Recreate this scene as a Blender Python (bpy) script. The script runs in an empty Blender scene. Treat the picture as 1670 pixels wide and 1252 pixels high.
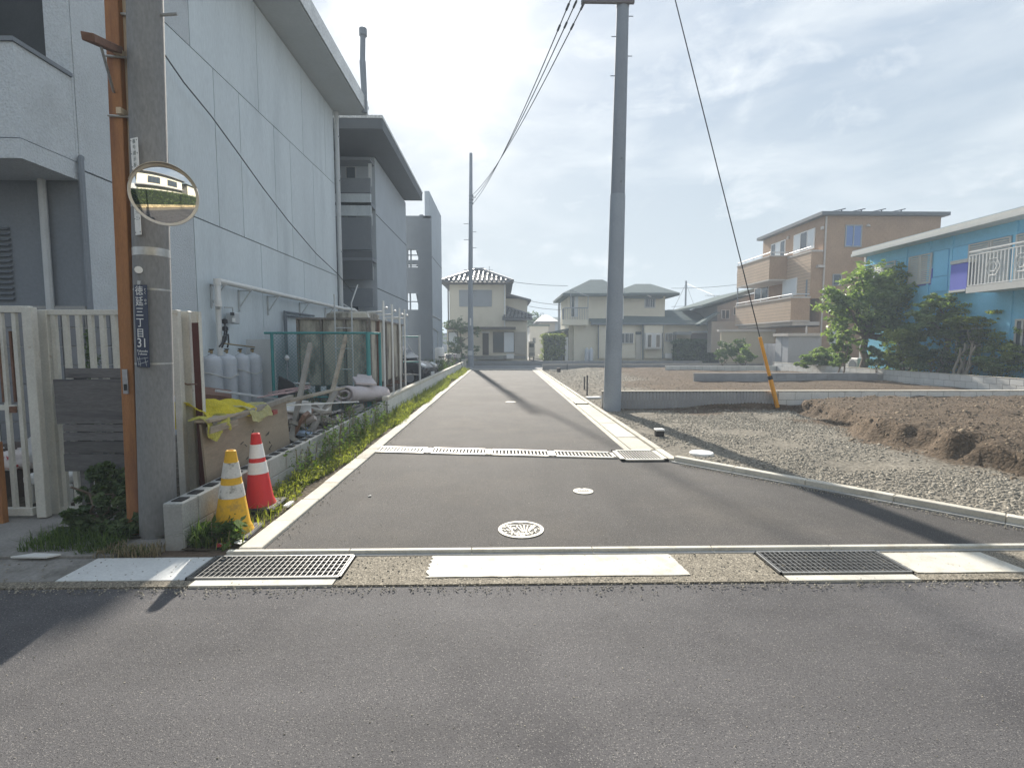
import bpy, math, random
import numpy as np
from mathutils import Matrix, Vector, Euler
random.seed(7); RNG = np.random.default_rng(7)
S = bpy.context.scene; COL = S.collection
# ---------------------------------------------------------------- camera
F=820.;H=1.55;CX,CY=835.,626.
TH=math.atan(65/F); YAW=math.atan(16/(F*math.cos(TH)+65*math.sin(TH)))
cam = bpy.data.cameras.new('camera'); cam.sensor_width=36; cam.sensor_fit='HORIZONTAL'
cam.lens=F/1670*36; cam.clip_start=.05; cam.clip_end=2000
co = bpy.data.objects.new('camera',cam); COL.objects.link(co)
co.location=(0,0,H); co.rotation_euler=(math.radians(90)-TH,0,-YAW)
S.camera=co
def ray(px,py):
    u=px-CX; v=CY-py
    fw=F*math.cos(TH)+v*math.sin(TH); up=v*math.cos(TH)-F*math.sin(TH)
    c,s=math.cos(YAW),math.sin(YAW)
    return (u*c+fw*s, -u*s+fw*c, up)
def G(px,py,z=0.):
    d=ray(px,py); t=(z-H)/d[2]; return (d[0]*t,d[1]*t,z)
def PY(px,py,Y):
    d=ray(px,py); t=Y/d[1]; return (d[0]*t,Y,H+d[2]*t)
def PX(px,py,X):
    d=ray(px,py); t=X/d[0]; return (X,d[1]*t,H+d[2]*t)
# ---------------------------------------------------------------- light
SUN_EL=math.radians(30.9); SUN_AZ=math.radians(-6.9)     # azimuth measured from +Y towards +X
SUN=Vector((math.sin(SUN_AZ)*math.cos(SUN_EL),math.cos(SUN_AZ)*math.cos(SUN_EL),math.sin(SUN_EL)))
S.view_settings.view_transform='Standard'; S.view_settings.look='None'
S.view_settings.gamma=1; S.view_settings.use_curve_mapping=False
S.view_settings.exposure=EXPOSURE=1.6
sl=bpy.data.lights.new('sun','SUN'); sl.energy=3.15; sl.angle=math.radians(.9); sl.color=(1,.93,.82)
so=bpy.data.objects.new('sun',sl); COL.objects.link(so); so.location=(-8,40,30)
so.rotation_euler=SUN.to_track_quat('Z','Y').to_euler()
W=bpy.data.worlds.new('World'); S.world=W; W.use_nodes=True
nt=W.node_tree; nt.nodes.clear(); N=nt.nodes.new; L=nt.links.new
sky=N('ShaderNodeTexSky'); sky.sky_type='NISHITA'; sky.sun_disc=False
sky.sun_elevation=SUN_EL; sky.sun_rotation=SUN_AZ; sky.air_density=1.0; sky.dust_density=1.2; sky.ozone_density=1.2
bg=N('ShaderNodeBackground'); bg.inputs[1].default_value=SKY_STRENGTH=.06
out=N('ShaderNodeOutputWorld')
tc=N('ShaderNodeTexCoord')
def mth(op,a,b=None,c=None):
    n=N('ShaderNodeMath'); n.operation=op
    for i,v in enumerate((a,b,c)):
        if v is None: continue
        if isinstance(v,(int,float)): n.inputs[i].default_value=v
        else: L(v,n.inputs[i])
    return n.outputs[0]
# thin high cloud: stretched noise in direction space
mp=N('ShaderNodeMapping'); mp.inputs['Scale'].default_value=(1.0,1.0,3.2); mp.inputs['Rotation'].default_value=(0,.25,.5); mp.inputs['Location'].default_value=(2.3,.4,1.1)
L(tc.outputs['Generated'],mp.inputs[0])
cn=N('ShaderNodeTexNoise'); cn.inputs['Scale'].default_value=2.6; cn.inputs['Detail'].default_value=9; cn.inputs['Roughness'].default_value=.58; cn.inputs['Distortion'].default_value=.5
L(mp.outputs[0],cn.inputs['Vector'])
cr=N('ShaderNodeValToRGB'); cr.color_ramp.elements[0].position=.44; cr.color_ramp.elements[1].position=.7
L(cn.outputs['Fac'],cr.inputs[0])
dt=N('ShaderNodeVectorMath'); dt.operation='DOT_PRODUCT'; L(tc.outputs['Generated'],dt.inputs[0]); dt.inputs[1].default_value=SUN
dpos=mth('MAXIMUM',dt.outputs['Value'],0.)
au=mth('ADD',mth('MULTIPLY',mth('POWER',dpos,420.),40.),mth('ADD',mth('MULTIPLY',mth('POWER',dpos,130.),2.2),mth('MULTIPLY',mth('POWER',dpos,10.),.45)))
mixc=N('ShaderNodeMix'); mixc.data_type='RGBA'
sxyz=N('ShaderNodeSeparateXYZ'); L(tc.outputs['Generated'],sxyz.inputs[0]); zel=mth('MAXIMUM',sxyz.outputs[2],0.)
# thin veil: denser towards the horizon, broken by the cloud noise higher up
veil=mth('SUBTRACT',.985,mth('MULTIPLY',mth('MINIMUM',mth('MULTIPLY',zel,1.6),1.),.1)); mixc.clamp_factor=True
L(veil,mixc.inputs['Factor'])
vc=N('ShaderNodeMix'); vc.data_type='RGBA'; L(mth('MINIMUM',mth('MULTIPLY',zel,1.7),1.),vc.inputs['Factor']); vc.inputs['A'].default_value=(3.8,4.2,4.35,1); vc.inputs['B'].default_value=(2.35,2.95,3.75,1)
cl=N('ShaderNodeMix'); cl.data_type='RGBA'; L(mth('MULTIPLY',cr.outputs[0],.8),cl.inputs['Factor']); L(vc.outputs['Result'],cl.inputs['A']); cl.inputs['B'].default_value=(4.9,5.2,5.4,1)
cn2=N('ShaderNodeTexNoise'); cn2.inputs['Scale'].default_value=7.5; cn2.inputs['Detail'].default_value=9; cn2.inputs['Roughness'].default_value=.6; cn2.inputs['Distortion'].default_value=.3
mp2=N('ShaderNodeMapping'); mp2.inputs['Scale'].default_value=(1,1,1.9); mp2.inputs['Location'].default_value=(.7,3.1,.2); L(tc.outputs['Generated'],mp2.inputs[0]); L(mp2.outputs[0],cn2.inputs['Vector'])
cr2=N('ShaderNodeValToRGB'); cr2.color_ramp.elements[0].position=.55; cr2.color_ramp.elements[1].position=.78; L(cn2.outputs['Fac'],cr2.inputs[0])
pf=N('ShaderNodeMix'); pf.data_type='RGBA'; L(mth('MULTIPLY',cr2.outputs[0],.8),pf.inputs['Factor']); L(cl.outputs['Result'],pf.inputs['A']); pf.inputs['B'].default_value=(5.8,6.0,6.1,1)
L(sky.outputs[0],mixc.inputs['A']); L(pf.outputs['Result'],mixc.inputs['B'])
addc=N('ShaderNodeMix'); addc.data_type='RGBA'; addc.blend_type='ADD'; addc.inputs['Factor'].default_value=1
L(mixc.outputs['Result'],addc.inputs['A'])
cc=N('ShaderNodeCombineColor'); L(au,cc.inputs[0]); L(mth('MULTIPLY',au,.96),cc.inputs[1]); L(mth('MULTIPLY',au,.88),cc.inputs[2])
L(cc.outputs[0],addc.inputs['B']); L(addc.outputs['Result'],bg.inputs[0]); L(bg.outputs[0],out.inputs[0])
# ---------------------------------------------------------------- materials
MATS={}
def M(name,col,rough=.8,v=.12,s=1.6,v2=.1,s2=45.,bump=.15,bd=.004,metal=0.,rnd=0.,spec=.4,stain=None,st=(.52,.66),ss=2.5,stretch=(1,1,1),
      course=None,joint=.55,vert=None,speck=None,alpha=None,trans=None,wear=None):
    if name in MATS: return MATS[name]
    m=bpy.data.materials.new(name); m.use_nodes=True; t=m.node_tree; t.nodes.clear()
    n=t.nodes.new; l=t.links.new
    def mm(op,a,b=None,c=None):
        q=n('ShaderNodeMath'); q.operation=op
        for i,x in enumerate((a,b,c)):
            if x is None: continue
            if isinstance(x,(int,float)): q.inputs[i].default_value=x
            else: l(x,q.inputs[i])
        return q.outputs[0]
    o=n('ShaderNodeOutputMaterial'); p=n('ShaderNodeBsdfPrincipled'); g=n('ShaderNodeNewGeometry')
    mpg=n('ShaderNodeMapping'); mpg.inputs['Scale'].default_value=stretch; l(g.outputs['Position'],mpg.inputs[0]); pos=mpg.outputs[0]
    def noise(sc,det=4,r=.55):
        q=n('ShaderNodeTexNoise'); q.inputs['Scale'].default_value=sc; q.inputs['Detail'].default_value=det; q.inputs['Roughness'].default_value=r
        l(pos,q.inputs['Vector']); return q.outputs['Fac']
    n1=noise(s,6,.62); n2=noise(s2,3)
    fac=mm('MULTIPLY',mm('MULTIPLY_ADD',n1,4*v,1-2*v),mm('MULTIPLY_ADD',n2,4*v2,1-2*v2))
    height=n2
    if wear:
        mw=n('ShaderNodeMapping'); mw.inputs['Scale'].default_value=wear[0]; l(g.outputs['Position'],mw.inputs[0])
        nw=n('ShaderNodeTexNoise'); nw.inputs['Scale'].default_value=1; nw.inputs['Detail'].default_value=5; nw.inputs['Roughness'].default_value=.6; l(mw.outputs[0],nw.inputs['Vector'])
        fac=mm('MULTIPLY',fac,mm('MULTIPLY_ADD',nw.outputs['Fac'],4*wear[1],1-2*wear[1]))
    if rnd:
        oi=n('ShaderNodeObjectInfo'); fac=mm('MULTIPLY',fac,mm('MULTIPLY_ADD',oi.outputs['Random'],2*rnd,1-rnd))
    if course or vert:
        sp=n('ShaderNodeSeparateXYZ'); l(g.outputs['Position'],sp.inputs[0])
        def saw(x,pitch,w):
            fr=mm('FRACT',mm('DIVIDE',x,pitch)); return mm('LESS_THAN',fr,w)
        if course:
            j=saw(sp.outputs[2],course[0],course[1]); fac=mm('MULTIPLY',fac,mm('MULTIPLY_ADD',j,joint-1,1)); height=mm('SUBTRACT',height,mm('MULTIPLY',j,1.2))
        if vert:
            row=mm('FLOOR',mm('DIVIDE',sp.outputs[2],course[0])) if course else 0.
            x=mm('ADD',mm('ADD',sp.outputs[0],sp.outputs[1]),mm('MULTIPLY',row,vert[0]*.37))
            j=saw(x,vert[0],vert[1]); fac=mm('MULTIPLY',fac,mm('MULTIPLY_ADD',j,joint-1,1)); height=mm('SUBTRACT',height,mm('MULTIPLY',j,1.2))
    base=n('ShaderNodeMix'); base.data_type='RGBA'; base.inputs['Factor'].default_value=0
    base.inputs['A'].default_value=(*col,1); colout=base.outputs['Result']
    if stain:
        base.inputs['B'].default_value=(*stain,1)
        q=n('ShaderNodeMapRange'); q.inputs[1].default_value=st[0]; q.inputs[2].default_value=st[1]; l(noise(ss,7,.65),q.inputs[0]); l(q.outputs[0],base.inputs['Factor'])
    if speck:   # (scale, light colour, dark colour, threshold)
        vo=n('ShaderNodeTexVoronoi'); vo.inputs['Scale'].default_value=speck[0]; l(pos,vo.inputs['Vector'])
        sx=n('ShaderNodeSeparateColor'); l(vo.outputs['Color'],sx.inputs[0])
        q=n('ShaderNodeMix'); q.data_type='RGBA'; l(mm('GREATER_THAN',sx.outputs[0],speck[3]),q.inputs['Factor']); l(colout,q.inputs['A']); q.inputs['B'].default_value=(*speck[1],1)
        q2=n('ShaderNodeMix'); q2.data_type='RGBA'; l(mm('LESS_THAN',sx.outputs[1],1-speck[3]),q2.inputs['Factor']); l(q.outputs['Result'],q2.inputs['A']); q2.inputs['B'].default_value=(*speck[2],1)
        colout=q2.outputs['Result']; height=mm('ADD',height,mm('MULTIPLY',vo.outputs['Distance'],.8))
    mx=n('ShaderNodeMix'); mx.data_type='RGBA'; mx.blend_type='MULTIPLY'; mx.inputs['Factor'].default_value=1
    l(colout,mx.inputs['A']); cb=n('ShaderNodeCombineColor')
    for i in range(3): l(fac,cb.inputs[i])
    l(cb.outputs[0],mx.inputs['B']); l(mx.outputs['Result'],p.inputs['Base Color'])
    p.inputs['Roughness'].default_value=rough; p.inputs['Metallic'].default_value=metal; p.inputs['Specular IOR Level'].default_value=spec
    if bump:
        b=n('ShaderNodeBump'); b.inputs['Strength'].default_value=min(1,bump); b.inputs['Distance'].default_value=bd; l(height,b.inputs['Height']); l(b.outputs[0],p.inputs['Normal'])
    l(p.outputs[0],o.inputs[0])
    if trans:
        ts=n('ShaderNodeBsdfTranslucent'); ts.inputs[0].default_value=(*trans[1],1); x=n('ShaderNodeMixShader'); x.inputs[0].default_value=trans[0]
        l(p.outputs[0],x.inputs[1]); l(ts.outputs[0],x.inputs[2]); l(x.outputs[0],o.inputs[0])
    MATS[name]=m; return m
def leafmat(name,ca,cb,tr,trf=.4,rough=.5):
    m=bpy.data.materials.new(name); m.use_nodes=True; t=m.node_tree; t.nodes.clear(); n=t.nodes.new; l=t.links.new
    o=n('ShaderNodeOutputMaterial'); p=n('ShaderNodeBsdfPrincipled'); a=n('ShaderNodeAttribute'); a.attribute_name='tone'
    mx=n('ShaderNodeMix'); mx.data_type='RGBA'; l(a.outputs['Fac'],mx.inputs['Factor']); mx.inputs['A'].default_value=(*ca,1); mx.inputs['B'].default_value=(*cb,1)
    l(mx.outputs['Result'],p.inputs['Base Color']); p.inputs['Roughness'].default_value=rough; p.inputs['Specular IOR Level'].default_value=.3
    ts=n('ShaderNodeBsdfTranslucent')
    m2=n('ShaderNodeMix'); m2.data_type='RGBA'; m2.blend_type='MULTIPLY'; m2.inputs['Factor'].default_value=1; l(mx.outputs['Result'],m2.inputs['A']); m2.inputs['B'].default_value=(*tr,1); l(m2.outputs['Result'],ts.inputs[0])
    x=n('ShaderNodeMixShader'); x.inputs[0].default_value=trf; l(p.outputs[0],x.inputs[1]); l(ts.outputs[0],x.inputs[2]); l(x.outputs[0],o.inputs[0])
    return m
def glass(name,col,rough=.05):
    m=bpy.data.materials.new(name); m.use_nodes=True; p=m.node_tree.nodes['Principled BSDF']
    p.inputs['Base Color'].default_value=(*col,1); p.inputs['Roughness'].default_value=rough; p.inputs['Specular IOR Level'].default_value=.7
    return m
# ---------------------------------------------------------------- object helpers
INV={}
def tag(o,label=None,cat=None,group=None,kind=None):
    if label: o['label']=label
    if cat: o['category']=cat
    if group: o['group']=group
    if kind: o['kind']=kind
    return o
def thing(name,label,cat,loc=(0,0,0),rz=0,group=None):
    o=bpy.data.objects.new(name,None); COL.objects.link(o); o.empty_display_size=.1
    o.location=loc; o.rotation_euler=(0,0,rz)
    INV[o]=(Matrix.Translation(loc)@Matrix.Rotation(rz,4,'Z')).inverted()
    return tag(o,label,cat,group)
def struct(name,loc=(0,0,0)):
    o=thing(name,None,None,loc); o['kind']='structure'; return o
def link(name,me,parent=None,mat=None):
    o=bpy.data.objects.new(name,me); COL.objects.link(o)
    if mat: me.materials.append(mat)
    if parent: o.parent=parent; INV[o]=INV[parent]
    return o
class MB:
    def __init__(s): s.v=[]; s.f=[]
    def add(s,vs,fs):
        k=len(s.v); s.v+= [tuple(q) for q in vs]; s.f+=[tuple(i+k for i in f) for f in fs]; return s
    def box(s,x0,x1,y0,y1,z0,z1):
        if x0>x1:x0,x1=x1,x0
        if y0>y1:y0,y1=y1,y0
        if z0>z1:z0,z1=z1,z0
        return s.add([(x0,y0,z0),(x1,y0,z0),(x1,y1,z0),(x0,y1,z0),(x0,y0,z1),(x1,y0,z1),(x1,y1,z1),(x0,y1,z1)],
          [(3,2,1,0),(4,5,6,7),(0,1,5,4),(1,2,6,5),(2,3,7,6),(3,0,4,7)])
    def obox(s,c,size,rot=(0,0,0)):
        R=Euler(rot).to_matrix(); hx,hy,hz=[q/2 for q in size]; c=Vector(c)
        vs=[c+R@Vector((a*hx,b*hy,d*hz)) for d in(-1,1) for a,b in((-1,-1),(1,-1),(1,1),(-1,1))]
        return s.add(vs,[(3,2,1,0),(4,5,6,7),(0,1,5,4),(1,2,6,5),(2,3,7,6),(3,0,4,7)])
    def beam(s,p0,p1,w,h,roll=0.):
        p0,p1=Vector(p0),Vector(p1); d=(p1-p0); q=d.to_track_quat('Y','Z'); R=q.to_matrix()@Matrix.Rotation(roll,3,'Y')
        vs=[]
        for p in(p0,p1):
            for a,b in((-1,-1),(1,-1),(1,1),(-1,1)): vs.append(p+R@Vector((a*w/2,0,b*h/2)))
        return s.add(vs,[(0,1,2,3),(7,6,5,4),(4,5,1,0),(5,6,2,1),(6,7,3,2),(7,4,0,3)])
    def tube(s,pts,r,n=8,cap=True):
        pts=[Vector(p) for p in pts]; rs=r if isinstance(r,(list,tuple)) else [r]*len(pts); k=len(s.v); ref=None
        for i,p in enumerate(pts):
            d=(pts[min(i+1,len(pts)-1)]-pts[max(i-1,0)]).normalized()
            if ref is None: ref=Vector((0,0,1)) if abs(d.z)<.9 else Vector((1,0,0))
            a=d.cross(ref).normalized(); b=a.cross(d); ref=b
            for j in range(n):
                t=2*math.pi*j/n; q=p+(a*math.cos(t)+b*math.sin(t))*rs[i]; s.v.append(tuple(q))
        for i in range(len(pts)-1):
            for j in range(n):
                s.f.append((k+i*n+j,k+(i+1)*n+j,k+(i+1)*n+(j+1)%n,k+i*n+(j+1)%n))
        if cap:
            s.f.append(tuple(k+j for j in range(n))); s.f.append(tuple(k+(len(pts)-1)*n+j for j in reversed(range(n))))
        return s
    def lathe(s,prof,c=(0,0,0),n=24):
        k=len(s.v)
        for r,z in prof:
            for j in range(n):
                t=2*math.pi*j/n; s.v.append((c[0]+r*math.cos(t),c[1]+r*math.sin(t),c[2]+z))
        for i in range(len(prof)-1):
            for j in range(n): s.f.append((k+i*n+j,k+i*n+(j+1)%n,k+(i+1)*n+(j+1)%n,k+(i+1)*n+j))
        s.f.append(tuple(k+j for j in reversed(range(n)))); s.f.append(tuple(k+(len(prof)-1)*n+j for j in range(n)))
        return s
    def prism(s,poly,d,off=(0,0,0)):
        """poly: list of 3-D points (planar), extruded by vector d"""
        d=Vector(d); n=len(poly); a=[Vector(p)+Vector(off) for p in poly]; 
        nrm=(a[1]-a[0]).cross(a[2]-a[1])
        if nrm.dot(d)>0: a=a[::-1]
        return s.add(a+[p+d for p in a],[tuple(range(n)),tuple(range(2*n-1,n-1,-1))]+[(i,i+n,(i+1)%n+n,(i+1)%n) for i in range(n)])
    def build(s,name,mat,parent=None,smooth=False,bev=0,seg=1):
        me=bpy.data.meshes.new(name)
        vs=s.v
        if parent is not None and parent in INV:
            m=INV[parent]; vs=[tuple(m@Vector(q)) for q in vs]
        me.from_pydata(vs,[],s.f); me.update()
        if smooth:
            me.polygons.foreach_set('use_smooth',[True]*len(me.polygons)); me.set_sharp_from_angle(angle=math.radians(40))
        o=link(name,me,parent,mat)
        if bev:
            b=o.modifiers.new('bevel','BEVEL'); b.width=bev; b.segments=seg; b.limit_method='ANGLE'; b.angle_limit=math.radians(35)
        return o
def B(x0,x1,y0,y1,z0,z1): return MB().box(x0,x1,y0,y1,z0,z1)
def np_mesh(name,v,f,mat,parent=None,tone=None,smooth=False):
    """v (n,3), f (m,3 or 4) arrays"""
    me=bpy.data.meshes.new(name); v=np.asarray(v,dtype=np.float32); f=np.asarray(f,dtype=np.int32); k=f.shape[1]
    if parent is not None and parent in INV:
        m=np.array(INV[parent]); v=(v@m[:3,:3].T+m[:3,3]).astype(np.float32)
    me.vertices.add(len(v)); me.vertices.foreach_set('co',v.ravel())
    me.loops.add(f.size); me.loops.foreach_set('vertex_index',f.ravel())
    me.polygons.add(len(f)); me.polygons.foreach_set('loop_start',np.arange(len(f),dtype=np.int32)*k)
    if smooth: me.polygons.foreach_set('use_smooth',np.ones(len(f),dtype=bool))
    me.update(calc_edges=True)
    if tone is not None:
        a=me.attributes.new('tone','FLOAT','POINT'); a.data.foreach_set('value',np.asarray(tone,dtype=np.float32))
    return link(name,me,parent,mat)
def piece(name,me,parent,loc,rot=(0,0,0),sc=(1,1,1)):
    """a repeated part that shares its mesh; loc in world space"""
    o=bpy.data.objects.new(name,me); COL.objects.link(o); o.parent=parent
    o.location=INV[parent]@Vector(loc); o.rotation_euler=rot; o.scale=sc; INV[o]=INV[parent]; return o
def mesh_of(mb,name,mat,bev=0,mat2=None,last=6):
    me=bpy.data.meshes.new(name); me.from_pydata(mb.v,[],mb.f); me.materials.append(mat); me.update()
    if mat2:
        me.materials.append(mat2)
        for p in list(me.polygons)[-last:]: p.material_index=1
    if bev:
        import bmesh
        bm=bmesh.new(); bm.from_mesh(me); bmesh.ops.bevel(bm,geom=bm.edges[:],offset=bev,segments=1,affect='EDGES'); bm.to_mesh(me); bm.free()
    return me
def kids(o): return list(o.children)
def dup(o,parent=None,loc=None,rz=None,label=None):
    c=o.copy(); COL.objects.link(c)
    if parent: c.parent=parent
    if loc is not None: c.location=loc
    if rz is not None: c.rotation_euler=(0,0,rz)
    if label: c['label']=label
    for k in kids(o): dup(k,c)
    return c
def text_mesh(txt,size,name,mat,parent,mtx,align='CENTER',extrude=.0008,space=1.0):
    cu=bpy.data.curves.new(name,'FONT'); cu.body=txt; cu.size=size; cu.align_x=align; cu.align_y='CENTER'; cu.extrude=extrude; cu.space_line=space; cu.resolution_u=3
    to=bpy.data.objects.new(name,cu); COL.objects.link(to); bpy.context.view_layer.update()
    me=bpy.data.meshes.new_from_object(to.evaluated_get(bpy.context.evaluated_depsgraph_get()))
    bpy.data.objects.remove(to); bpy.data.curves.remove(cu)
    me.transform((INV[parent] if parent in INV else Matrix())@mtx); me.materials.clear()
    return link(name,me,parent,mat)
# ---------------------------------------------------------------- vegetation helpers
def leaf_cloud(cent,rad,n,size,flat=.3,aspect=.45,droop=.2,shell=.35):
    """cent (k,3), rad (k,3): ellipsoid clumps; returns verts, faces, tone"""
    cent=np.asarray(cent,float); rad=np.asarray(rad,float)
    w=rad.prod(axis=1)**.67; k=RNG.choice(len(cent),n,p=w/w.sum())
    d=RNG.normal(size=(n,3)); d/=np.linalg.norm(d,axis=1)[:,None]
    r=RNG.random(n)**shell
    p=cent[k]+d*rad[k]*r[:,None]
    ax=RNG.normal(size=(n,3)); ax[:,2]=ax[:,2]*.5-droop; ax/=np.linalg.norm(ax,axis=1)[:,None]
    nn=RNG.normal(size=(n,3))*flat*3+np.array([0,0,1.]); sd=np.cross(ax,nn); sd/=np.linalg.norm(sd,axis=1)[:,None]+1e-9
    up=np.cross(sd,ax)
    L_=size*(.6+.8*RNG.random(n))[:,None]; W_=L_*aspect
    a=p-ax*L_*.5; c=p+ax*L_*.5-up*L_*.08; b=p+sd*W_*.5+up*W_*.12; e=p-sd*W_*.5+up*W_*.12
    v=np.stack([a,b,c,e],1).reshape(-1,3); f=np.arange(4*n).reshape(n,4)
    clump=RNG.random(len(cent))
    tone=np.clip(.5*clump[k]+.5*RNG.random(n),0,1).repeat(4)
    return v,f,tone
def limbs(mb,base,tips,r0,seed=0,wob=.06,n=7):
    rr=random.Random(seed)
    for tip in tips:
        b=Vector(base); t=Vector(tip); pts=[]
        for i in range(6):
            q=i/5; p=b.lerp(t,q); p.z=b.z+(t.z-b.z)*q**.85
            if 0<i<5: p+=Vector((rr.uniform(-wob,wob),rr.uniform(-wob,wob),0))
            pts.append(p)
        mb.tube(pts,[r0*(1-.8*i/5) for i in range(6)],n)
    return mb
def blades(px,py,pz,h,w,lean=.5):
    """grass blades: arrays of root positions -> verts, faces(quads), tone"""
    n=len(px); a=RNG.random(n)*2*np.pi; la=RNG.random(n)*lean; hh=h*(.5+.8*RNG.random(n))
    dx,dy=np.cos(a),np.sin(a); sx,sy=-dy*w/2,dx*w/2
    base=np.stack([px,py,pz],1); s=np.stack([sx,sy,np.zeros(n)],1); d=np.stack([dx,dy,np.zeros(n)],1)
    mid=base+d*(la*hh*.35)[:,None]+np.array([0,0,1.])*(hh*.6)[:,None]
    tip=base+d*(la*hh*1.1)[:,None]+np.array([0,0,1.])*(hh*(1-.35*la))[:,None]
    v=np.stack([base-s,base+s,mid+s*.8,mid-s*.8,tip+s*.12,tip-s*.12],1).reshape(-1,3)
    k=(np.arange(n)*6)[:,None]
    f=np.concatenate([k+np.array([[0,1,2,3]]),k+np.array([[3,2,4,5]])]); 
    return v,f,RNG.random(n).repeat(6)
def stones(px,py,pz,size):
    """irregular pebbles (8-corner hulls, 12 tris)"""
    n=len(px); s=size*(.5+RNG.random(n))[:,None,None]*np.array([[[1,.8,.55]]])
    base=np.array([[-1,-1,-1],[1,-1,-1],[1,1,-1],[-1,1,-1],[-1,-1,1],[1,-1,1],[1,1,1],[-1,1,1]],float)*.5
    base[4:]*=np.array([.7,.7,1])
    v=base[None]*(1+RNG.normal(size=(n,8,3))*.22)*s
    a=RNG.random(n)*2*np.pi; b=RNG.normal(size=n)*.3
    ca,sa,cb,sb=np.cos(a)[:,None],np.sin(a)[:,None],np.cos(b)[:,None],np.sin(b)[:,None]
    x,y,z=v[...,0],v[...,1],v[...,2]
    y,z=y*cb-z*sb,y*sb+z*cb; x,y=x*ca-y*sa,x*sa+y*ca
    v=np.stack([x+np.asarray(px)[:,None],y+np.asarray(py)[:,None],z+np.asarray(pz)[:,None]],-1).reshape(-1,3)
    q=np.array([[4,5,6,7],[0,1,5,4],[1,2,6,5],[2,3,7,6],[3,0,4,7]])
    f=(q[None]+(np.arange(n)*8)[:,None,None]).reshape(-1,4)
    return v,f,RNG.random(n).repeat(8)
# ================================================================ GROUND AND ROADS
m_soil=M('soil',(.115,.082,.058),.95,.25,.9,.2,30,.6,.02,stain=(.06,.042,.03),st=(.5,.7),ss=.8)
m_fargr=M('far_ground',(.2,.19,.17),.95,.2,.3,.15,12,.3,.02)
m_street=M('asphalt_street',(.1,.096,.099),.85,.2,.6,.3,120,.5,.004,spec=.3,speck=(250,(.2,.19,.18),(.045,.044,.047),.94),stain=(.072,.069,.073),st=(.47,.64),ss=.8,wear=((.22,2.2,1),.13))
m_lane=M('asphalt_lane',(.067,.0625,.06),.86,.26,.6,.2,110,.5,.004,spec=.3,speck=(260,(.16,.15,.14),(.05,.047,.046),.92),stain=(.092,.083,.075),st=(.48,.66),ss=.7,wear=((2.4,.3,1),.12))
m_aggr=M('aggregate_concrete',(.225,.2,.16),.92,.2,3,.3,90,.6,.005,speck=(120,(.38,.34,.27),(.11,.1,.08),.82),spec=.2)
m_conc=M('pale_concrete',(.56,.525,.45),.9,.12,3.5,.1,60,.25,.003,rnd=.1,stain=(.36,.33,.28),st=(.56,.75),ss=4)
m_kerbgrey=M('kerb_grey',(.34,.34,.33),.9,.15,4,.15,60,.25,.003,rnd=.08)
m_white=M('white_road_paint',(.58,.555,.49),.75,.1,3,.1,80,.25,.003,stain=(.44,.4,.32),st=(.5,.74),ss=9)
m_pitshade=M('pit_shade',(.02,.02,.022),1,.2,5,bump=0)  # near-black: the shade of open depths put into the colour
m_galv=M('galvanised_steel',(.34,.34,.335),.5,.12,6,.08,90,.1,.001,metal=.75)
m_oldconc=M('old_concrete',(.25,.24,.225),.95,.2,1.7,.2,50,.4,.006,stain=(.12,.115,.1),st=(.5,.7),ss=2.2)
g=struct('ground'); B(-400,400,-250,700,-1.2,-.14).build('ground_sheet',m_fargr,g)
def sheet(name,pts,z,mat,parent=None,th=.1):
    mb=MB(); mb.prism([(x,y,z-th) for x,y in pts],(0,0,th)); return mb.build(name,mat,parent)
# cross street (camera stands on it)
st_=struct('street'); sheet('street_surface',[(-80,-3.2),(80,-3.2),(80,3.13),(-80,3.13)],0,m_street,st_,.16)
# pavement beyond the street on the camera side
pv=struct('pavement',(0,-3.7,0)); sheet('pavement_slab',[(-80,-4.2),(80,-4.2),(80,-3.205),(-80,-3.205)],.012,m_aggr,pv,.16)
# new lane
RL,RR=-1.805,1.785
ln=struct('road'); sheet('road_surface',[(RL,3.665),(4.62,3.655),(4.30,4.2),(2.24,6.52),(2.23,6.56),(RR,7.0),(RR,30.2),(RL,30.2)],.004,m_lane,ln,.16)
# far street that the lane meets
fs=struct('far_street'); sheet('far_street_surface',[(-60,30.9),(60,30.9),(60,37.2),(-60,37.2)],.0,M('asphalt_far',(.2,.2,.2),.9,.12,.5,.1,40,.2),fs,.16)
sheet('far_road_edge',[(RL-.2,30.2),(2.3,30.2),(2.3,30.9),(RL-.2,30.9)],.012,m_conc,fs,.15)
# gutter band along the street
gb=struct('gutter')
for a,b in((-40,-8),(-8,-5.6),(-5.6,-2.92),(-1.065,1.86),(2.78,3.7),(3.7,9),(9,40)):
    sheet('gutter_slab',[(a+.004,3.222),(b-.004,3.222),(b-.004,3.575),(a+.004,3.575)],.008,m_oldconc if b<-2.8 else m_aggr,gb,.15)
for a,b in((-40,-5.4),(-5.4,-2.01),(-1.09,1.87),(2.75,5.6),(5.6,40)):
    sheet('gutter_edge',[(a+.004,3.135),(b-.004,3.135),(b-.004,3.216),(a+.004,3.216)],.010,m_aggr if a>-20 else m_oldconc,gb,.15)
sheet('white_slab',[(-2.916,3.222),(-2.085,3.222),(-2.085,3.575),(-2.916,3.575)],.012,M('white_slab',(.62,.63,.62),.85,.1,4,.1,60,.2),gb,.15)
sheet('white_strip',[(-2.006,3.135),(-1.094,3.135),(-1.094,3.218),(-2.006,3.218)],.014,m_white,gb,.15)
sheet('white_strip',[(1.874,3.135),(2.746,3.135),(2.746,3.206),(1.874,3.206)],.014,m_white,gb,.15)
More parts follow.
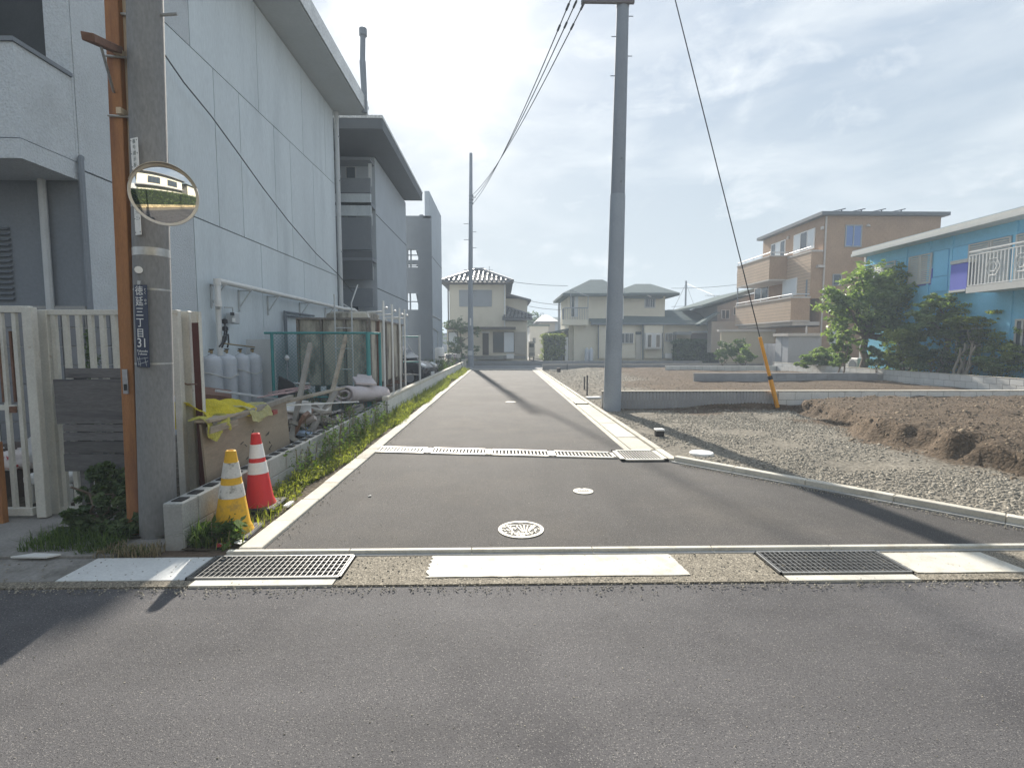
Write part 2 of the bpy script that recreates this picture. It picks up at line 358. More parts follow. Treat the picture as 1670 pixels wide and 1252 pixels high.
def ragged(x0,x1,y0,y1,z,rag=.03,n=14):
    pts=[(x0+random.uniform(-rag,rag*.4),y0+(y1-y0)*i/n) for i in range(n,-1,-1)]
    k=int((x1-x0)*12)
    pts+=[(x0+(x1-x0)*i/k,y0+random.uniform(-.004,.004)) for i in range(k+1)]
    pts+=[(x1+random.uniform(-rag*.2,rag*.2)+.04*(y0-y0-(y1-y0)*i/n)/(y1-y0),y0+(y1-y0)*i/n) for i in range(n+1)]
    return MB().prism([(p[0],p[1],z-.004) for p in pts],(0,0,.004))
ragged(-.49,1.26,3.228,3.56,.0145).build('white_patch',m_white,gb)
ragged(2.8,3.58,3.228,3.55,.0145,.004).build('white_patch',m_white,gb)
# narrow white-topped kerb where lane meets gutter
kb=struct('kerb')
for a,b in zip(np.arange(-2.03,4.6,.9),np.arange(-2.03,4.6,.9)+.9):
    B(a+.002,min(b,4.75)-.002,3.62,3.663,-.1,.034).build('kerb_stone',m_white,kb,bev=.004)
    B(a+.002,min(b,4.75)-.002,3.583,3.618,-.1,.012).build('kerb_foot',m_kerbgrey,kb)
for a in np.arange(-7,-2.9,.6): B(a,a+.596,3.583,3.66,-.1,.03).build('kerb_stone',m_oldconc,kb,bev=.006)
# left lane kerb
kme=mesh_of(B(-.085,.085,-.298,.298,-.1,.0),'kerb_block',m_conc,.006)
y=3.99
i=0
while y<30.2:
    piece('kerb_block',kme,kb,(-1.893+random.uniform(-.004,.004),y,.03+random.uniform(-.004,.004)),(0,0,random.uniform(-.004,.004))); y+=.6
# right L-gutter: narrow kerb edge + cover slabs
kme2=mesh_of(B(-.045,.045,-.298,.298,-.1,.0),'kerb_edge',m_conc,.005)
sme=mesh_of(B(-.165,.165,-.247,.247,-.1,.0),'cover_slab',m_conc,.006)
y=7.435
while y<30.2: piece('kerb_edge',kme2,kb,(1.83,y,.012)); y+=.6
y=7.385
while y<30.2:
    if abs(y-13.0)>.3: piece('cover_slab',sme,kb,(2.045,y,.024+random.uniform(-.004,.004)),(0,0,random.uniform(-.006,.006)))
    y+=.5
B(2.205,2.31,6.5,7.134,-.1,.045).build('kerb_block',m_conc,kb,bev=.005)
y=7.435
while y<30.2: piece('kerb_edge',kme2,kb,(2.262,y,.05),(0,0,0),(1,1,1)); y+=.6
# diagonal corner kerb
A0,A1=Vector((2.29,6.52,0)),Vector((4.72,3.80,0)); dd=(A1-A0).normalized(); ang=math.atan2(-dd.x,dd.y)
kme3=mesh_of(B(-.05,.05,-.39,.39,-.1,.0),'kerb_block',m_conc,.007)
kme4=mesh_of(B(-.03,.03,-.39,.39,-.1,.0),'kerb_foot',m_kerbgrey)
n=math.ceil((A1-A0).length/.784)
for i in range(n+4):
    p=A0+dd*(.392+.784*i); piece('kerb_block',kme3,kb,(p.x,p.y,.075),(0,0,ang)); q=p+Vector((-dd.y,dd.x,0))*-.082
    piece('kerb_foot',kme4,kb,(q.x,q.y,.02),(0,0,ang))
# ---- grates
def grate(name,label,corners,nbar,cross,frame=.022,z=.012,mat=None,group=None,bw=.008,h=.018):
    a,b,c,d=[Vector((p[0],p[1],0)) for p in corners]       # near-left, near-right, far-right, far-left
    ctr=(a+b+c+d)/4; t=thing(name,label,'grate',(ctr.x,ctr.y,0),0,group); mat=mat or m_galv
    up=Vector((0,0,z))
    MB().prism([p+Vector((0,0,-.1)) for p in(a,b,c,d)],(0,0,.1+z-.006)).build('pit_shade_fill',m_pitshade,t)  # solid dark block stands in for the shaded drop below the bars
    fr=MB()
    for p,q in((a,b),(b,c),(c,d),(d,a)):
        w=(ctr-(p+q)/2).normalized()*frame*.5
        fr.beam(p+w+up,q+w+up,frame,.02)
    fr.build('frame',mat,t)
    mb=MB()
    for i in range(nbar):
        s=(i+.7)/(nbar+.4); p=a.lerp(b,s); q=d.lerp(c,s); v=(q-p).normalized()*frame; mb.beam(p+v+up,q-v+up,bw,h)
    o=mb.build('bars',mat,t); o['kind']='stuff'
    if cross:
        mb=MB()
        for i in range(cross):
            s=(i+.7)/(cross+.4); p=a.lerp(d,s); q=b.lerp(c,s); mb.beam(p+up*.8,q+up*.8,bw*.6,.01)
        o=mb.build('cross_bars',mat,t); o['kind']='stuff'
    return t
grate('gutter_grate','steel mesh gutter grate with a white front strip beside the cones',[(-2.08,3.224),(-1.07,3.224),(-1.07,3.574),(-2.08,3.574)],28,6,.012,.014,bw=.0045,group='mesh gutter grates along the street')
grate('gutter_grate','steel mesh gutter grate below the shadowed right part of the lane mouth',[(1.865,3.224),(2.775,3.224),(2.775,3.574),(1.865,3.574)],25,6,.012,.014,bw=.0045,group='mesh gutter grates along the street')
m_gr2=M('drain_frame',(.55,.53,.48),.5,.1,5,.1,60,.1,metal=.4)
xs=[-1.93,-1.06,-.19,.69,1.56]
lab=['leftmost drain grate of the row crossing the lane, touching the left kerb','second drain grate from the left kerb in the row crossing the lane','third drain grate from the left kerb in the row crossing the lane','drain grate crossing the lane, next to the wide square grate']
for i in range(4):
    f=lambda x:(7.13-.135*(x+1.93),7.5-.135*(x+1.93))
    (n0,f0),(n1,f1)=f(xs[i]),f(xs[i+1])
    grate('drain_grate',lab[i],[(xs[i]+.004,n0),(xs[i+1]-.004,n1),(xs[i+1]-.004,f1),(xs[i]+.004,f0)],17,0,.05,.014,m_gr2,'drain grates crossing the lane',bw=.015,h=.006)
grate('drain_grate','wide square drain grate at the corner by the gravel',[(1.57,6.5),(2.2,6.5),(2.2,7.13),(1.57,7.13)],16,0,.06,.022,m_gr2,'drain grates crossing the lane',bw=.014,h=.008)
grate('drain_grate','small drain grate set between cover slabs beside the tall concrete pole',[(1.885,12.78),(2.2,12.78),(2.2,13.22),(1.885,13.22)],11,0,.03,.03,m_gr2,'drain grates crossing the lane',bw=.014)
# ---- lids
m_lid=M('iron_lid',(.4,.385,.34),.6,.12,14,.1,120,.15,.002,metal=.35)
m_liddark=M('iron_lid_recess',(.1,.095,.09),.8,.15,20,.15,120,.2,.002)
t=thing('manhole_cover','round cast manhole cover with star and fan pattern in the lane','manhole cover',(.155,4.09,0))
cx,cy,R=.155,4.09,.19
MB().lathe([(R*.96,-.05),(R*.96,.007)],(cx,cy,0),48).build('lid_plate',m_liddark,t)
def ring(r0,r1,z0,z1,c,n=56):
    mb=MB(); k=[]
    for i in range(n):
        a=2*math.pi*i/n; ca,sa=math.cos(a),math.sin(a)
        for r,z in((r0,z0),(r1,z0),(r1,z1),(r0,z1)): mb.v.append((c[0]+r*ca,c[1]+r*sa,z))
    for i in range(n):
        j=(i+1)%n
        for q in range(4): mb.f.append((i*4+q,j*4+q,j*4+(q+1)%4,i*4+(q+1)%4))
    return mb
ring(R*.86,R,-.05,.012,(cx,cy)).build('rim',m_lid,t)
mb=MB()
def lidbar(x0,y0,x1,y1,w): mb.beam((cx+x0*R,cy+y0*R,.0085),(cx+x1*R,cy+y1*R,.0085),w*R,.007)
lidbar(-.62,.5,-.22,-.72,.06); lidbar(.62,.46,.2,-.42,.06); lidbar(-.6,.5,-.1,.44,.05); lidbar(.05,.55,.6,.46,.04)
for i in range(6):
    a=math.radians(112-11*i); lidbar(.05+.05*i,-.3,.05+.05*i+.72*math.cos(a),-.3+.85*math.sin(a),.045)
for k,(sx,sy,sr) in enumerate(((-.12,-.5,.24),(-.32,.1,.15),(.18,-.55,.15),(.05,-.8,.1))):
    for i in range(5):
        a=math.radians(90+72*i); lidbar(sx,sy,sx+sr*math.cos(a),sy+sr*math.sin(a),.07)
mb.build('emblem',m_lid,t)
mb=MB(); rr=random.Random(3)
for i in range(60):
    a=rr.uniform(0,2*math.pi); r=rr.uniform(.5,.8); x,y_=r*math.cos(a),r*math.sin(a)
    if abs(x)<.42 and y_>-.3: continue
    b=rr.uniform(0,3.14); mb.beam((cx+R*x-.011*math.cos(b),cy+R*y_-.011*math.sin(b),.0085),(cx+R*x+.011*math.cos(b),cy+R*y_+.011*math.sin(b),.0085),rr.uniform(.008,.016),.006)
for s in(-1,1): mb.beam((cx-.02,cy+s*.158,.009),(cx+.02,cy+s*.158,.009),.03,.008)
mb.build('relief',m_lid,t)['kind']='stuff'
t=thing('valve_lid','small round iron lid with dark lettering band in the lane','lid',(.85,5.17,0)); cx,cy=.85,5.17
MB().lathe([(.105,-.05),(.105,.012)],(cx,cy,0),32).build('lid_plate',m_lid,t)
mb=B(cx-.06,cx+.06,cy-.018,cy-.004,.011,.0135)
for i in range(5): mb.box(cx-.055+.025*i,cx-.042+.025*i,cy+.012,cy+.034,.011,.0135)
mb.box(cx-.015,cx+.015,cy+.08,cy+.1,.011,.0135); mb.build('band',m_liddark,t)
t=thing('lane_lid','tiny pale rectangular lid lying in the middle of the far lane','lid',G(833,656)); c=G(833,656)
B(c[0]-.14,c[0]+.14,c[1]-.12,c[1]+.12,-.05,.012).build('lid_plate',m_conc,t)
B(c[0]-.1,c[0]+.1,c[1]-.08,c[1]+.08,.011,.014).build('inner_plate',m_lid,t)
# ================================================================ BUILDING LOTS on the right
def sstep(a,b,x): t_=np.clip((x-a)/(b-a),0,1); return t_*t_*(3-2*t_)
def vnoise(x,y,sc,seed):
    r=np.random.default_rng(seed); tab=r.random((64,64)); fx,fy=x*sc,y*sc; ix,iy=np.floor(fx).astype(int),np.floor(fy).astype(int); u,v=fx-ix,fy-iy; u=u*u*(3-2*u); v=v*v*(3-2*v)
    g_=lambda a,b:tab[a%64,b%64]
    return (g_(ix,iy)*(1-u)+g_(ix+1,iy)*u)*(1-v)+(g_(ix,iy+1)*(1-u)+g_(ix+1,iy+1)*u)*v
def lot_h(x,y):
    h=.012+.05*(vnoise(x,y,.7,1)-.5)+.03*(vnoise(x,y,2.2,2)-.5)
    edge=vnoise(x,y,.9,3)*.36-.18+.22*(vnoise(x,y,3,4)-.5)+.12*(vnoise(x,y,9,14)-.5)
    # mound in the first lot
    front=sstep(5.95,6.27,x+edge-.22*np.maximum(0,y-8.2))*sstep(5.2,5.75,y+edge)*(1-sstep(11.3,11.78,y))
    m1=front*(.31+.07*(vnoise(x,y,.6,5)-.5)+.025*(vnoise(x,y,4.5,6)-.5)+.05*(vnoise(x*.35,y*3.2,1.,16)-.5))
    # dug out hollow beside it
    m1-= .09*np.exp(-(((x-6.6)/.5)**2+((y-5.9)/.3)**2))
    # dirt raised against the wall
    m1=np.maximum(m1,.3*sstep(6.9,8.2,x)*sstep(11.2,11.75,y)*(y<11.8)*(.75+.4*vnoise(x,y,2,7)))
    l2=(y>11.8)*sstep(3.6,5.5,x+edge)*(.1+.06*vnoise(x,y,.8,8))
    l3=(y>19.5)*sstep(5,7,x+edge)*(.08+.05*vnoise(x,y,.7,9))
    rag=.035*(vnoise(x,y,6,10)-.5)*(front>.03)
    return h+np.maximum(m1,np.maximum(l2,l3))+rag
def lot_soil(x,y):
    edge=vnoise(x,y,.9,3)*.8-.4+.5*(vnoise(x,y,3,4)-.5)
    s1=(y<11.8)*np.maximum(sstep(5.3,6.2,x+edge-.2*np.maximum(0,y-8.2)),sstep(10.6,11.4,y+edge)*.7)
    s2=(y>=11.8)*(y<19.4)*np.maximum(sstep(3.6,5.6,x+edge),.35)
    s3=(y>=19.4)*sstep(4.6,6.8,x+edge)
    return np.clip(s1+s2+s3,0,1)
def height_mesh(name,x0,x1,y0,y1,st,hf,sf,mat,parent,clip=None,zoff=0):
    xs=np.arange(x0,x1+st/2,st); ys=np.arange(y0,y1+st/2,st); X,Y=np.meshgrid(xs,ys); Z=hf(X,Y)+zoff
    v=np.stack([X.ravel(),Y.ravel(),Z.ravel()],1); nx,ny=len(xs),len(ys)
    i=(np.arange(ny-1)[:,None]*nx+np.arange(nx-1)[None]).ravel(); f=np.stack([i,i+1,i+nx+1,i+nx],1)
    if clip is not None:
        c=v[f].mean(1); f=f[clip(c[:,0],c[:,1])]
    return np_mesh(name,v,f,mat,parent,sf(X,Y).ravel(),True)
def dirtmat(name,ca,cb,bump=.65):
    m=bpy.data.materials.new(name); m.use_nodes=True; t=m.node_tree; n=t.nodes.new; l=t.links.new; p=t.nodes['Principled BSDF']
    a=n('ShaderNodeAttribute'); a.attribute_name='tone'; g_=n('ShaderNodeNewGeometry')
    def nz(s,d=5):
        q=n('ShaderNodeTexNoise'); q.inputs['Scale'].default_value=s; q.inputs['Detail'].default_value=d; l(g_.outputs['Position'],q.inputs[0]); return q.outputs['Fac']
    def mm(op,*v):
        q=n('ShaderNodeMath'); q.operation=op
        for i,x in enumerate(v):
            if isinstance(x,(int,float)): q.inputs[i].default_value=x
            else: l(x,q.inputs[i])
        return q.outputs[0]
    vo=n('ShaderNodeTexVoronoi'); vo.inputs['Scale'].default_value=26; l(g_.outputs['Position'],vo.inputs[0]); sc_=n('ShaderNodeSeparateColor'); l(vo.outputs['Color'],sc_.inputs[0])
    n1=nz(1.1); n2=nz(9); n3=nz(40)
    f=mm('ADD',a.outputs['Fac'],mm('MULTIPLY',mm('SUBTRACT',n2,.5),1.0))
    mr=n('ShaderNodeMapRange'); mr.inputs[1].default_value=.3; mr.inputs[2].default_value=.7; l(f,mr.inputs[0])
    mx=n('ShaderNodeMix'); mx.data_type='RGBA'; l(mr.outputs[0],mx.inputs['Factor']); mx.inputs['A'].default_value=(*ca,1); mx.inputs['B'].default_value=(*cb,1)
    k=mm('MULTIPLY',mm('MULTIPLY_ADD',n1,.9,.55),mm('MULTIPLY_ADD',sc_.outputs[0],.6,.7)); k=mm('MULTIPLY',k,mm('MULTIPLY_ADD',n3,.8,.6))
    m2=n('ShaderNodeMix'); m2.data_type='RGBA'; m2.blend_type='MULTIPLY'; m2.inputs['Factor'].default_value=1; l(mx.outputs['Result'],m2.inputs['A'])
    cb_=n('ShaderNodeCombineColor')
    for i in range(3): l(k,cb_.inputs[i])
    l(cb_.outputs[0],m2.inputs['B']); l(m2.outputs['Result'],p.inputs['Base Color']); p.inputs['Roughness'].default_value=.95; p.inputs['Specular IOR Level'].default_value=.15
    b=n('ShaderNodeBump'); b.inputs['Strength'].default_value=bump; b.inputs['Distance'].default_value=.02
    l(mm('ADD',mm('MULTIPLY',n2,.8),mm('ADD',mm('MULTIPLY',n3,.5),mm('MULTIPLY',vo.outputs['Distance'],-.6))),b.inputs['Height']); l(b.outputs[0],p.inputs['Normal'])
    return m
m_lot=dirtmat('lot_ground',(.19,.172,.142),(.11,.082,.058))
lot=struct('terrain')
def lotclip(x,y): return (y>6.55-1.12*(x-2.25)+.0) & (y>3.72)
height_mesh('lot_ground',2.3,15.0,3.7,30.9,.075,lot_h,lot_soil,m_lot,lot,lotclip)
# gravel and clods
m_gravel=leafmat('gravel_stone',(.13,.12,.1),(.38,.345,.285),(0,0,0),0.,.9)
m_clod=leafmat('soil_clod',(.085,.063,.044),(.26,.205,.145),(0,0,0),0.,.95)
def scatter(n,x0,x1,y0,y1,keep):
    x=RNG.uniform(x0,x1,n); y=y0+(y1-y0)*RNG.random(n)**1.15; k=keep(x,y); return x[k],y[k]
x,y=scatter(75000,2.3,6.8,3.75,11.7,lambda x,y: lotclip(x-.03,y-.06)&(RNG.random(len(x))>lot_soil(x,y)*1.15)&(RNG.random(len(x))<-.15+1.25*vnoise(x,y,1.6,21)*(.4+.9*vnoise(x,y,.5,22))))
v,f,tn=stones(x,y,lot_h(x,y)+.001,.019*(1+1.1*RNG.random(len(x))**5)[:,None,None]); o=np_mesh('gravel',v,f,m_gravel,None,tn); o['kind']='stuff'
x,y=scatter(9000,2.3,7.5,11.9,30,lambda x,y:(RNG.random(len(x))>lot_soil(x,y)*1.1))
v,f,tn=stones(x,y,lot_h(x,y)+.003,.03); o=np_mesh('gravel',v,f,m_gravel,None,tn); o['kind']='stuff'
x,y=scatter(11000,4.6,13.5,4.4,11.7,lambda x,y: lotclip(x,y)&(RNG.random(len(x))<lot_soil(x,y)))
v,f,tn=stones(x,y,lot_h(x,y)+.002,.018*(1+2.2*RNG.random(len(x))**9)[:,None,None]); o=np_mesh('soil_clods',v,f,m_clod,None,tn); o['kind']='stuff'
x,y=scatter(8000,3.5,14.9,11.9,30.5,lambda x,y:(RNG.random(len(x))<lot_soil(x,y)))
v,f,tn=stones(x,y,lot_h(x,y)+.002,.022); o=np_mesh('soil_clods',v,f,m_clod,None,tn); o['kind']='stuff'
# ground of the yard on the left and strip of soil by the kerb
yd=struct('yard_ground'); height_mesh('yard_soil',-5.45,-2.52,3.9,31,.15,lambda x,y:.03+.06*(vnoise(x,y,1.2,31)-.5),lambda x,y:.35+.4*vnoise(x,y,.8,33),dirtmat('yard_dirt',(.2,.185,.16),(.1,.085,.065)),yd)
height_mesh('verge_soil',-2.4,-1.97,3.68,31,.08,lambda x,y:.012+.04*(vnoise(x,y,3,32)-.5),lambda x,y:.4+.4*vnoise(x,y,1.8,34),dirtmat('verge_dirt',(.16,.13,.09),(.075,.06,.042)),yd)
sheet('driveway',[(-14,3.66),(-2.535,3.66),(-2.535,4.45),(-5.47,4.9),(-5.47,6.6),(-14,6.6)],.02,m_oldconc,yd,.14)
sheet('corner_soil',[(-2.8,3.576),(-2.035,3.576),(-2.035,3.72),(-2.8,3.72)],.006,m_soil,yd,.14)
sheet('garden_ground',[(15.1,12),(40,12),(40,30.8),(15.1,30.8)],.25,m_soil,yd,.35)
sheet('far_block_ground',[(-60,37.3),(70,37.3),(70,90),(-60,90)],.06,m_fargr,yd,.2)
sheet('near_block_ground',[(-40,-40),(40,-40),(40,-4.25),(-40,-4.25)],.1,m_soil,yd,.2)

# loose grit along the gutters and kerbs
n=2600; x=np.concatenate([RNG.uniform(-6,7,n),RNG.normal(-1.78,.05,700),RNG.uniform(2.3,4.6,900)]); y=np.concatenate([np.where(RNG.random(n)<.6,3.12-np.abs(RNG.normal(0,.05,n)),RNG.uniform(3.14,3.57,n)),RNG.uniform(3.8,16,700),np.zeros(900)])
y[n+700:]=6.42-1.12*(x[n+700:]-2.25)-np.abs(RNG.normal(.08,.06,900)); x[n+700:]-=.02
v,f,tn=stones(x,y,np.full(len(x),.012),.008); o=np_mesh('grit',v,f,m_gravel,None,tn); o['kind']='stuff'
n=1100; x=RNG.uniform(-4,5,n); y=RNG.uniform(.9,3.1,n); v,f,tn=stones(x,y,np.full(n,.001),.005); o=np_mesh('grit',v,f,m_gravel,None,tn); o['kind']='stuff'
n=900; x=RNG.uniform(RL,RR,n); y=3.7+9*RNG.random(n)**1.6; v,f,tn=stones(x,y,np.full(n,.005),.006); o=np_mesh('grit',v,f,m_gravel,None,tn); o['kind']='stuff'
# ================================================================ BLOCK WALLS
def blockwall(name,label,p0,p1,z0,courses,th,mat,L_=.39,Hh=.19,gap=.01,hollow=False,cap=None,rib=0,zslope=None,half=True,group=None):
    p0,p1=Vector((*p0,0)),Vector((*p1,0)); d=(p1-p0); ln_=d.length; d.normalize(); a=math.atan2(d.y,d.x); nrm=Vector((-d.y,d.x,0))
    t=thing(name,label,'block wall',(p0.x,p0.y,z0),0,group)
    # recessed mortar core
    mb=MB(); c0=p0+nrm*(th*.5); c1=p1+nrm*(th*.5); zt=z0+courses*(Hh+gap)
    mb.beam(Vector((c0.x,c0.y,(z0+zt)/2-.012)),Vector((c1.x,c1.y,(z0+zt)/2-.012)),th-.016,zt-z0-.03); mb.build('mortar',M('mortar',(.3,.3,.29),.95,.1,5),t)
    if rib:
        mb=MB(); k=rib; w=L_/k
        for i in range(k): mb.box(-L_/2+i*w+.011,-L_/2+(i+1)*w-.011,-th/2,-th/2+.03,-Hh/2,Hh/2)
        mb.box(-L_/2,L_/2,-th/2+.012,th/2,-Hh/2,Hh/2); me=mesh_of(mb,'block',mat,0,M('groove_shade',(.1,.1,.11),.95,.1,5))  # backing between the ribs darkened: groove shade put into the colour
    else: me=mesh_of(B(-L_/2,L_/2,-th/2,th/2,-Hh/2,Hh/2),'block',mat,.005)
    meh=mesh_of(B(-L_/4+.0025,L_/4-.0025,-th/2,th/2,-Hh/2,Hh/2),'block',mat,.005) if not rib else None
    n=int(ln_/(L_+gap))
    for c in range(courses):
        off=0 if (c%2==0 or not half) else (L_+gap)/2
        if off and meh:
            q=p0+d*((L_+gap)/4)+nrm*(th/2); piece('block',meh,t,(q.x,q.y,z0+(c+.5)*(Hh+gap)),(0,0,a))
        for i in range(n):
            s=off+(i+.5)*(L_+gap)
            if s+L_/2>ln_+.02: break
            q=p0+d*s+nrm*(th/2+random.uniform(-.002,.002)); piece('block',me,t,(q.x,q.y,z0+(c+.5)*(Hh+gap)),(0,0,a))
    return t
m_blk=M('concrete_block',(.36,.365,.35),.95,.16,3,.2,80,.4,.004,rnd=.1,stain=(.2,.2,.185),st=(.55,.75),ss=3)
m_blkdark=M('grey_ribbed_block',(.31,.315,.33),.9,.12,3,.15,60,.3,.003,rnd=.07)
m_blkpale=M('pale_block',(.64,.64,.62),.92,.1,3,.12,60,.3,.003,rnd=.06)
m_blkfar=M('dark_block',(.27,.27,.28),.92,.12,3,.12,40,.2,rnd=.06)
# left retaining wall: older hollow blocks
w=blockwall('block_wall','low weathered two course block wall with open cores behind the cones',(-2.385,3.71),(-2.385,10.35),-.03,2,.148,m_blk)
mb=MB(); 
for i in range(16):
    y0=3.71+.4*i
    for k in(0,1): mb.box(-2.5,-2.42,y0+.05+.19*k,y0+.15+.19*k,.345,.3725)
mb.build('core_shade',m_pitshade,w)  # dark boxes on the block tops stand in for shaded hollow cores
w=blockwall('block_wall','newer pale block wall along the verge beyond the older wall',(-2.36,10.36),(-2.36,30.9),.0,2,.12,m_blkpale)
B(-2.485,-2.355,10.36,30.9,.4,.47).build('coping',m_conc,w,bev=.008)
# right lots
w=blockwall('block_wall','dark ribbed block wall with white top behind the tall pole',(2.37,11.79),(6.57,11.79),-.18,3,.12,m_blkdark,rib=5)
B(2.36,6.57,11.785,11.915,.425,.445).build('coping',m_conc,w)
w=blockwall('block_wall','smooth grey block wall running right from the ribbed wall, half buried in dirt',(6.58,11.79),(15.0,11.79),-.18,3,.12,m_blkpale)
B(6.58,15.0,11.785,11.915,.425,.445).build('coping',m_conc,w)
w=blockwall('block_wall','dark grey block wall in the middle of the lots',(7.44,19.3),(14.98,19.3),-.2,3,.12,m_blkdark,half=False)
B(7.43,14.98,19.295,19.425,.405,.425).build('coping',m_blkdark,w)
w=blockwall('block_wall','low block wall farthest back across the lots before the storehouse',(8.8,26.9),(14.98,26.9),-.22,3,.12,m_blkpale,half=False)
w=blockwall('block_wall','long pale block wall holding up the garden of trees',(15.0,12.02),(15.0,27.4),-.05,3,.12,m_blkpale)
B(15.0-.125,15.005,12.02,27.4,.55,.565).build('coping',m_conc,w)
w=blockwall('block_wall','long low dark wall at the far street before the yellow house',(2.45,30.5),(16,30.5),-.1,2,.12,m_blkfar,half=False)
B(2.44,16,30.495,30.625,.305,.32).build('coping',m_conc,w)
w=blockwall('block_wall','low grey wall across the far street in front of the houses',(-10,37.4),(15,37.4),-.1,2,.15,m_blkfar,half=False)
# ================================================================ GREY BUILDING on the left
m_panel=M('grey_wall_panel',(.62,.68,.71),.7,.06,1.2,.08,30,.25,.006,rnd=.03,stain=(.5,.555,.585),st=(.48,.72),ss=.9,stretch=(1,1,.22))
m_stucco=M('grey_stucco',(.56,.6,.63),.85,.06,1.2,.12,38,.9,.02,stain=(.45,.48,.5),st=(.5,.75),ss=1.2)
m_joint=M('panel_joint',(.06,.065,.07),.9,.1,5)
m_dkgrey=M('dark_grey_paint_and_shade',(.2,.22,.245),.75,.08,1.5,.08,30,.2,.004)
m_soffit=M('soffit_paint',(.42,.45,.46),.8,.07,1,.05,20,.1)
m_fascia=M('roof_edge_metal',(.5,.5,.48),.35,.2,2,.35,22,1,.02,metal=.7)
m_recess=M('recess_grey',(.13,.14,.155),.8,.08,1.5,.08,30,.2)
m_tile=M('dark_wall_tile',(.2,.205,.22),.45,.08,3,.05,50,.1,rnd=.08)
m_pipe=M('grey_pipe',(.5,.52,.53),.55,.08,3,.05,50,.1)
m_pane=glass('dark_window_glass',(.05,.065,.08),.08)
m_lightpane=M('curtained_pane',(.62,.66,.68),.3,.05,3,.04,30,.0,spec=.5)
m_alu=M('window_aluminium',(.55,.56,.57),.45,.06,5,.05,50,0,metal=.3)
m_whitemetal=M('white_paint_metal',(.72,.72,.7),.5,.08,4,.06,50,.1)
X0=-5.5
bld=thing('apartment_building','large grey panelled building with overhanging flat roof filling the left side','building',(-5.5,6.86,0))
YE=17.12
core=MB(); core.box(-15,X0-.03,6.9,YE-.03,0,9.1); core.build('wall_core',m_joint,bld)
zA,zB,zT=3.82,6.78,9.12
def rowj(lst): return [PX(px,py,X0)[1] for px,py in lst]
rows=[(0.0,zA,[6.86]+rowj([(320,450),(428,470),(497,480)])+[YE]),
      (zA,zB,[6.86]+rowj([(267,120),(353,250),(395,300),(450,320),(476,340),(513,360)])+[YE]),
      (zB,zT,[6.86]+rowj([(308,40),(420,130),(493,200),(530,230)])+[YE])]
J=.011
for ri,(z0,z1,ys) in enumerate(rows):
    for i in range(len(ys)-1):
        mb=B(X0-.032,X0,ys[i]+J,ys[i+1]-J,z0+J,z1-J); mb.build('wall_panel',m_stucco if i==0 else m_panel,bld)
# end wall face (towards far side)
B(-15,X0-.002,YE-.03,YE,0,9.1).build('end_wall',m_panel,bld)
# front: ground floor set back under projecting upper floor
Yf=PX(35,258,X0)[1]; zs=PX(35,258,X0)[2]; ztop=PX(28,65,X0)[2]; Yo=PX(116,121,X0)[1]
B(-15,X0-.004,6.86,6.9,2.05,zs).build('front_wall',m_dkgrey,bld)  # dark colour carries the shade under the projecting upper floor
B(-15,X0,Yf,6.855,zs,zs+.22).build('floor_slab',m_stucco,bld)
B(-15,X0-.006,Yf+.006,6.855,zs+.232,ztop-.05).build('balcony_front',m_stucco,bld)
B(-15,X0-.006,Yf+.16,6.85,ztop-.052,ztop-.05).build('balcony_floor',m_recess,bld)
B(-15,X0+.02,Yf-.02,Yf+.16,ztop-.048,ztop).build('balcony_coping',m_dkgrey,bld)
B(X0-.16,X0+.02,Yf+.162,Yo,ztop-.048,ztop).build('balcony_coping',m_dkgrey,bld)
B(-15,X0-.2,Yo+.3,Yo+.34,ztop-.05,8.9).build('recess_wall',m_recess,bld)  # shade of the recess put into its wall and floor colour
B(X0-.3,X0-.001,Yo,6.858,zs+.232,8.9).build('return_wall',m_stucco,bld)
B(X0-1.35,X0-1.1,Yf+.55,Yf+.75,ztop-.05,8.9).build('pillar',M('pillar_grey',(.3,.32,.335),.8,.06,2),bld)
B(-15,X0,Yf,6.855,8.0,9.1).build('parapet',m_stucco,bld)
# corner drain pipe and ground floor pillar
MB().tube([(X0+.05,6.82,0.1),(X0+.05,6.82,zs+.24),(X0+.03,6.86,zs+.3)],.035).build('drain_pipe',m_dkgrey,bld,True)
MB().tube([PY(68,300,6.8)[:2]+(z,) for z in(0,zs)],.045).build('drain_pipe',m_pipe,bld,True)
# dark tiles on the lower front wall
tl=MB()
B(-10.5,X0,6.80,6.855,0,2.05).build('tile_backing',m_pale:=M('tile_grout',(.34,.34,.33),.9,.1,5),bld)
me=mesh_of(B(-.143,.143,-.012,.006,-.118,.118),'wall_tile',m_tile,.004)
for i in range(16):
    for k in range(8): piece('wall_tile',me,bld,(X0-.16-.3*i,6.795,.14+.25*k))
me=mesh_of(B(-.006,.012,-.143,.143,-.118,.118),'wall_tile',m_tile,.004)
for i in range(5):
    for k in range(8): piece('wall_tile',me,bld,(X0+.012,7.03+.3*i,.14+.25*k))
# louvre
mb=MB()
for i in range(14): mb.obox((PY(0,440,6.84)[0]-.3,6.84,2.15+.07*i),(.9,.06,.012),(.5,0,0))
mb.build('louvre',m_dkgrey,bld)['kind']='stuff'
# eaves
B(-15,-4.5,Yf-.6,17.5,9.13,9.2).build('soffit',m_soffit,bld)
rf=B(-15,-4.48,Yf-.6,17.52,9.201,9.56).build('roof',m_fascia,bld)
B(-4.479,-4.46,Yf-.6,17.53,9.14,9.585).build('fascia',m_fascia,rf)
MB().tube([(-15,17.56,9.4),(-4.46,17.56,9.4)],.06).build('gutter',m_dkgrey,rf)
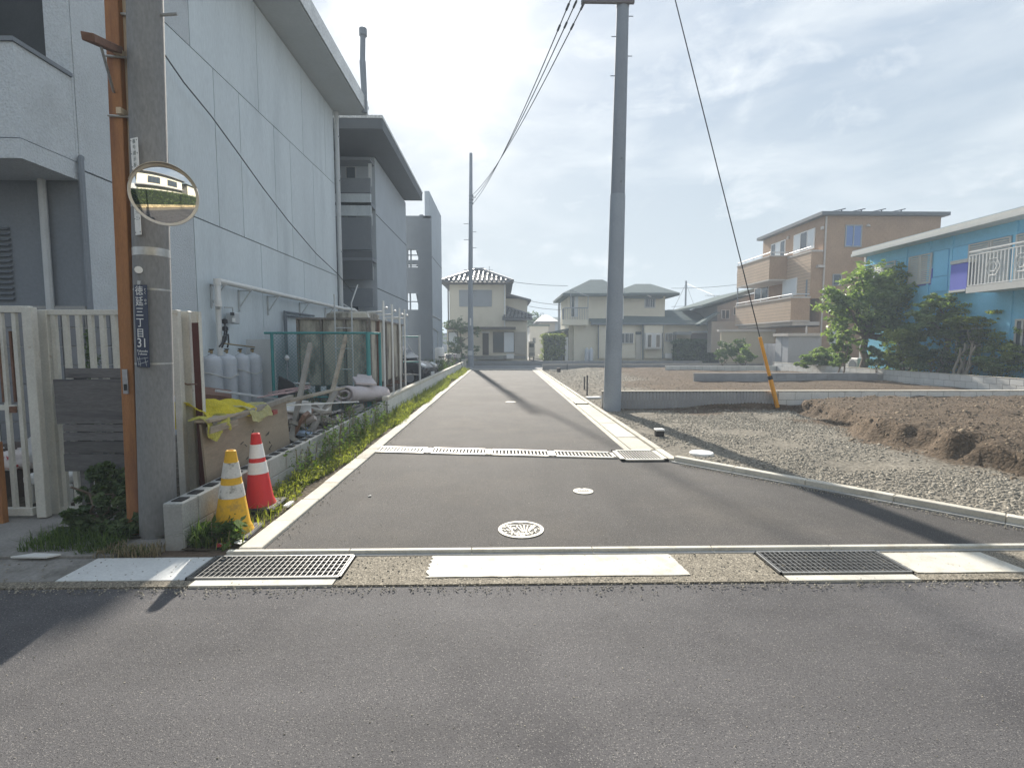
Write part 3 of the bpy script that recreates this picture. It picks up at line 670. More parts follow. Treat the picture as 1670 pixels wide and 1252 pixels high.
# down pipe at the far corner with brackets
px_=PX(552,300,-5.42); 
MB().tube([(-5.42,17.2,0),(-5.42,17.2,9.1)],.075,12).build('downpipe',m_pipe,bld,True)
for z in(2.4,4.6,6.9,8.3): B(-5.52,-5.33,17.16,17.24,z,z+.04).build('bracket',m_dkgrey,bld)
MB().tube([(-5.42,17.4,2.9),(-5.15,17.35,2.75),(-5.15,17.35,.1)],.035).build('drain_pipe',m_pipe,bld,True)
# flue
c=PY(594,175,17.2); tp=PY(592,50,17.2)
fl=MB().tube([(c[0],17.2,9.1),(c[0]+.01,17.2,9.7),(c[0]-.02,17.2,10.7),(c[0]-.02,17.2,10.72),(tp[0],17.2,tp[2])],[.09,.09,.1,.085,.085],14).build('flue',m_dkgrey,bld,True)
MB().tube([(tp[0],17.2,tp[2]-.17),(tp[0],17.2,tp[2]+.05)],.125,14).build('flue_cap',m_dkgrey,fl,True)
# ---- second block with balconies
Y2=20.2; X2=-5.1
B(-12,X2-1.4,17.2,Y2+.7,0,9.0).build('link_wall',m_dkgrey,bld)
m_wing=M('wing_wall_paint',(.42,.46,.5),.8,.07,1.2,.08,30,.2,.004)
B(-12,X2,Y2+.7,27.4,0,9.0).build('wing_wall',m_wing,bld)
def zP(py): return PY(585,py,Y2)[2]
for nm,a,b,mm_ in(('parapet',314,290,m_dkgrey),('parapet',352,316,m_panel),('parapet',407,354,m_dkgrey),('parapet',456,409,m_recess),('parapet',500,470,m_dkgrey)):
    B(X2-1.6,X2-.02,Y2+.02 if mm_!=m_panel else Y2,Y2+.12,zP(a),zP(b)).build(nm,mm_,bld)
for a in(256,330,420,512):
    B(X2-1.6,X2+.0,Y2,Y2+.695,zP(a)-.12,zP(a)).build('balcony_slab',m_dkgrey,bld)
for py0,py1 in((262,300),(345,372),(440,452),(465,505)):
    w=B(X2-1.15,X2-.75,Y2+.66,Y2+.698,zP(py1),zP(py0)).build('window',m_alu,bld); B(X2-1.12,X2-.78,Y2+.655,Y2+.66,zP(py1)+.03,zP(py0)-.03).build('pane',m_pane,w)
for a,b in((365,345),(455,433),(300,262)):
    B(X2-.16,X2-.03,Y2+.3,Y2+.32,zP(a),zP(b)).build('sky_gap_plate',m_lightpane,bld)  # white plates stand in for bright sky seen through the balcony gaps
for z in(3.82,6.78): B(X2-.002,X2+.002,Y2+.7,27.4,z-.02,z+.02).build('joint_line',m_joint,bld)
rf2=B(-12,-4.2,18.4,27.3,9.08,9.52).build('roof',M('dark_roof_paint',(.085,.095,.105),.8,.08,2),bld)
B(-12.02,-4.18,18.38,27.32,9.44,9.54).build('fascia',m_fascia,rf2)
# ---- open stair tower and fin wall
Y3=28.6
def xz(px,py): q=PY(px,py,Y3); return q[0],q[2]
xl=-5.6; xr=PY(704,450,Y3)[0]
zt=xz(690,352)[1]
def hole_wall(name,x0,x1,y0,y1,z0,z1,holes,mat,parent):
    """wall with rectangular openings: built as bands so light passes through"""
    zs_=sorted({z0,z1,*[h[2] for h in holes],*[h[3] for h in holes]}); mb=MB()
    for a,b in zip(zs_,zs_[1:]):
        hs=sorted([h for h in holes if h[2]<=a+1e-6 and h[3]>=b-1e-6]); x=x0
        for h in hs:
            if h[0]>x: mb.box(x,h[0],y0,y1,a,b)
            x=h[1]
        if x<x1: mb.box(x,x1,y0,y1,a,b)
    return mb.build(name,mat,parent)
hs=[]
for a,b,c_,d in((665,682,407,424),(665,682,431,436),(664,682,478,505)):
    x0,z1=xz(a,c_); x1,z0=xz(b,d); hs.append((x0,x1,z0,z1))
wl=hole_wall('stair_wall',xl,xr,Y3,Y3+.2,0,zt,hs,m_dkgrey,bld)
for i,h in enumerate(hs):
    B(h[0]+.12,h[0]+.19,Y3+.05,Y3+.15,h[2],h[3]).build('mullion',m_dkgrey,bld)
    B(h[0],h[1],Y3+.06,Y3+.14,(h[2]+h[3])/2-.03,(h[2]+h[3])/2+.02).build('rail',m_dkgrey,bld)
    # sloping stair flight crossing the opening
    MB().prism([(h[1]-.16,Y3+.25,h[3]),(h[1]+.2,Y3+.25,h[3]),(h[1]+.2,Y3+.25,h[2]),(h[1]+.02,Y3+.25,h[2])],(0,.3,0)).build('stair_flight',m_dkgrey,bld)
for i,(a,b,zt_) in enumerate(((684,690,350),(690,703,356))): 
    p0=xz(a,zt_); p1=xz(b,zt_); B(p0[0],p1[0],Y3,Y3+.2,zt+.001,p0[1]).build('stair_top',m_dkgrey,bld)
B(-4.55,xr,Y3+.205,Y3+.28,0,2.0).build('door',m_recess,bld)
fin=B(-4.47,-4.2,29.9,35.6,0,10.35).build('fin_wall',m_wing,bld); 
B(-4.199,-4.195,29.9,35.6,6.75,6.79).build('joint_line',m_joint,bld)
MB().tube([PX(703,513,-4.17),PX(719,522,-4.17)],.04).build('pipe',m_pipe,bld,True)
MB().tube([PX(703,513,-4.17),PX(703,532,-4.17),PX(714,541,-4.17),PX(714,570,-4.17)],.04).build('pipe',m_pipe,bld,True)
# upper white pvc pipe along the wall
t=thing('wall_pipe','long white plastic pipe on triangular brackets along the grey wall','pipe',(-5.3,9.3,2.2))
a=PX(355,457,-5.28); b=PX(548,501,-5.28)
zp=(a[2]+b[2])/2
MB().tube([(-5.28,a[1]-.02,zp-.45),(-5.28,a[1]-.02,zp-.03),(-5.28,a[1]+.03,zp),(-5.28,b[1]+.6,zp),(-5.0,b[1]+1.0,zp-.02),(-4.9,b[1]+1.1,zp-.12)],.055,10).build('main_pipe',m_whitemetal,t,True)
MB().tube([(-5.28,a[1]-.02,zp-.44),(-5.34,a[1]+.08,zp-.52),(-5.34,a[1]+.08,1.2)],.05,10).build('drop_pipe',m_whitemetal,t,True)
for z in(zp-.03,zp-.42): MB().tube([(-5.28,a[1]-.02,z-.06),(-5.28,a[1]-.02,z+.06)],.067,10).build('coupling',m_whitemetal,t,True)
for px in(362,405,450,500,540):
    y=PX(px,470,-5.28)[1]
    mb=MB(); mb.beam((-5.49,y,zp-.07),(-5.2,y,zp-.07),.03,.03); mb.beam((-5.48,y,zp-.5),(-5.48,y,zp-.05),.03,.03); mb.beam((-5.48,y,zp-.42),(-5.24,y,zp-.08),.02,.02); mb.build('bracket',m_pipe,t)
# dark conduit pipes
t=thing('conduit','pair of dark pipes fixed to the grey wall behind the green fence','pipe',(-5.4,13,2.3))
for k,(pa,pb) in enumerate((((464,508),(512,518)),((466,514),(512,525)))):
    q=PX(*pa,-5.42); r_=PX(*pb,-5.42); MB().tube([(-5.42,q[1],q[2]-1.3),(-5.42,q[1],q[2]),(-5.42,r_[1],q[2])],.03).build('pipe',m_dkgrey,t,True)
# cable crossing the wall
t=thing('wall_cable','thin sagging cable crossing the face of the grey building','cable',(-4,8,6))
pts=[]
for px,py in((262,80),(300,135),(345,190),(390,252),(430,308),(470,360),(515,413),(552,448),(575,476)):
    s=(px-262)/313; q=PX(px,py,-5.35) if s>0 else PX(px,py,-5.35); pts.append((q[0],q[1],q[2]))
MB().tube(pts,.012,5).build('wire',m_joint,t)
# ================================================================ YARD behind the left wall
m_cyl=M('gas_cylinder_grey',(.5,.53,.57),.5,.08,3,.06,40,.1,.002,rnd=.04,stain=(.4,.4,.41),st=(.6,.75),ss=4)
m_brass=M('brass',(.35,.27,.15),.4,.1,8,metal=.8)
m_black=M('black_plastic',(.025,.025,.027),.5,.1,6)
m_rope=M('pale_rope',(.55,.54,.5),.9,.1,30)
m_rust=M('rusty_steel',(.17,.09,.06),.8,.25,6,.2,50,.4,.003)
m_ply=M('weathered_plywood',(.3,.245,.18),.85,.14,1.3,.12,60,.2,.002,stain=(.19,.155,.12),st=(.5,.7),ss=2.2,stretch=(1,.5,2))
m_wood=M('weathered_plank',(.36,.31,.24),.9,.2,2,.2,40,.4,.003,stretch=(.4,.4,3),stain=(.2,.17,.13),st=(.5,.7),ss=3)
m_wood2=M('grey_timber',(.26,.24,.21),.9,.2,2,.2,40,.4,.003,stretch=(3,3,.4))
m_pink=M('faded_pink',(.5,.36,.36),.85,.15,5,.1,40,.2)
m_net=M('yellow_net',(.8,.68,.05),.8,.22,6,.35,90,.9,.01,trans=(.35,(.8,.66,.05)))
m_net2=M('pale_yellow_net',(.62,.6,.3),.8,.2,8,.35,90,.9,.01,trans=(.4,(.7,.68,.35)))
m_fut=M('quilted_futon',(.56,.5,.5),.95,.12,4,.1,40,.4,.006)
m_plastic=M('white_plastic_bag',(.72,.72,.73),.35,.12,6,.1,30,.5,.01,trans=(.3,(.8,.8,.8)))
m_card=M('brown_cardboard',(.33,.25,.16),.9,.12,3,.1,40,.1)
m_teal=M('green_fence_paint',(.06,.27,.27),.55,.1,5,.08,50,.1)
m_blue=M('blue_plastic',(.03,.25,.62),.4,.1,5)
m_redp=M('red_plastic',(.5,.03,.03),.5,.1,5)
m_tank=M('stained_tank_panel',(.46,.43,.36),.8,.14,2.2,.1,30,.2,.004,stain=(.09,.08,.07),st=(.46,.64),ss=1.5,stretch=(1.6,1.6,.5))
m_tankdk=M('tank_flange',(.2,.18,.16),.8,.2,5,.2,40,.3)
# gas cylinders
def cylinder(x,y,label):
    t=thing('gas_cylinder',label,'gas cylinder',(x,y,.2),0,'gas cylinders in front of the grey wall'); r=.16
    MB().lathe([(r*.9,0),(r,.03),(r,.98),(r*.985,1.05),(r*.93,1.09),(r*.75,1.125),(.06,1.15),(.05,1.17)],(x,y,.2),24).build('tank',m_cyl,t,True)
    MB().lathe([(r+.004,.955),(r+.004,.965)],(x,y,.2),24).build('weld_band',m_pipe,t,True)
    mb=MB().lathe([(.02,1.18),(.025,1.24),(.015,1.25)],(x,y,.2),10); mb.tube([(x,y,1.42),(x-.0,y-.08,1.42)],.015); mb.build('valve',m_brass,t)
    MB().lathe([(.04,1.245),(.04,1.265)],(x,y,.2),10).build('valve_handle',m_black,t)
    return t
ys=[PX(346,600,-5.12)[1],PX(371,600,-5.12)[1],PX(393,600,-5.12)[1],PX(413,600,-5.12)[1]]
ls=['nearest grey gas cylinder, beside the brown channel post','second grey gas cylinder from the brown post, directly under the gas meter','third grey gas cylinder from the brown post','farthest grey gas cylinder, against the thin grey board']
for y,l_ in zip(ys,ls): cylinder(-5.12,y,l_)
B(-5.45,-4.85,ys[0]-.3,ys[3]+.3,.0,.2).build('plinth',m_oldconc); tag(bpy.context.scene.objects['plinth'],'concrete plinth under the gas cylinders','plinth')
t=thing('safety_chain','thin pale chain sagging round the gas cylinders','chain',(-5,9.3,.9))
for ya,yb,zz in((ys[0],ys[1],.98),(ys[2],ys[3],1.0)):
    MB().tube([(-5.4,ya-.2,zz+.12),(-5.05,ya-.17,zz+.06),(-4.95,ya-.04,zz),(-4.945,(ya+yb)/2,zz-.05),(-4.95,yb+.05,zz),(-5.1,yb+.18,zz+.1)],.009,6).build('chain',m_rope,t,True)
t=thing('grey_board','thin grey board standing upright beside the gas cylinders','board',(-5.1,ys[3]+.3,.05))
q=PX(421,475,-5.2); MB().obox((-5.1,ys[3]+.32,.85),(.55,.03,1.6),(0,0,.35)).build('board',m_pipe,t)
# gas meter and regulators
t=thing('gas_meter','gas meter with regulator and hoses on the wall above the cylinders','gas meter',(-5.4,9.6,1.6))
def WP(px,py,X=-5.36): return PX(px,py,X)
mb=MB(); c=WP(380,519); mb.obox(c,(.16,.22,.22)); mb.build('meter_body',m_pipe,t,bev=.015)
c=WP(379,512,-5.27); MB().obox(c,(.01,.13,.06)).build('dial_window',m_black,t)
c=WP(381,522,-5.27); MB().obox(c,(.012,.11,.08)).build('label_plate',m_whitemetal,t)
for k,(a,b) in enumerate((((366,520),(366,545)),((370,540),(362,566)),((366,545),(358,565)),((372,545),(371,566)))):
    p,q=WP(*a,-5.3),WP(*b,-5.2); MB().tube([p,((p[0]+q[0])/2,(p[1]+q[1])/2+.03,(p[2]+q[2])/2-.03),q],.016,7).build('hose',m_black,t,True)
for px,py in((366,524),(367,536),(365,552)):
    c=WP(px,py,-5.3); MB().lathe([(.02,-.05),(.055,-.03),(.055,.03),(.02,.05)],c,12).build('regulator',m_black,t,True)
c=WP(366,560,-5.2); q=WP(415,566,-5.15); MB().tube([c,q],.014).build('manifold_pipe',m_brass,t,True)
c=WP(380,510); MB().tube([(c[0],c[1],c[2]),(c[0],c[1],c[2]+.1),(c[0]-.1,c[1]-.12,c[2]+.1)],.018).build('inlet_pipe',m_pipe,t,True)
# plywood sheet leaning on the wall
t=thing('plywood_sheet','large tan plywood sheet standing behind the cones','board',(-2.62,5.3,.2))
p=[PX(328,692,-2.64),PX(472,655,-2.6)]
y0,y1=p[0][1],p[1][1]; zt=(p[0][2]+p[1][2])/2
MB().prism([(-2.6,y0,.1),(-2.6,y1,.1),(-2.64,y1,zt),(-2.64,y0,zt)],(-.018,0,0)).build('sheet',m_ply,t)
mb=MB(); rr=random.Random(5)
for i in range(16):
    yy=y0+(y1-y0)*rr.choice((.35,.5,.62,.7))+rr.uniform(-.08,.08); zz=rr.uniform(.25,.62)
    mb.beam((-2.608+.0,yy,zz),(-2.609,yy+rr.uniform(.02,.09),zz+rr.uniform(-.03,.05)),.006,.004)
mb.build('scuffs',m_black,t)
# long planks and battens lying over the junk
def plank(name,label,p0,p1,w,h,mat,cat='plank',roll=0,group='loose timber on the junk heap'):
    t=MB().beam(p0,p1,w,h,roll).build(name,mat,bev=.003); return tag(t,label,cat,group)
plank('long_plank','long pale weathered plank sloping up over the plywood towards the futon',(-2.62,y0-.02,zt+.03),PX(557,633,-2.9),.13,.028,m_wood)
plank('long_plank','dark batten lying under the long pale plank above the plywood',(-2.62,y0+.1,zt-.02),(-2.66,y1+.2,zt+.04),.06,.05,m_wood2)
plank('thin_pole','thin white pole sloping over the junk below the futon',PX(462,661,-2.75),PX(585,655,-2.62),.022,.022,m_whitemetal,'pole')
plank('thin_pole','thin metal pole lying behind the yellow net in front of the gas cylinders',PX(352,637,-3.6),PX(466,652,-3.3),.03,.03,m_pipe,'pole')
plank('short_batten','short pale batten hanging under the yellow net on the plywood',PX(340,702,-2.58),PX(385,688,-2.58),.04,.06,m_wood)
plank('leaning_timber','left of two leaning grey timbers in front of the water tank',PX(474,722,-2.75),PX(506,562,-3.1),.06,.09,m_wood2)
plank('leaning_timber','right of two leaning timbers, taller one before the tank ladder',PX(534,672,-2.95),PX(564,549,-3.1),.05,.11,m_wood)
plank('leaning_timber','dark broken timber leaning on the wall below the futon',PX(505,705,-2.65),PX(548,640,-2.75),.07,.06,m_wood2)
plank('wall_board','split pale board lying along the top of the wall below the futon',PX(520,708,-2.56),PX(632,655,-2.56),.09,.05,m_wood)
# yellow net draped over the board edge
def drape(name,path,width,fn,mat,label,cat,group=None):
    pass
def netmesh(name,label,ys_,profile,mat,seed,cat='net'):
    rr=np.random.default_rng(seed); nu,nv=len(ys_),len(profile); v=[]
    for i,yv in enumerate(ys_):
        for j,(dx,dz) in enumerate(profile):
            k=.012+.02*abs(j-nv*.4)/nv
            w=1+.2*math.sin(i*1.1+seed)
            v.append((-2.62+dx+rr.normal()*k*.5,yv+rr.normal()*.008,zt+dz*w+.03*math.sin(i*.9+j*.5)+rr.normal()*k*.4))
    v=np.array(v); i=(np.arange(nu-1)[:,None]*nv+np.arange(nv-1)[None]).ravel(); f=np.stack([i,i+1,i+nv+1,i+nv],1)
    o=np_mesh(name,v,f,mat,None,None,True); s_=o.modifiers.new('sub','SUBSURF'); s_.levels=s_.render_levels=3
    if 'crumple' not in bpy.data.textures:
        tx=bpy.data.textures.new('crumple','CLOUDS'); tx.noise_scale=.09; tx.noise_depth=3
    dm=o.modifiers.new('crumple','DISPLACE'); dm.texture=bpy.data.textures['crumple']; dm.strength=.05; dm.texture_coords='GLOBAL'
    return tag(o,label,cat,'nets draped on the junk')
prof=[(-.5,-.1),(-.42,.05),(-.36,.1),(-.3,.15),(-.15,.1),(-.04,.05),(.0,.02),(.02,.0)]
netmesh('yellow_net','bright yellow net heaped behind the plywood by the brown post',np.linspace(y0+.12,y0+.95,12),prof,m_net,2)
prof=[(-.12,.03),(-.05,.05),(.01,.03),(.04,-.01),(.05,-.05),(.055,-.09),(.05,-.12)]
netmesh('yellow_net','olive yellow net bundle hanging at the near end of the plywood',np.linspace(y0-.03,y0+.34,8),prof,M('olive_net',(.42,.4,.08),.85,.3,9,.35,80,.9,.01),5)
prof=[(-.2,.05),(-.1,.05),(.0,.025),(.035,-.03),(.05,-.07),(.05,-.1)]
netmesh('yellow_net','pale yellow net corner hanging over the plywood top',np.linspace(y0+.75,y0+1.2,8),prof,m_net2,8)
# rolled futon
t=thing('rolled_futon','rolled pinkish quilted futon lying on the junk by the wall','futon',PX(590,640,-2.85))
a=Vector(PX(560,642,-3.0)); b=Vector(PX(622,640,-2.62)); d=(b-a).normalized(); sd=Vector((-d.y,d.x,0)); mb=MB(); n=26; k=0
prev=None; pts=[]
for i in range(60):
    th=i/59*2*math.pi*2.1; r=.07+.17*i/59; pts.append((r*math.cos(th)*1.15,r*math.sin(th)*.85))
vs=[];segs=9
for s_ in range(segs):
    c=a.lerp(b,s_/(segs-1))
    pf=1+.05*math.sin(s_*2.2)
    for j,(u,w) in enumerate(pts):
        bump=.006*math.sin(s_*3.1+j*.7); vs.append(c+sd*(u*pf)+Vector((0,0,(w*pf)+bump)))
fs_=[]
m_=len(pts)
for s_ in range(segs-1):
    for j in range(m_-1): fs_.append((s_*m_+j,s_*m_+j+1,(s_+1)*m_+j+1,(s_+1)*m_+j))
mb.add(vs,fs_); o=mb.build('roll',m_fut,t,True); so_=o.modifiers.new('solid','SOLIDIFY'); so_.thickness=.035
c=Vector(PX(592,622,-2.8)); mb=MB(); mb.obox(c+Vector((0,.1,.0)),(.42,.4,.06),(.25,.1,.5)); mb.obox(c+Vector((-.04,.2,.02)),(.3,.36,.05),(.5,.1,.2)); mb.build('folded_flap',m_fut,t,bev=.02,seg=2)
# junk heap pieces
def box_thing(name,label,c,size,rot,mat,cat,bev=.004):
    return tag(MB().obox(c,size,rot).build(name,mat,bev=bev),label,cat,'things on the junk heap')
box_thing('cardboard_box','crushed brown cardboard box behind the white fence post',PX(282,615,-3.6),(.4,.4,.35),(0,.1,.3),m_card,'box')
box_thing('drawer_unit','pale broken drawer lying on the junk between the leaning timbers',PX(512,668,-2.9),(.45,.5,.14),(.1,.15,.2),M('pale_laminate',(.6,.57,.52),.6,.1,4),'drawer')
box_thing('broken_board','brown wooden panel tipped over behind the wall below the timbers',PX(492,692,-2.8),(.05,.7,.4),(0,.5,.2),M('brown_panel',(.2,.11,.07),.6,.15,4),'panel')
box_thing('broken_board','dark flat panel lying on the wall side of the junk heap',PX(556,672,-2.75),(.35,.9,.03),(.0,-.35,-.1),m_black,'panel')
box_thing('broken_board','reddish broken panel lying behind the yellow net',PX(335,640,-3.9),(.6,.7,.06),(.05,.2,.5),m_rust,'panel')
box_thing('white_sheet','white crumpled board lying on the junk right of the plywood',PX(486,664,-2.9),(.35,.4,.03),(.25,.15,.4),m_whitemetal,'board')
box_thing('blue_tray','small pale blue tray low in the junk right of the plywood',PX(498,704,-2.72),(.2,.3,.05),(.1,.2,.2),M('pale_blue',(.35,.45,.6),.5,.1,5),'tray')
box_thing('red_block','small dull red block on the top edge of the plywood',PX(446,672,-2.62),(.05,.12,.05),(0,0,.05),M('dull_red',(.3,.06,.05),.7,.15,6),'block')
mb=MB(); rr=random.Random(11)
for i in range(60):
    y=rr.uniform(5.3,9.6); x=rr.uniform(-3.9,-2.62); z=.1+.5*rr.random()*(1-abs(y-7)/4)
    mb.obox((x,y,z),(rr.uniform(.1,.7),rr.uniform(.03,.3),rr.uniform(.02,.08)),(rr.uniform(-.6,.6),rr.uniform(-.6,.6),rr.uniform(0,3)))
o=mb.build('debris',m_wood2); o['kind']='stuff'
mb=MB()
for i in range(40):
    y=rr.uniform(5.6,9.2); x=rr.uniform(-3.6,-2.64); z=.15+.42*rr.random()*(1-abs(y-7)/4)
    mb.obox((x,y,z),(rr.uniform(.05,.4),rr.uniform(.03,.3),rr.uniform(.02,.06)),(rr.uniform(-.6,.6),rr.uniform(-.6,.6),rr.uniform(0,3)))
o=mb.build('debris',M('pale_debris',(.5,.45,.42),.8,.3,3)); o['kind']='stuff'
# pink wire racks
for i,(px,py) in enumerate(((458,645),(472,641))):
    t=thing('wire_rack',('pink wire rack tipped on its side behind the long plank','pink wire rack lying on top of the other rack')[i],'rack',PX(px,py,-3.2),.2*i,'pink wire racks'); c=Vector(PX(px,py,-3.2)); mb=MB()
    for k in range(7): mb.beam(c+Vector((-.2,-.25+.08*k,.03*i)),c+Vector((.2,-.25+.08*k+.1,.06+.03*i)),.012,.012)
    for k in range(3): mb.beam(c+Vector((-.2+.2*k,-.28,.03*k)),c+Vector((-.2+.2*k,.3,.03*k)),.014,.014)
    mb.build('wires',m_pink,t)
# dark sheet leaning, tyre like arch
t=tag(MB().prism([(-4.2,9.4,.2),(-3.7,9.4,.2),(-3.75,9.45,.55),(-3.95,9.5,.82),(-4.2,9.5,.95)],(0,.06,0)).build('rubber_mat',m_black),'black rubber mat standing curved beside the green fence','mat')
# ---- green chain link fence
YG=PY(600,600,10.5)[1]
t=thing('mesh_fence','green pipe framed chain link fence before the water tank','fence',(-3.8,10.5,0))
xa,xb=PY(443,545,10.5)[0],PY(600,545,10.5)[0]; xc=PY(619,545,10.9)[0]; zr=PY(520,543,10.5)[2]
for x,r,y in((xa,.03,10.5),(xb,.045,10.5),(xc,.03,10.9)): MB().tube([(x,y,0),(x,y,zr+.02)],r,10).build('post',m_teal,t,True)
MB().tube([(xa-.15,10.5,zr),(xb,10.5,zr),(xc,10.9,zr)],.024,8).build('rail',m_teal,t,True)
MB().tube([(xa-.15,10.5,.45),(xb,10.5,.45),(xc,10.9,.45)],.016,8).build('rail',m_teal,t,True)
mb=MB(); n=0
for s in(1,-1):
    x=xa-2
    while x<xb+2:
        a0,a1=x,x+s*(zr-.1); lo,hi=max(min(a0,a1),xa),min(max(a0,a1),xb)
        if hi>lo:
            f0=(lo-a0)/(a1-a0); f1=(hi-a0)/(a1-a0); mb.beam((lo,10.5,.1+f0*(zr-.1)),(hi,10.5,.1+f1*(zr-.1)),.004,.004)
        x+=.075
o=mb.build('chain_link',m_teal,t); o['kind']='stuff'
# ---- water tank
t=thing('water_tank','big stained panelled water tank with flanged ribs and pipe ladder','water tank',(-3.7,11.2,0))
xl_,xr_=PY(487,560,11.2)[0],PY(601,560,11.2)[0]; yb_=PX(657,560,xr_)[1]; zt_=PY(540,519,11.2)[2]; zb=.62
B(xl_+.02,xr_-.02,11.22,yb_-.02,zb,zt_-.02).build('inner_shell',m_tankdk,t)
xs_=[xl_,PY(525,560,11.2)[0],PY(563,560,11.2)[0],xr_]
for i in range(3):
    for z0,z1 in((zb,zt_),):
        p_=B(xs_[i]+.03,xs_[i+1]-.03,11.195,11.22,z0+.02,z1-.02).build('tank_panel',m_tank,t,bev=.012)
for x in xs_: B(x-.022,x+.022,11.15,11.22,zb,zt_).build('flange',m_tankdk,t)
B(xl_-.02,xr_+.02,11.14,11.21,zt_-.03,zt_+.012).build('flange',m_tankdk,t)
nb=5
for i in range(nb):
    y0_,y1_=11.2+(yb_-11.2)*i/nb,11.2+(yb_-11.2)*(i+1)/nb
    for z0,z1 in((zb,zt_),): B(xr_-.02,xr_+.005,y0_+.05,y1_-.05,z0+.02,z1-.02).build('tank_panel',m_tank,t,bev=.012)
    B(xr_-.02,xr_+.06,y0_-.03,y0_+.03,zb-.1,zt_).build('flange',m_rust if i%2 else m_tankdk,t)
B(xr_-.01,xr_+.055,11.15,yb_,zt_-.03,zt_+.012).build('flange',m_tankdk,t)
B(xl_,xr_,11.2,yb_,zt_-.019,zt_).build('tank_top',m_tank,t)
MB().lathe([(.62,0),(.6,.14),(.5,.19),(.0,.2)],((xl_+xr_)/2+.15,12.2,zt_),28).build('hatch',m_tank,t,True)
for i in range(6):
    y=11.25+(yb_-11.3)*i/5
    for x in(xl_+.1,(xl_+xr_)/2,xr_-.06): B(x-.05,x+.05,y-.04,y+.04,0,zb).build('leg',m_tankdk,t)
rv=MB()
for x in xs_[:1]+xs_[-1:]:
    for k in range(11): rv.obox((x,11.148,zb+.1+k*.13),(.02,.012,.02))
rv.build('bolts',m_rust,t)['kind']='stuff'
# ladder pipes
l0,l1=PY(545,480,11.05),PY(573,490,11.05)
lad=MB().tube([(l0[0],11.05,.4),(l0[0],11.05,l0[2])],.016).build('ladder',m_pipe,t,True)
MB().tube([(l1[0],11.05,.4),(l1[0],11.05,l1[2]-.05),(l1[0]+.1,11.2,l1[2]+.35)],.016).build('ladder_rail',m_pipe,lad,True)
for z in(1.0,1.45,1.9): MB().tube([(l0[0],11.05,z),(l1[0],11.05,z)],.012).build('rung',m_pipe,lad)
# pipe frames right of tank
for i,(px,py) in enumerate(((627,491),(641,497),(653,503),(661,505))):
    Xp=-2.63; y=PX(px,600,Xp)[1]; ztop=PX(px,py,Xp)[2]
    q=thing('pipe_post',('nearest','second','third','farthest')[i]+' upright steel pipe post along the right side of the water tank','pipe',(Xp,y,0),0,'steel pipe posts beside the tank')
    MB().tube([(Xp,y,.0),(Xp,y,ztop)],.026,8).build('post',m_whitemetal,q,True)
    MB().tube([(Xp,y,ztop-.24),(xr_-.05,y+.03,ztop-.25)],.02,8).build('arm',m_whitemetal,q,True)
    MB().tube([(xr_-.05,y+.03,ztop-.25),(xr_+.0,y+.03,zt_)],.02,8).build('arm',m_whitemetal,q,True)
    MB().lathe([(.0,-.035),(.035,-.01),(.035,.01),(0,.035)],(Xp+.07,y,ztop-.16),8).build('clamp',m_whitemetal,q,True)
    MB().tube([(Xp,y,.55),(xr_+.05,y,.55)],.018).build('brace',m_rust,q)
# small standpipe
t=thing('standpipe','small bent grey water pipe standing before the tank','pipe',(-4.3,10,0)); c=PY(465,625,9.6); d=PY(487,624,9.6)
MB().tube([(c[0],9.6,0),(c[0],9.6,c[2]-.04),(c[0]+.05,9.6,c[2]),(d[0]+.2,9.6,c[2])],.018).build('pipe',m_pipe,t,True)
c=PY(468,584,9.6); MB().lathe([(.03,-.04),(.05,0),(.02,.06)],(c[0],9.6,c[2]),8).build('tap',m_pipe,t); MB().tube([(c[0],9.6,.3),(c[0],9.6,c[2])],.012).build('riser',m_dkgrey,t)
# ---- green frame gate, dark parked car beyond
t=thing('tube_gate','green tube gate frame standing in front of the parked car','gate',(-3.4,15.5,0))
Yg=15.4; a=PY(657,549,Yg); b=PY(684,549,Yg)
for py in(549,590,611): c=PY(670,py,Yg)[2]; MB().tube([(a[0],Yg,c),(b[0],Yg,c)],.022).build('rail',m_teal if py!=611 else m_galv,t,True)
MB().tube([(b[0],Yg,0),(b[0],Yg,a[2]+.05)],.035).build('post',m_pipe,t,True)
MB().tube([(a[0],Yg,a[2]),(b[0],Yg,PY(670,590,Yg)[2])],.008).build('wire',m_pipe,t)
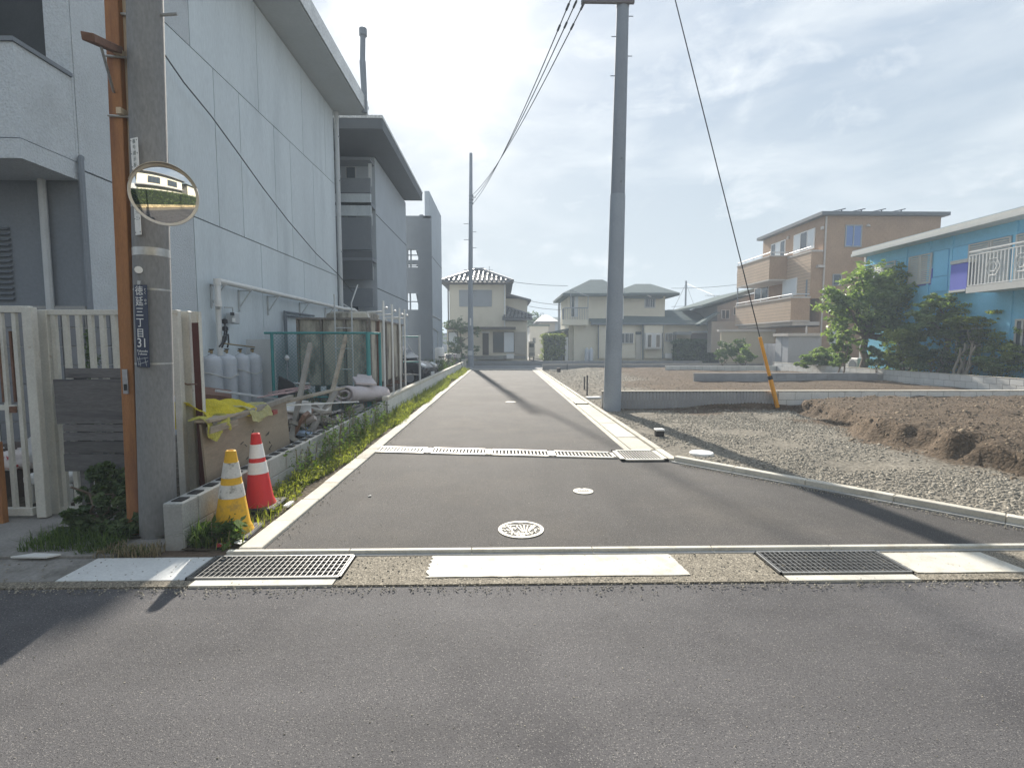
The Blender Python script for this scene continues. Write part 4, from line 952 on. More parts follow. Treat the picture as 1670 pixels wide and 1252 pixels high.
# ================================================================ PARKED CAR
m_carp=M('dark_car_paint',(.018,.016,.022),.18,.03,3,.02,40,0,spec=.7)
m_tyre=M('tyre_rubber',(.02,.02,.02),.85,.1,10)
m_rim=M('alloy_rim',(.5,.5,.52),.3,.05,5,metal=.8)
m_lampg=glass('headlamp_glass',(.75,.78,.8),.1)
def car(loc,rz,label,L_=3.5,w=1.48):
    t=thing('parked_car',label,'car',loc,rz); INV[t]=Matrix()
    # side profile (x forward), hull of stations
    lo=[(-1.75,.35),(-1.72,.75),(-1.6,1.0),(-.9,1.0),(.7,.98),(1.55,.82),(1.72,.62),(1.75,.35)]
    mb=MB(); st=[]
    P=[(-1.74,.25),(-1.75,.7),(-1.68,.98),(-.6,1.0),(.75,.97),(1.45,.84),(1.7,.66),(1.75,.4),(1.72,.22)]
    n=len(P); ws=[(w/2-.1),(w/2-.02),w/2,w/2,(w/2-.02),(w/2-.1)]; yy=[-w/2+.0,w/2]
    for s in(-1,1):
        for k,(ins,sc) in enumerate(((.0,1.),)):
            pass
    vs=[]; 
    secs=[(-w/2,.93),(-w/2+.06,1.0),(0,1.03),(w/2-.06,1.0),(w/2,.93)]
    for y,sc in secs:
        for x,z in P: vs.append((x*(1 if abs(y)<w/2-.03 else .985),y,.22+(z-.22)*sc))
    fs=[]
    for i in range(len(secs)-1):
        for j in range(n): fs.append((i*n+j,(i+1)*n+j,(i+1)*n+(j+1)%n,i*n+(j+1)%n))
    fs.append(tuple(range(n))); fs.append(tuple(range(4*n+n-1,4*n-1,-1)))
    mb.add(vs,fs); mb.build('body',m_carp,t,True,.03,2)
    # cabin
    C0=[(-1.62,.98),(-1.45,1.42),(-1.2,1.5),(.0,1.5),(.3,1.44),(1.0,.96)]
    vs=[];n=len(C0)
    for y,k in((-w/2+.04,0),(-w/2+.13,1),(w/2-.13,1),(w/2-.04,0)):
        for x,z in C0: 
            zz=z if k else .97+(z-.97)*.0
            vs.append((x if k else x*.99,y,z if k else min(z,.985)))
    fs=[]
    for i in range(3):
        for j in range(n-1): fs.append((i*n+j,(i+1)*n+j,(i+1)*n+j+1,i*n+j+1))
    mb=MB().add(vs,fs); mb.build('cabin',m_carp,t,True)
    gl=MB()
    for s in(-1,1):
        y0,y1=s*(w/2-.045),s*(w/2-.115)
        gl.prism([(-1.35,y0,1.02),(-.5,y0,1.02),(-.5,y1,1.42),(-1.25,y1,1.42)],(0,s*.012,0)); gl.prism([(-.42,y0,1.02),(.72,y0,1.02),(.2,y1,1.42),(-.42,y1,1.42)],(0,s*.012,0))
    gl.build('side_window',m_pane,t)
    MB().prism([(.99,-w/2+.14,1.0),(.99,w/2-.14,1.0),(.36,w/2-.2,1.44),(.36,-w/2+.2,1.44)],(.015,0,.01)).build('windscreen',m_pane,t)
    for s in(-1,1):
        mb=MB().tube([(-1.4,s*(w/2-.11),1.45),(.15,s*(w/2-.11),1.475),(.92,s*(w/2-.09),1.0)],.018); mb.build('window_trim',m_rim,t,True)
        for x in(-1.1,1.15):
            wh=MB().tube([(x,s*(w/2-.17),.29),(x,s*(w/2+.005),.29)],.29,22).build('wheel',m_tyre,t,True); MB().tube([(x,s*(w/2-.05),.29),(x,s*(w/2+.012),.29)],.18,18).build('rim',m_rim,wh,True)
        MB().obox((1.56,s*(w/2-.2),.74),(.26,.26,.13),(0,.35,s*.25)).build('headlight',m_lampg,t,bev=.03)
        m_=MB().obox((.72,s*(w/2+.06),1.02),(.1,.16,.12)).build('wing_mirror',m_carp,t,bev=.03)
        MB().obox((-.2,s*(w/2+.005),.86),(.16,.02,.025)).build('door_handle',m_rim,t)
    MB().obox((1.73,0,.5),(.05,.8,.12)).build('grille',m_black,t); MB().obox((1.76,0,.42),(.02,.33,.16)).build('number_plate',m_whitemetal,t)
    INV[t]=(Matrix.Translation(loc)@Matrix.Rotation(rz,4,'Z')).inverted()
    return t
car((-4.35,19.55,0.02),math.radians(-14),'dark parked car with its nose to the lane beyond the steel posts')
# white water boiler tank & bicycles by the far end of the wall
t=thing('storage_cylinder','white upright cylinder on legs at the far end of the wall','tank',(-3.55,28.2,0)); c=PY(717,575,28.2); z0=PY(717,592,28.2)[2];z1=PY(717,567,28.2)[2]
MB().lathe([(.24,z0),(.26,z0+.03),(.26,z1-.08),(.22,z1),(.05,z1+.03)],(c[0],28.2,0),20).build('tank',m_whitemetal,t,True)
for a in range(3): MB().tube([(c[0]+.2*math.cos(a*2.1),28.2+.2*math.sin(a*2.1),0),(c[0]+.2*math.cos(a*2.1),28.2+.2*math.sin(a*2.1),z0+.03)],.03).build('leg',m_pipe,t)
def bicycle(x,y,rz,label,mat):
    t=thing('bicycle',label,'bicycle',(x,y,.02),rz,'bicycles parked at the far wall end'); INV[t]=Matrix()
    for s in(-.52,.52):
        w=MB(); pts=[(s+.33*math.cos(a),0,.33+.33*math.sin(a)) for a in np.linspace(0,2*math.pi,25)]; w.tube(pts,.018,6,False); wh=w.build('wheel',m_tyre,t,True)
        sp=MB()
        for a in np.linspace(0,math.pi,7)[:-1]: sp.beam((s-.32*math.cos(a),0,.33-.32*math.sin(a)),(s+.32*math.cos(a),0,.33+.32*math.sin(a)),.004,.004)
        sp.build('spokes',m_rim,wh)
    f=MB(); f.tube([(-.52,0,.33),(-.1,0,.3),(.38,0,.72),(-.22,0,.72),(-.1,0,.3)],.018); f.tube([(-.52,0,.33),(-.22,0,.72),(-.24,0,.85)],.014); f.tube([(.52,0,.33),(.4,0,.7),(.36,0,.98)],.016); f.build('frame',mat,t,True)
    MB().tube([(.2,-.28,1.0),(.34,-.2,1.02),(.36,0,1.0),(.34,.2,1.02),(.2,.28,1.0)],.014).build('handlebar',m_rim,t,True)
    MB().obox((-.25,0,.88),(.26,.16,.06)).build('saddle',m_black,t,bev=.02)
    b=MB()
    for q in((.42,.64,-.15,.15,.78,.79),(.42,.43,-.15,.15,.78,1.0),(.63,.64,-.15,.15,.78,1.0),(.42,.64,-.16,-.15,.78,1.0),(.42,.64,.15,.16,.78,1.0)): b.box(*q)
    b.build('basket',m_rim,t)
    INV[t]=(Matrix.Translation((x,y,.02))@Matrix.Rotation(rz,4,'Z')).inverted()
bicycle(-2.95,25.6,1.1,'nearer parked bicycle among the weeds at the far wall end',m_black); bicycle(-2.85,27.0,.7,'farther parked bicycle among the weeds at the far wall end',M('faded_maroon',(.25,.07,.07),.5,.1,4))
# ================================================================ UTILITY POLE on the left, wooden post, mirror
m_polec=M('pole_concrete',(.225,.225,.225),.9,.12,2,.15,60,.35,.003,stain=(.3,.295,.285),st=(.56,.72),ss=2.5,stretch=(1,1,.35))
m_polef=M('pole_blue_grey',(.25,.275,.31),.8,.08,2,.08,40,.2,.003)
m_steelband=M('steel_band',(.45,.45,.44),.4,.1,8,metal=.7)
YPL=4.02; _a=PY(259,870,YPL); _b=PY(237,20,YPL); R0=.128
t=thing('utility_pole','grey concrete utility pole with street number plate beside the fence','utility pole',(_a[0],YPL,0))
def pole_x(z): return _a[0]+(_b[0]-_a[0])*(z-_a[2])/(_b[2]-_a[2])
MB().tube([(pole_x(-.05),YPL,-.05),(pole_x(1.2),YPL,1.2),(pole_x(4.2),YPL,4.2),(pole_x(9),YPL,9.0)],[R0,R0-.002,R0-.012,.095],28).build('pole',m_polec,t,True)
for z in(4.0,):
    for s in(-1,1): MB().tube([(pole_x(z)+s*.09,YPL,z),(pole_x(z)+s*.25,YPL-.02,z)],.011).build('step_bolt',m_steelband,t)
    
def band(z,parent,r=None,x=None,y=YPL,h=.007):
    r=r or R0-.003*z; return MB().lathe([(r-.003,-h),(r+.0025,-h),(r+.0025,h),(r-.003,h)],(pole_x(z) if x is None else x,y,z),28).build('strap',m_steelband,parent,True)
m_navy=M('navy_sign_face',(.012,.022,.06),.35,.05,4,.03,40,0)
m_ink=M('white_lettering',(.8,.8,.78),.5,.02,4,.0,40,0)
m_inkb=M('black_lettering',(.03,.03,.03),.6,.02,4,.0,40,0)
# address plate
sg=thing('address_plate','navy street number plate with white characters strapped on the concrete pole','sign',PY(231,533,3.85)); sgl=Vector(PY(231,533,3.9))
c=Vector(PY(231,532,3.875)); z1=PY(230,466,3.875)[2]; z0=PY(233,600,3.875)[2]; wdt=.118; hgt=z1-z0
rotz=math.radians(-14); tilt=math.radians(1.6)
PM=Matrix.Translation(c)@Matrix.Rotation(rotz,4,'Z')@Matrix.Rotation(tilt,4,'Y')@Matrix.Rotation(math.radians(90),4,'X')   # local x right, y up, z towards viewer
def plate(name,w,h,mat,parent,mtx,zz=0,th=.004,cx_=0,cy_=0):
    mb=B(cx_-w/2,cx_+w/2,cy_-h/2,cy_+h/2,zz-th,zz); mb.v=[tuple(mtx@Vector(q)) for q in mb.v]; return mb.build(name,mat,parent)
plate('plate',wdt,hgt,m_navy,sg,PM)
def TX(txt,size,x,y,mat=None,parent=sg,mtx=PM,align='CENTER',sp=1.0,name='lettering',zz=.0012):
    return text_mesh(txt,size,name,mat or m_ink,parent,mtx@Matrix.Translation((x,y,zz)),align,.0006,sp)
for i,ch in enumerate('徳延三丁目'): TX(ch,.075,-.012,hgt*.5-.048-.079*i)
for i,ch in enumerate('とく'): TX(ch,.022,.044,hgt*.5-.036-.024*i)
for i,ch in enumerate('のぶ'): TX(ch,.022,.044,hgt*.5-.115-.024*i)
TX('31',.098,0,-.128); TX('Tokunobu',.024,0,-.187); TX('3-chome',.024,0,-.209)
# small area map at the foot of the plate
mb=MB(); 
for a,b in (((-.05,-.25),(.05,-.235)),((-.045,-.29),(.05,-.262)),((-.03,-.232),(-.02,-.305)),((.02,-.236),(.035,-.3)),((-.05,-.235),(-.035,-.3))): mb.beam((a[0],a[1],.001),(b[0],b[1],.001),.003,.0012)
mb.v=[tuple(PM@Vector(q)) for q in mb.v]; mb.build('map_lines',m_pipe,sg)
for z in(z1-.02,z0+.03): band(z,sg)
MB().obox(PY(227,461,3.87),(.02,.012,.03)).build('bolt',m_steelband,sg)
# narrow white number plates
for k,(pa,pb,lab_,txt) in enumerate((((219,250),(225,276,211,228),'upper narrow white plate with faded vertical characters on the concrete pole','柳町支\n線\n二'),((224,356),(330,383,217,231),'lower narrow white plate under the traffic mirror on the concrete pole','柳\n町\n二\n６'))):
    y=3.875; zt_=PY(pa[0],pb[0],y)[2]; zb_=PY(pa[0],pb[1],y)[2]; xa,xb=PY(pb[2],pa[1],y)[0],PY(pb[3],pa[1],y)[0]
    q=thing('number_plate',lab_,'sign',((xa+xb)/2,y,(zt_+zb_)/2),0,'white number plates on the concrete pole')
    m_=Matrix.Translation(((xa+xb)/2,y,(zt_+zb_)/2))@Matrix.Rotation(math.radians(-22),4,'Z')@Matrix.Rotation(math.radians(90),4,'X')
    plate('plate',xb-xa,zt_-zb_,m_whitemetal,q,m_); 
    mb=MB()
    for sx in(-1,1):
        for sy in(-.42,0,.42): mb.lathe([(.003,0),(.003,.003)],(sx*(xb-xa)*.4,sy*(zt_-zb_),0),8)
    mb.v=[tuple(m_@Vector(p_)) for p_ in mb.v]; mb.build('rivets',m_inkb,q)
    for i,ch in enumerate(('番号標示板','二六三')[k]): TX(ch,.034,0,(.085-.042*i),M('faded_ink',(.3,.33,.33),.7,.1,8),q,m_)
t2=tag(MB().tube([PY(226,440,3.91),PY(226,440,3.88)],.026,24).build('reflector',m_ink),'round white disc stuck on the concrete pole above the navy plate','reflector')
# traffic mirror
m_mirror=M('mirror_face',(.78,.78,.76),.02,0,3,0,40,0,metal=1.0)
m_rimm=M('mirror_rim',(.6,.55,.48),.35,.1,8,.05,40,.05,metal=.5)
mc=Vector(PY(268,318,3.6)); tr=thing('traffic_mirror','round convex traffic mirror fixed to the concrete pole','traffic mirror',mc)
nrm=Vector((.46,-.86,-.12)).normalized(); MQ=Matrix.Translation(mc)@nrm.to_track_quat('Z','Y').to_matrix().to_4x4()
Rm=.2; Rc=.7
mb=MB(); prof=[]
for i in range(15):
    r=Rm*i/14; prof.append((max(r,.0005),math.sqrt(Rc*Rc-r*r)-math.sqrt(Rc*Rc-Rm*Rm)))
mb.lathe(prof,(0,0,0),56); mb.v=[tuple(MQ@Vector(p_)) for p_ in mb.v]; mb.build('mirror_face',m_mirror,tr,True)
mb=MB(); mb.lathe([(Rm-.001,.004),(Rm+.003,.006),(Rm+.006,.0),(Rm+.004,-.02),(Rm-.03,-.045),(.05,-.06)],(0,0,0),56); mb.v=[tuple(MQ@Vector(p_)) for p_ in mb.v]; mb.build('rim',m_rimm,tr,True)
# visor hood along the upper edge
mb=MB(); n=28; vs=[]
for i in range(n+1):
    a=math.radians(20+140*i/n); 
    for rr_,zz in((Rm+.007,-.01),(Rm+.008,.012+.03*math.sin(math.pi*i/n)),(Rm+.005,.012+.03*math.sin(math.pi*i/n)),(Rm+.004,-.01)): vs.append((rr_*math.cos(a),rr_*math.sin(a),zz))
fs=[]
for i in range(n):
    for k in range(4): fs.append((i*4+k,(i+1)*4+k,(i+1)*4+(k+1)%4,i*4+(k+1)%4))
mb.add(vs,fs); mb.v=[tuple(MQ@Vector(p_)) for p_ in mb.v]; mb.build('visor',m_rimm,tr,True)
bk=mc-nrm*.06; MB().tube([bk,(bk.x-.02,bk.y+.12,bk.z-.02),(pole_x(2.6)+.05,3.97,2.6)],.02).build('arm',m_steelband,tr,True); band(2.6,tr,h=.02); band(2.25,tr,h=.03)
# wooden post with bracket
m_post=M('orange_brown_post',(.34,.155,.06),.75,.2,2,.15,60,.3,.003,stretch=(4,4,.5),stain=(.2,.085,.045),st=(.5,.7),ss=1.5)
m_postp=M('pale_wood_edge',(.52,.42,.3),.8,.15,3,.1,60,.2,stretch=(4,4,.5))
t=thing('wooden_post','tall orange brown wooden post with small bracket arm left of the concrete pole','post',(-2.96,4.0,0))
a=Vector((-2.955,4.02,-.02)); b=Vector((-2.865,4.02,5.2)); MB().beam(a,b,.085,.1).build('post',m_post,t,bev=.004)
MB().beam(a+Vector((.056,.02,.3)),b+Vector((.056,.02,0)),.028,.09).build('pale_batten',m_postp,t)
def pz(z): return a.lerp(b,(z+.02)/5.22)
br=Vector(PY(143,60,3.45)); e=pz(PY(180,90,4.0)[2]); MB().beam(br,e+Vector((.03,-.03,.03)),.07,.05).build('bracket_arm',m_rust,t,bev=.004)
MB().tube([br.lerp(e,.4),pz(e.z-.28)+Vector((0,-.05,0))],.009).build('brace',m_steelband,t)
for py in(97,193): z=PY(190,py,4.0)[2]; p_=pz(z); MB().tube([(p_.x-.04,3.955,z),(pole_x(z)-.1,3.98,z)],.009).build('strap',m_steelband,t); B(p_.x+.04,p_.x+.075,3.93,4.0,z+.005,z+.05).build('wedge',m_postp,t)
z=PY(208,622,3.96)[2]; p_=pz(z); q=MB().obox((p_.x,3.962,z),(.04,.008,.19)).build('tag_plate',m_rim,t); MB().obox((p_.x,3.957,z-.045),(.022,.006,.05)).build('tag_window',m_inkb,q)
# ================================================================ FENCE, GATE, BOARDS
m_cream=M('cream_gate_paint',(.6,.59,.54),.6,.1,4,.1,60,.25,.002,stain=(.33,.22,.13),st=(.63,.74),ss=5)
YF=4.55
def fx(px,py=660): return PY(px,py,YF)[0]
def fz(py,Y=YF,px=100): return PY(px,py,Y)[2]
t=thing('metal_fence','cream painted metal bar fence behind the weathered boards','fence',(-3.5,YF,0))
zt=fz(505); zb=fz(836)
B(fx(66,510),fx(289,510),YF-.02,YF+.02,fz(514),zt).build('top_rail',m_cream,t,bev=.003); B(fx(62,830),fx(289,830),YF-.02,YF+.02,zb,fz(826)).build('bottom_rail',m_cream,t,bev=.003)
for px in(88,107,128,148,167,186,206,226,246,266): B(fx(px,518)-.019,fx(px,518)+.019,YF-.016,YF+.016,fz(826),fz(514)).build('bar',m_cream,t)
B(fx(72,520)-.05,fx(72,520)+.045,YF-.03,YF+.03,.0,zt-.002).build('post',m_cream,t,bev=.004)
B(fx(287,520)-.03,fx(287,520)+.03,YF-.03,YF+.03,.0,zt-.002).build('post',m_cream,t,bev=.004)
B(fx(70,643)-.01,fx(70,643)+.02,YF-.045,YF-.03,fz(650),fz(640)).build('latch',m_rust,t)
t=thing('metal_gate','cream sliding gate leaf at the left edge with garbage behind','gate',(-4.6,4.42,0)); YL=4.42
def lx(px,py=660): return PY(px,py,YL)[0]
B(-7,lx(50,505),YL-.025,YL+.025,fz(510,YL),fz(499,YL)).build('top_rail',m_cream,t,bev=.003); B(-7,lx(57,830),YL-.025,YL+.025,fz(839,YL),fz(827,YL)).build('bottom_rail',m_cream,t,bev=.003)
B(lx(49,520)-.045,lx(49,520)+.04,YL-.03,YL+.03,fz(842,YL),fz(501,YL)).build('end_post',m_cream,t,bev=.004)
B(-7,lx(26,660),YL-.015,YL+.015,fz(668,YL),fz(660,YL)).build('mid_rail',m_cream,t)
for i in range(14): x=lx(24,520)-.115*i; B(x-.017,x+.017,YL-.014,YL+.014,fz(827,YL),fz(510,YL)).build('bar',m_cream,t)
B(lx(25,667)-.02,lx(25,667)+.03,YL-.035,YL-.014,fz(672,YL),fz(662,YL)).build('latch',m_rust,t)
for px in(6,25): B(lx(px,590)-.02,lx(px,590)-.005,YL-.02,YL+.0,fz(655,YL),fz(540,YL)).build('strip',m_rust,t)
t=tag(MB().tube([(lx(57,650)+.03,YL+.02,fz(660,YL)),(lx(58,700)+.035,YL,fz(720,YL)),(lx(60,830)+.03,YL,-.02)],.013).build('drop_bolt',m_rust),'rusty drop bolt hanging at the meeting of gate and fence','bolt')
# cream column and brown channel right of the pole
t=thing('cream_post','wide cream metal post right of the concrete pole','post',(-2.75,4.6,0)); yq=4.62
B(PY(291,560,yq)[0],PY(309,560,yq)[0],yq,yq+.08,.0,PY(300,507,yq)[2]).build('post',m_cream,t,bev=.005)
t=thing('brown_channel','dark red brown steel channel post with chipped cream top','post',(-2.66,4.6,0)); yq=4.6
x0_,x1_=PY(316,600,yq)[0],PY(327,600,yq)[0]; zt=PY(322,508,yq)[2]
m_chan=M('oxide_brown',(.085,.022,.017),.65,.12,4,.1,50,.2)
B(x0_,x1_,yq,yq+.04,.0,zt-.1).build('channel',m_chan,t); B(x0_,x1_-.012,yq,yq+.05,zt-.098,zt).build('chipped_top',m_cream,t); B(x1_+.001,x1_+.007,yq-.002,yq+.04,.0,zt).build('flange',m_cream,t)
t=tag(MB().tube([(fx(285,620),4.54,fz(618)),(fx(300,627),4.6,fz(628)),(fx(316,625),4.595,fz(627))],.006).build('tie_wire',m_rust),'rusty wire tied between fence post and brown channel','wire')
# weathered boards
m_board=M('weathered_dark_board',(.155,.15,.152),.9,.3,2.5,.25,40,.6,.004,stretch=(.5,1,5),rnd=.18,stain=(.055,.055,.06),st=(.5,.68),ss=2.5)
t=thing('board_panel','weathered dark grey plank panel hung on the cream fence','plank panel',(-3.4,4.4,.5)); yb=4.40
for xa,xb,ya,yb_ in((107,212,600,617),(92,212,617.5,691),(105,214,691.5,704),(106,214,704.5,718),(106,214,718.5,739),(107,215,739.5,768)):
    pa=PY(xa,(ya+yb_)/2,yb); pb=PY(xb,(ya+yb_)/2,yb); za=PY(150,ya,yb)[2]; zb_=PY(150,yb_,yb)[2]
    MB().obox(((pa[0]+pb[0])/2,yb+random.uniform(-.006,.006),(za+zb_)/2),(pb[0]-pa[0],.024,za-zb_-.005),(random.uniform(-.03,.03),random.uniform(-.006,.006),0)).build('plank',m_board,t,bev=.002)
for px in(130,190): x=PY(px,700,yb)[0]; B(x-.04,x+.04,yb+.02,yb+.06,.0,PY(px,605,yb)[2]).build('back_post',m_board,t)
# garbage behind the fence
def blob(name,label,c,r,mat,seed,cat,sc=(1,1,1),group=None,n=14):
    rr=np.random.default_rng(seed); mb=MB(); prof=[]
    k=18; vs=[]
    for i in range(n+1):
        th=math.pi*i/n
        for j in range(k):
            ph=2*math.pi*j/k; q=r*(1+.12*math.sin(3*ph+seed+2*th)+.1*math.sin(5*th+seed*2+ph)+rr.normal()*.03)
            z=q*math.cos(th); z=max(z,-.6*r)
            vs.append((c[0]+q*math.sin(th)*math.cos(ph)*sc[0],c[1]+q*math.sin(th)*math.sin(ph)*sc[1],c[2]+z*sc[2]))
    fs=[(i*k+j,(i+1)*k+j,(i+1)*k+(j+1)%k,i*k+(j+1)%k) for i in range(n) for j in range(k)]
    mb.add(vs,fs); o=mb.build(name,mat,None,True); return tag(o,label,cat,group)
GB='garbage bags behind the fence'
blob('garbage_bag','white plastic bag bulging behind the gate post above the others',PY(68,738,5.0),.17,m_plastic,1,'bag',(1,.8,.9),GB)
blob('garbage_bag','rounded clear bag leaning against the fence left of the blue capped bottle',PY(82,732,5.05),.15,m_plastic,2,'bag',(.8,.8,1.1),GB)
m_redstripe=M('red_white_bag',(.68,.62,.6),.5,.15,6,.1,30,.4,.01,stain=(.5,.05,.06),st=(.52,.54),ss=9)
blob('garbage_bag','white bag with red stripes slumped behind the sliding gate',PY(30,752,4.95),.16,m_redstripe,3,'bag',(1.25,.8,.7),GB)
blob('garbage_bag','grey bag at the left edge of the photo behind the gate bars',PY(8,752,5.0),.15,m_plastic,4,'bag',(1,.8,.8),GB)
t=thing('plastic_bottle','clear plastic bottle with blue cap standing behind the fence','bottle',PY(103,745,4.85)); c=PY(103,735,4.85)
MB().lathe([(.03,-.16),(.035,-.15),(.035,.02),(.015,.07),(.014,.09)],c,14).build('bottle_body',M('bottle_plastic',(.6,.7,.8),.15,.05,5),t,True); MB().lathe([(.019,.09),(.019,.115)],c,12).build('cap',m_blue,t,True)
t=thing('white_stool','white moulded plastic stool with square legs behind the fence','stool',PY(98,800,4.9)); c=Vector(PY(98,775,4.9))
MB().obox(c,(.42,.34,.1)).build('seat',m_whitemetal,t,bev=.03,seg=2)
for sx in(-1,1):
    for sy in(-1,1): B(c.x+sx*.17-.04,c.x+sx*.17+.04,c.y+sy*.13-.03,c.y+sy*.13+.03,.04,c.z-.05).build('leg',m_whitemetal,t,bev=.01)
c=PY(30,800,5.05); tag(MB().obox((c[0],5.15,.28),(.5,.4,.5),(0,0,.1)).build('crate',M('dark_crate',(.07,.05,.04),.8,.15,4),bev=.01),'dark brown crate under the striped bag behind the gate','crate')
c=PY(5,760,4.3); tag(B(c[0]-.08,c[0]-.015,4.28,4.33,.0,.72).build('wooden_stake',m_post,bev=.003),'short orange wooden stake at the left edge before the gate','stake')
# ================================================================ TRAFFIC CONES
m_cred=M('cone_red',(.62,.028,.028),.5,.08,5,.05,60,.1,.001,stain=(.42,.03,.03),st=(.62,.7),ss=5)
m_cyel=M('cone_yellow',(.68,.38,.02),.6,.1,5,.08,60,.15,.001,stain=(.4,.24,.05),st=(.58,.72),ss=6)
m_cwht=M('cone_white_band',(.78,.77,.76),.5,.06,6,.05,60,.1,.001)
m_cwhtd=M('cone_dirty_band',(.6,.58,.54),.6,.15,9,.1,60,.2,.001,stain=(.25,.24,.21),st=(.56,.66),ss=14)
def cone(name,label,c,h,rb,rt,col,wht,bands,base,tilt=0,hz=.0):
    t=thing(name,label,'traffic cone',c,0,'traffic cones by the block wall')
    def r(z): return rb+(rt-rb)*z/h
    zs_=[0]+[b for p in bands for b in p]+[h]
    tl=Matrix.Translation(c)@Matrix.Rotation(tilt,4,'Y')
    def pr(nm,p,mat):
        mb=MB().lathe(p,(0,0,0),36); mb.v=[tuple(tl@Vector(q)) for q in mb.v]; return mb.build(nm,mat,t,True)
    b0=hz
    pr('cone_body',[(r(0)+.012,b0),(r(0)+.004,b0+.02),(r(b0+.06),b0+.06),(r(h-.006),h-.006),(r(h)-.006,h),(r(h)-.014,h),(r(h)-.016,h-.05)],col)
    for z0,z1 in bands: pr('reflective_band',[(r(z0)-.002,z0),(r(z0)+.0025,z0),(r(z1)+.0025,z1),(r(z1)-.002,z1)],wht)
    if base:
        mb=MB()
        for s_,z0,z1 in base: mb.obox((0,0,(z0+z1)/2),(s_,s_,z1-z0),(0,0,.08))
        mb.v=[tuple(tl@Vector(q)) for q in mb.v]; mb.build('base',m_black,t,bev=.01)
    return t
c=G(425,832); cone('traffic_cone','red cone with two white bands on a black square base',(c[0],c[1],.03),.70,.13,.036,m_cred,m_cwht,[(.33,.435),(.475,.60)],[(.36,0,.035)],math.radians(-1.5),.03)
MB().prism([],(0,0,0)) if False else None
B(-2.03,-1.99,c[1]-.05,c[1]+.1,.04,.06).build('torn_paper',m_whitemetal); tag(bpy.context.scene.objects['torn_paper'],'scrap of white paper lying on the base of the red cone','paper')
c=G(380,872); cone('traffic_cone','dirty yellow cone with two worn white bands standing in weeds',(c[0],c[1],.01),.69,.145,.037,m_cyel,m_cwhtd,[(.315,.42),(.475,.595)],[(.37,0,.03)],math.radians(1.0),.03)
for k,(px,py) in enumerate(((365,893),(393,888))):
    q=G(px,py); tag(MB().obox((q[0],q[1],.025),(.1,.05,.006),(.2,.1,.5+k)).build('paper_scrap',m_whitemetal if k else m_redstripe),('crumpled red and white wrapper in the weeds before the yellow cone','scrap of paper beside the yellow cone')[k],'litter')
q=G(50,914); tag(MB().prism([(q[0]-.12,q[1]-.02,.03),(q[0]+.14,q[1]-.03,.03),(q[0]+.2,q[1]+.02,.03),(q[0],q[1]+.04,.03)],(0,0,.012)).build('paper_scrap',m_whitemetal),'flattened white paper lying on the kerb at far left','litter')
mb=MB(); rr=random.Random(8)
for px,py in((603,810),(470,838),(505,829),(448,858),(520,775),(468,862)):
    q=G(px,py); mb.obox((q[0],q[1],.012),(rr.uniform(.02,.05),rr.uniform(.015,.03),.006),(rr.uniform(-.3,.3),.2,rr.uniform(0,3)))
mb.build('litter',m_whitemetal)['kind']='stuff'
# ================================================================ FAR HOUSES
m_cream2=M('cream_render',(.64,.59,.48),.9,.06,1,.06,20,.1,stain=(.55,.5,.4),st=(.55,.8),ss=.7)
m_cream3=M('yellow_cream_render',(.72,.68,.56),.9,.06,1,.06,20,.1,stain=(.64,.6,.48),st=(.55,.8),ss=.7)
m_roofg=M('grey_green_roof',(.15,.18,.18),.95,.1,1.5,.08,20,.1,spec=.05,course=(.16,.03),joint=.7)
m_kawara=M('glazed_roof_tile',(.17,.17,.18),.5,.12,2,.1,20,.1,rnd=.12,spec=.5)
m_kawb=M('roof_tile_bed',(.15,.15,.155),.95,.1,2,.1,20,.1,spec=.05)
m_shut=M('grey_shutter',(.3,.32,.34),.6,.06,2,.05,20,.05)
m_dkdoor=M('dark_brown_door',(.07,.055,.05),.6,.1,3)
m_brnframe=M('brown_window_frame',(.1,.085,.075),.6,.1,3)
def quadbox(name,px0,px1,py0,py1,Y,d,mat,parent,off=0.):
    """box whose camera side covers the given picture rectangle at depth Y"""
    a=PY(px0,py1,Y); b=PY(px1,py0,Y); c=PY(px0,py0,Y); e=PY(px1,py1,Y)
    return B((a[0]+c[0])/2,(b[0]+e[0])/2,Y+off,Y+off+d,(a[2]+e[2])/2,(b[2]+c[2])/2).build(name,mat,parent)
def window(parent,px0,px1,py0,py1,Y,panes=2,frame=None,pane=None,grille=0,name='window',fw=.05):
    frame=frame or m_alu; a=PY(px0,py1,Y); b=PY(px1,py0,Y); x0,x1,z0,z1=a[0],b[0],a[2],b[2]
    mb=MB(); mb.box(x0,x1,Y-.05,Y+.02,z0,z0+fw); mb.box(x0,x1,Y-.05,Y+.02,z1-fw,z1)
    for i in range(panes+1):
        x=x0+(x1-x0)*i/panes; xa=min(max(x-fw/2,x0),x1-fw); mb.box(xa,xa+fw,Y-.048,Y+.02,z0+fw,z1-fw)
    w=mb.build(name,frame,parent)
    for i in range(panes):
        xa,xb=x0+(x1-x0)*i/panes+fw*.5,x0+(x1-x0)*(i+1)/panes-fw*.5
        pm=pane[i%len(pane)] if isinstance(pane,(list,tuple)) else (pane or m_pane)
        B(xa,xb,Y-.02-.012*(i%2),Y-.012*(i%2),z0+fw,z1-fw).build('pane',pm,w)
    if grille:
        g_=MB()
        for i in range(grille): x=x0+(x1-x0)*(i+.5)/grille; g_.box(x-.012,x+.012,Y-.11,Y-.09,z0,z1)
        g_.box(x0,x1,Y-.112,Y-.088,z0+.03,z0+.06); g_.box(x0,x1,Y-.112,Y-.088,z1-.06,z1-.03); g_.build('grille',frame,w)
    return w
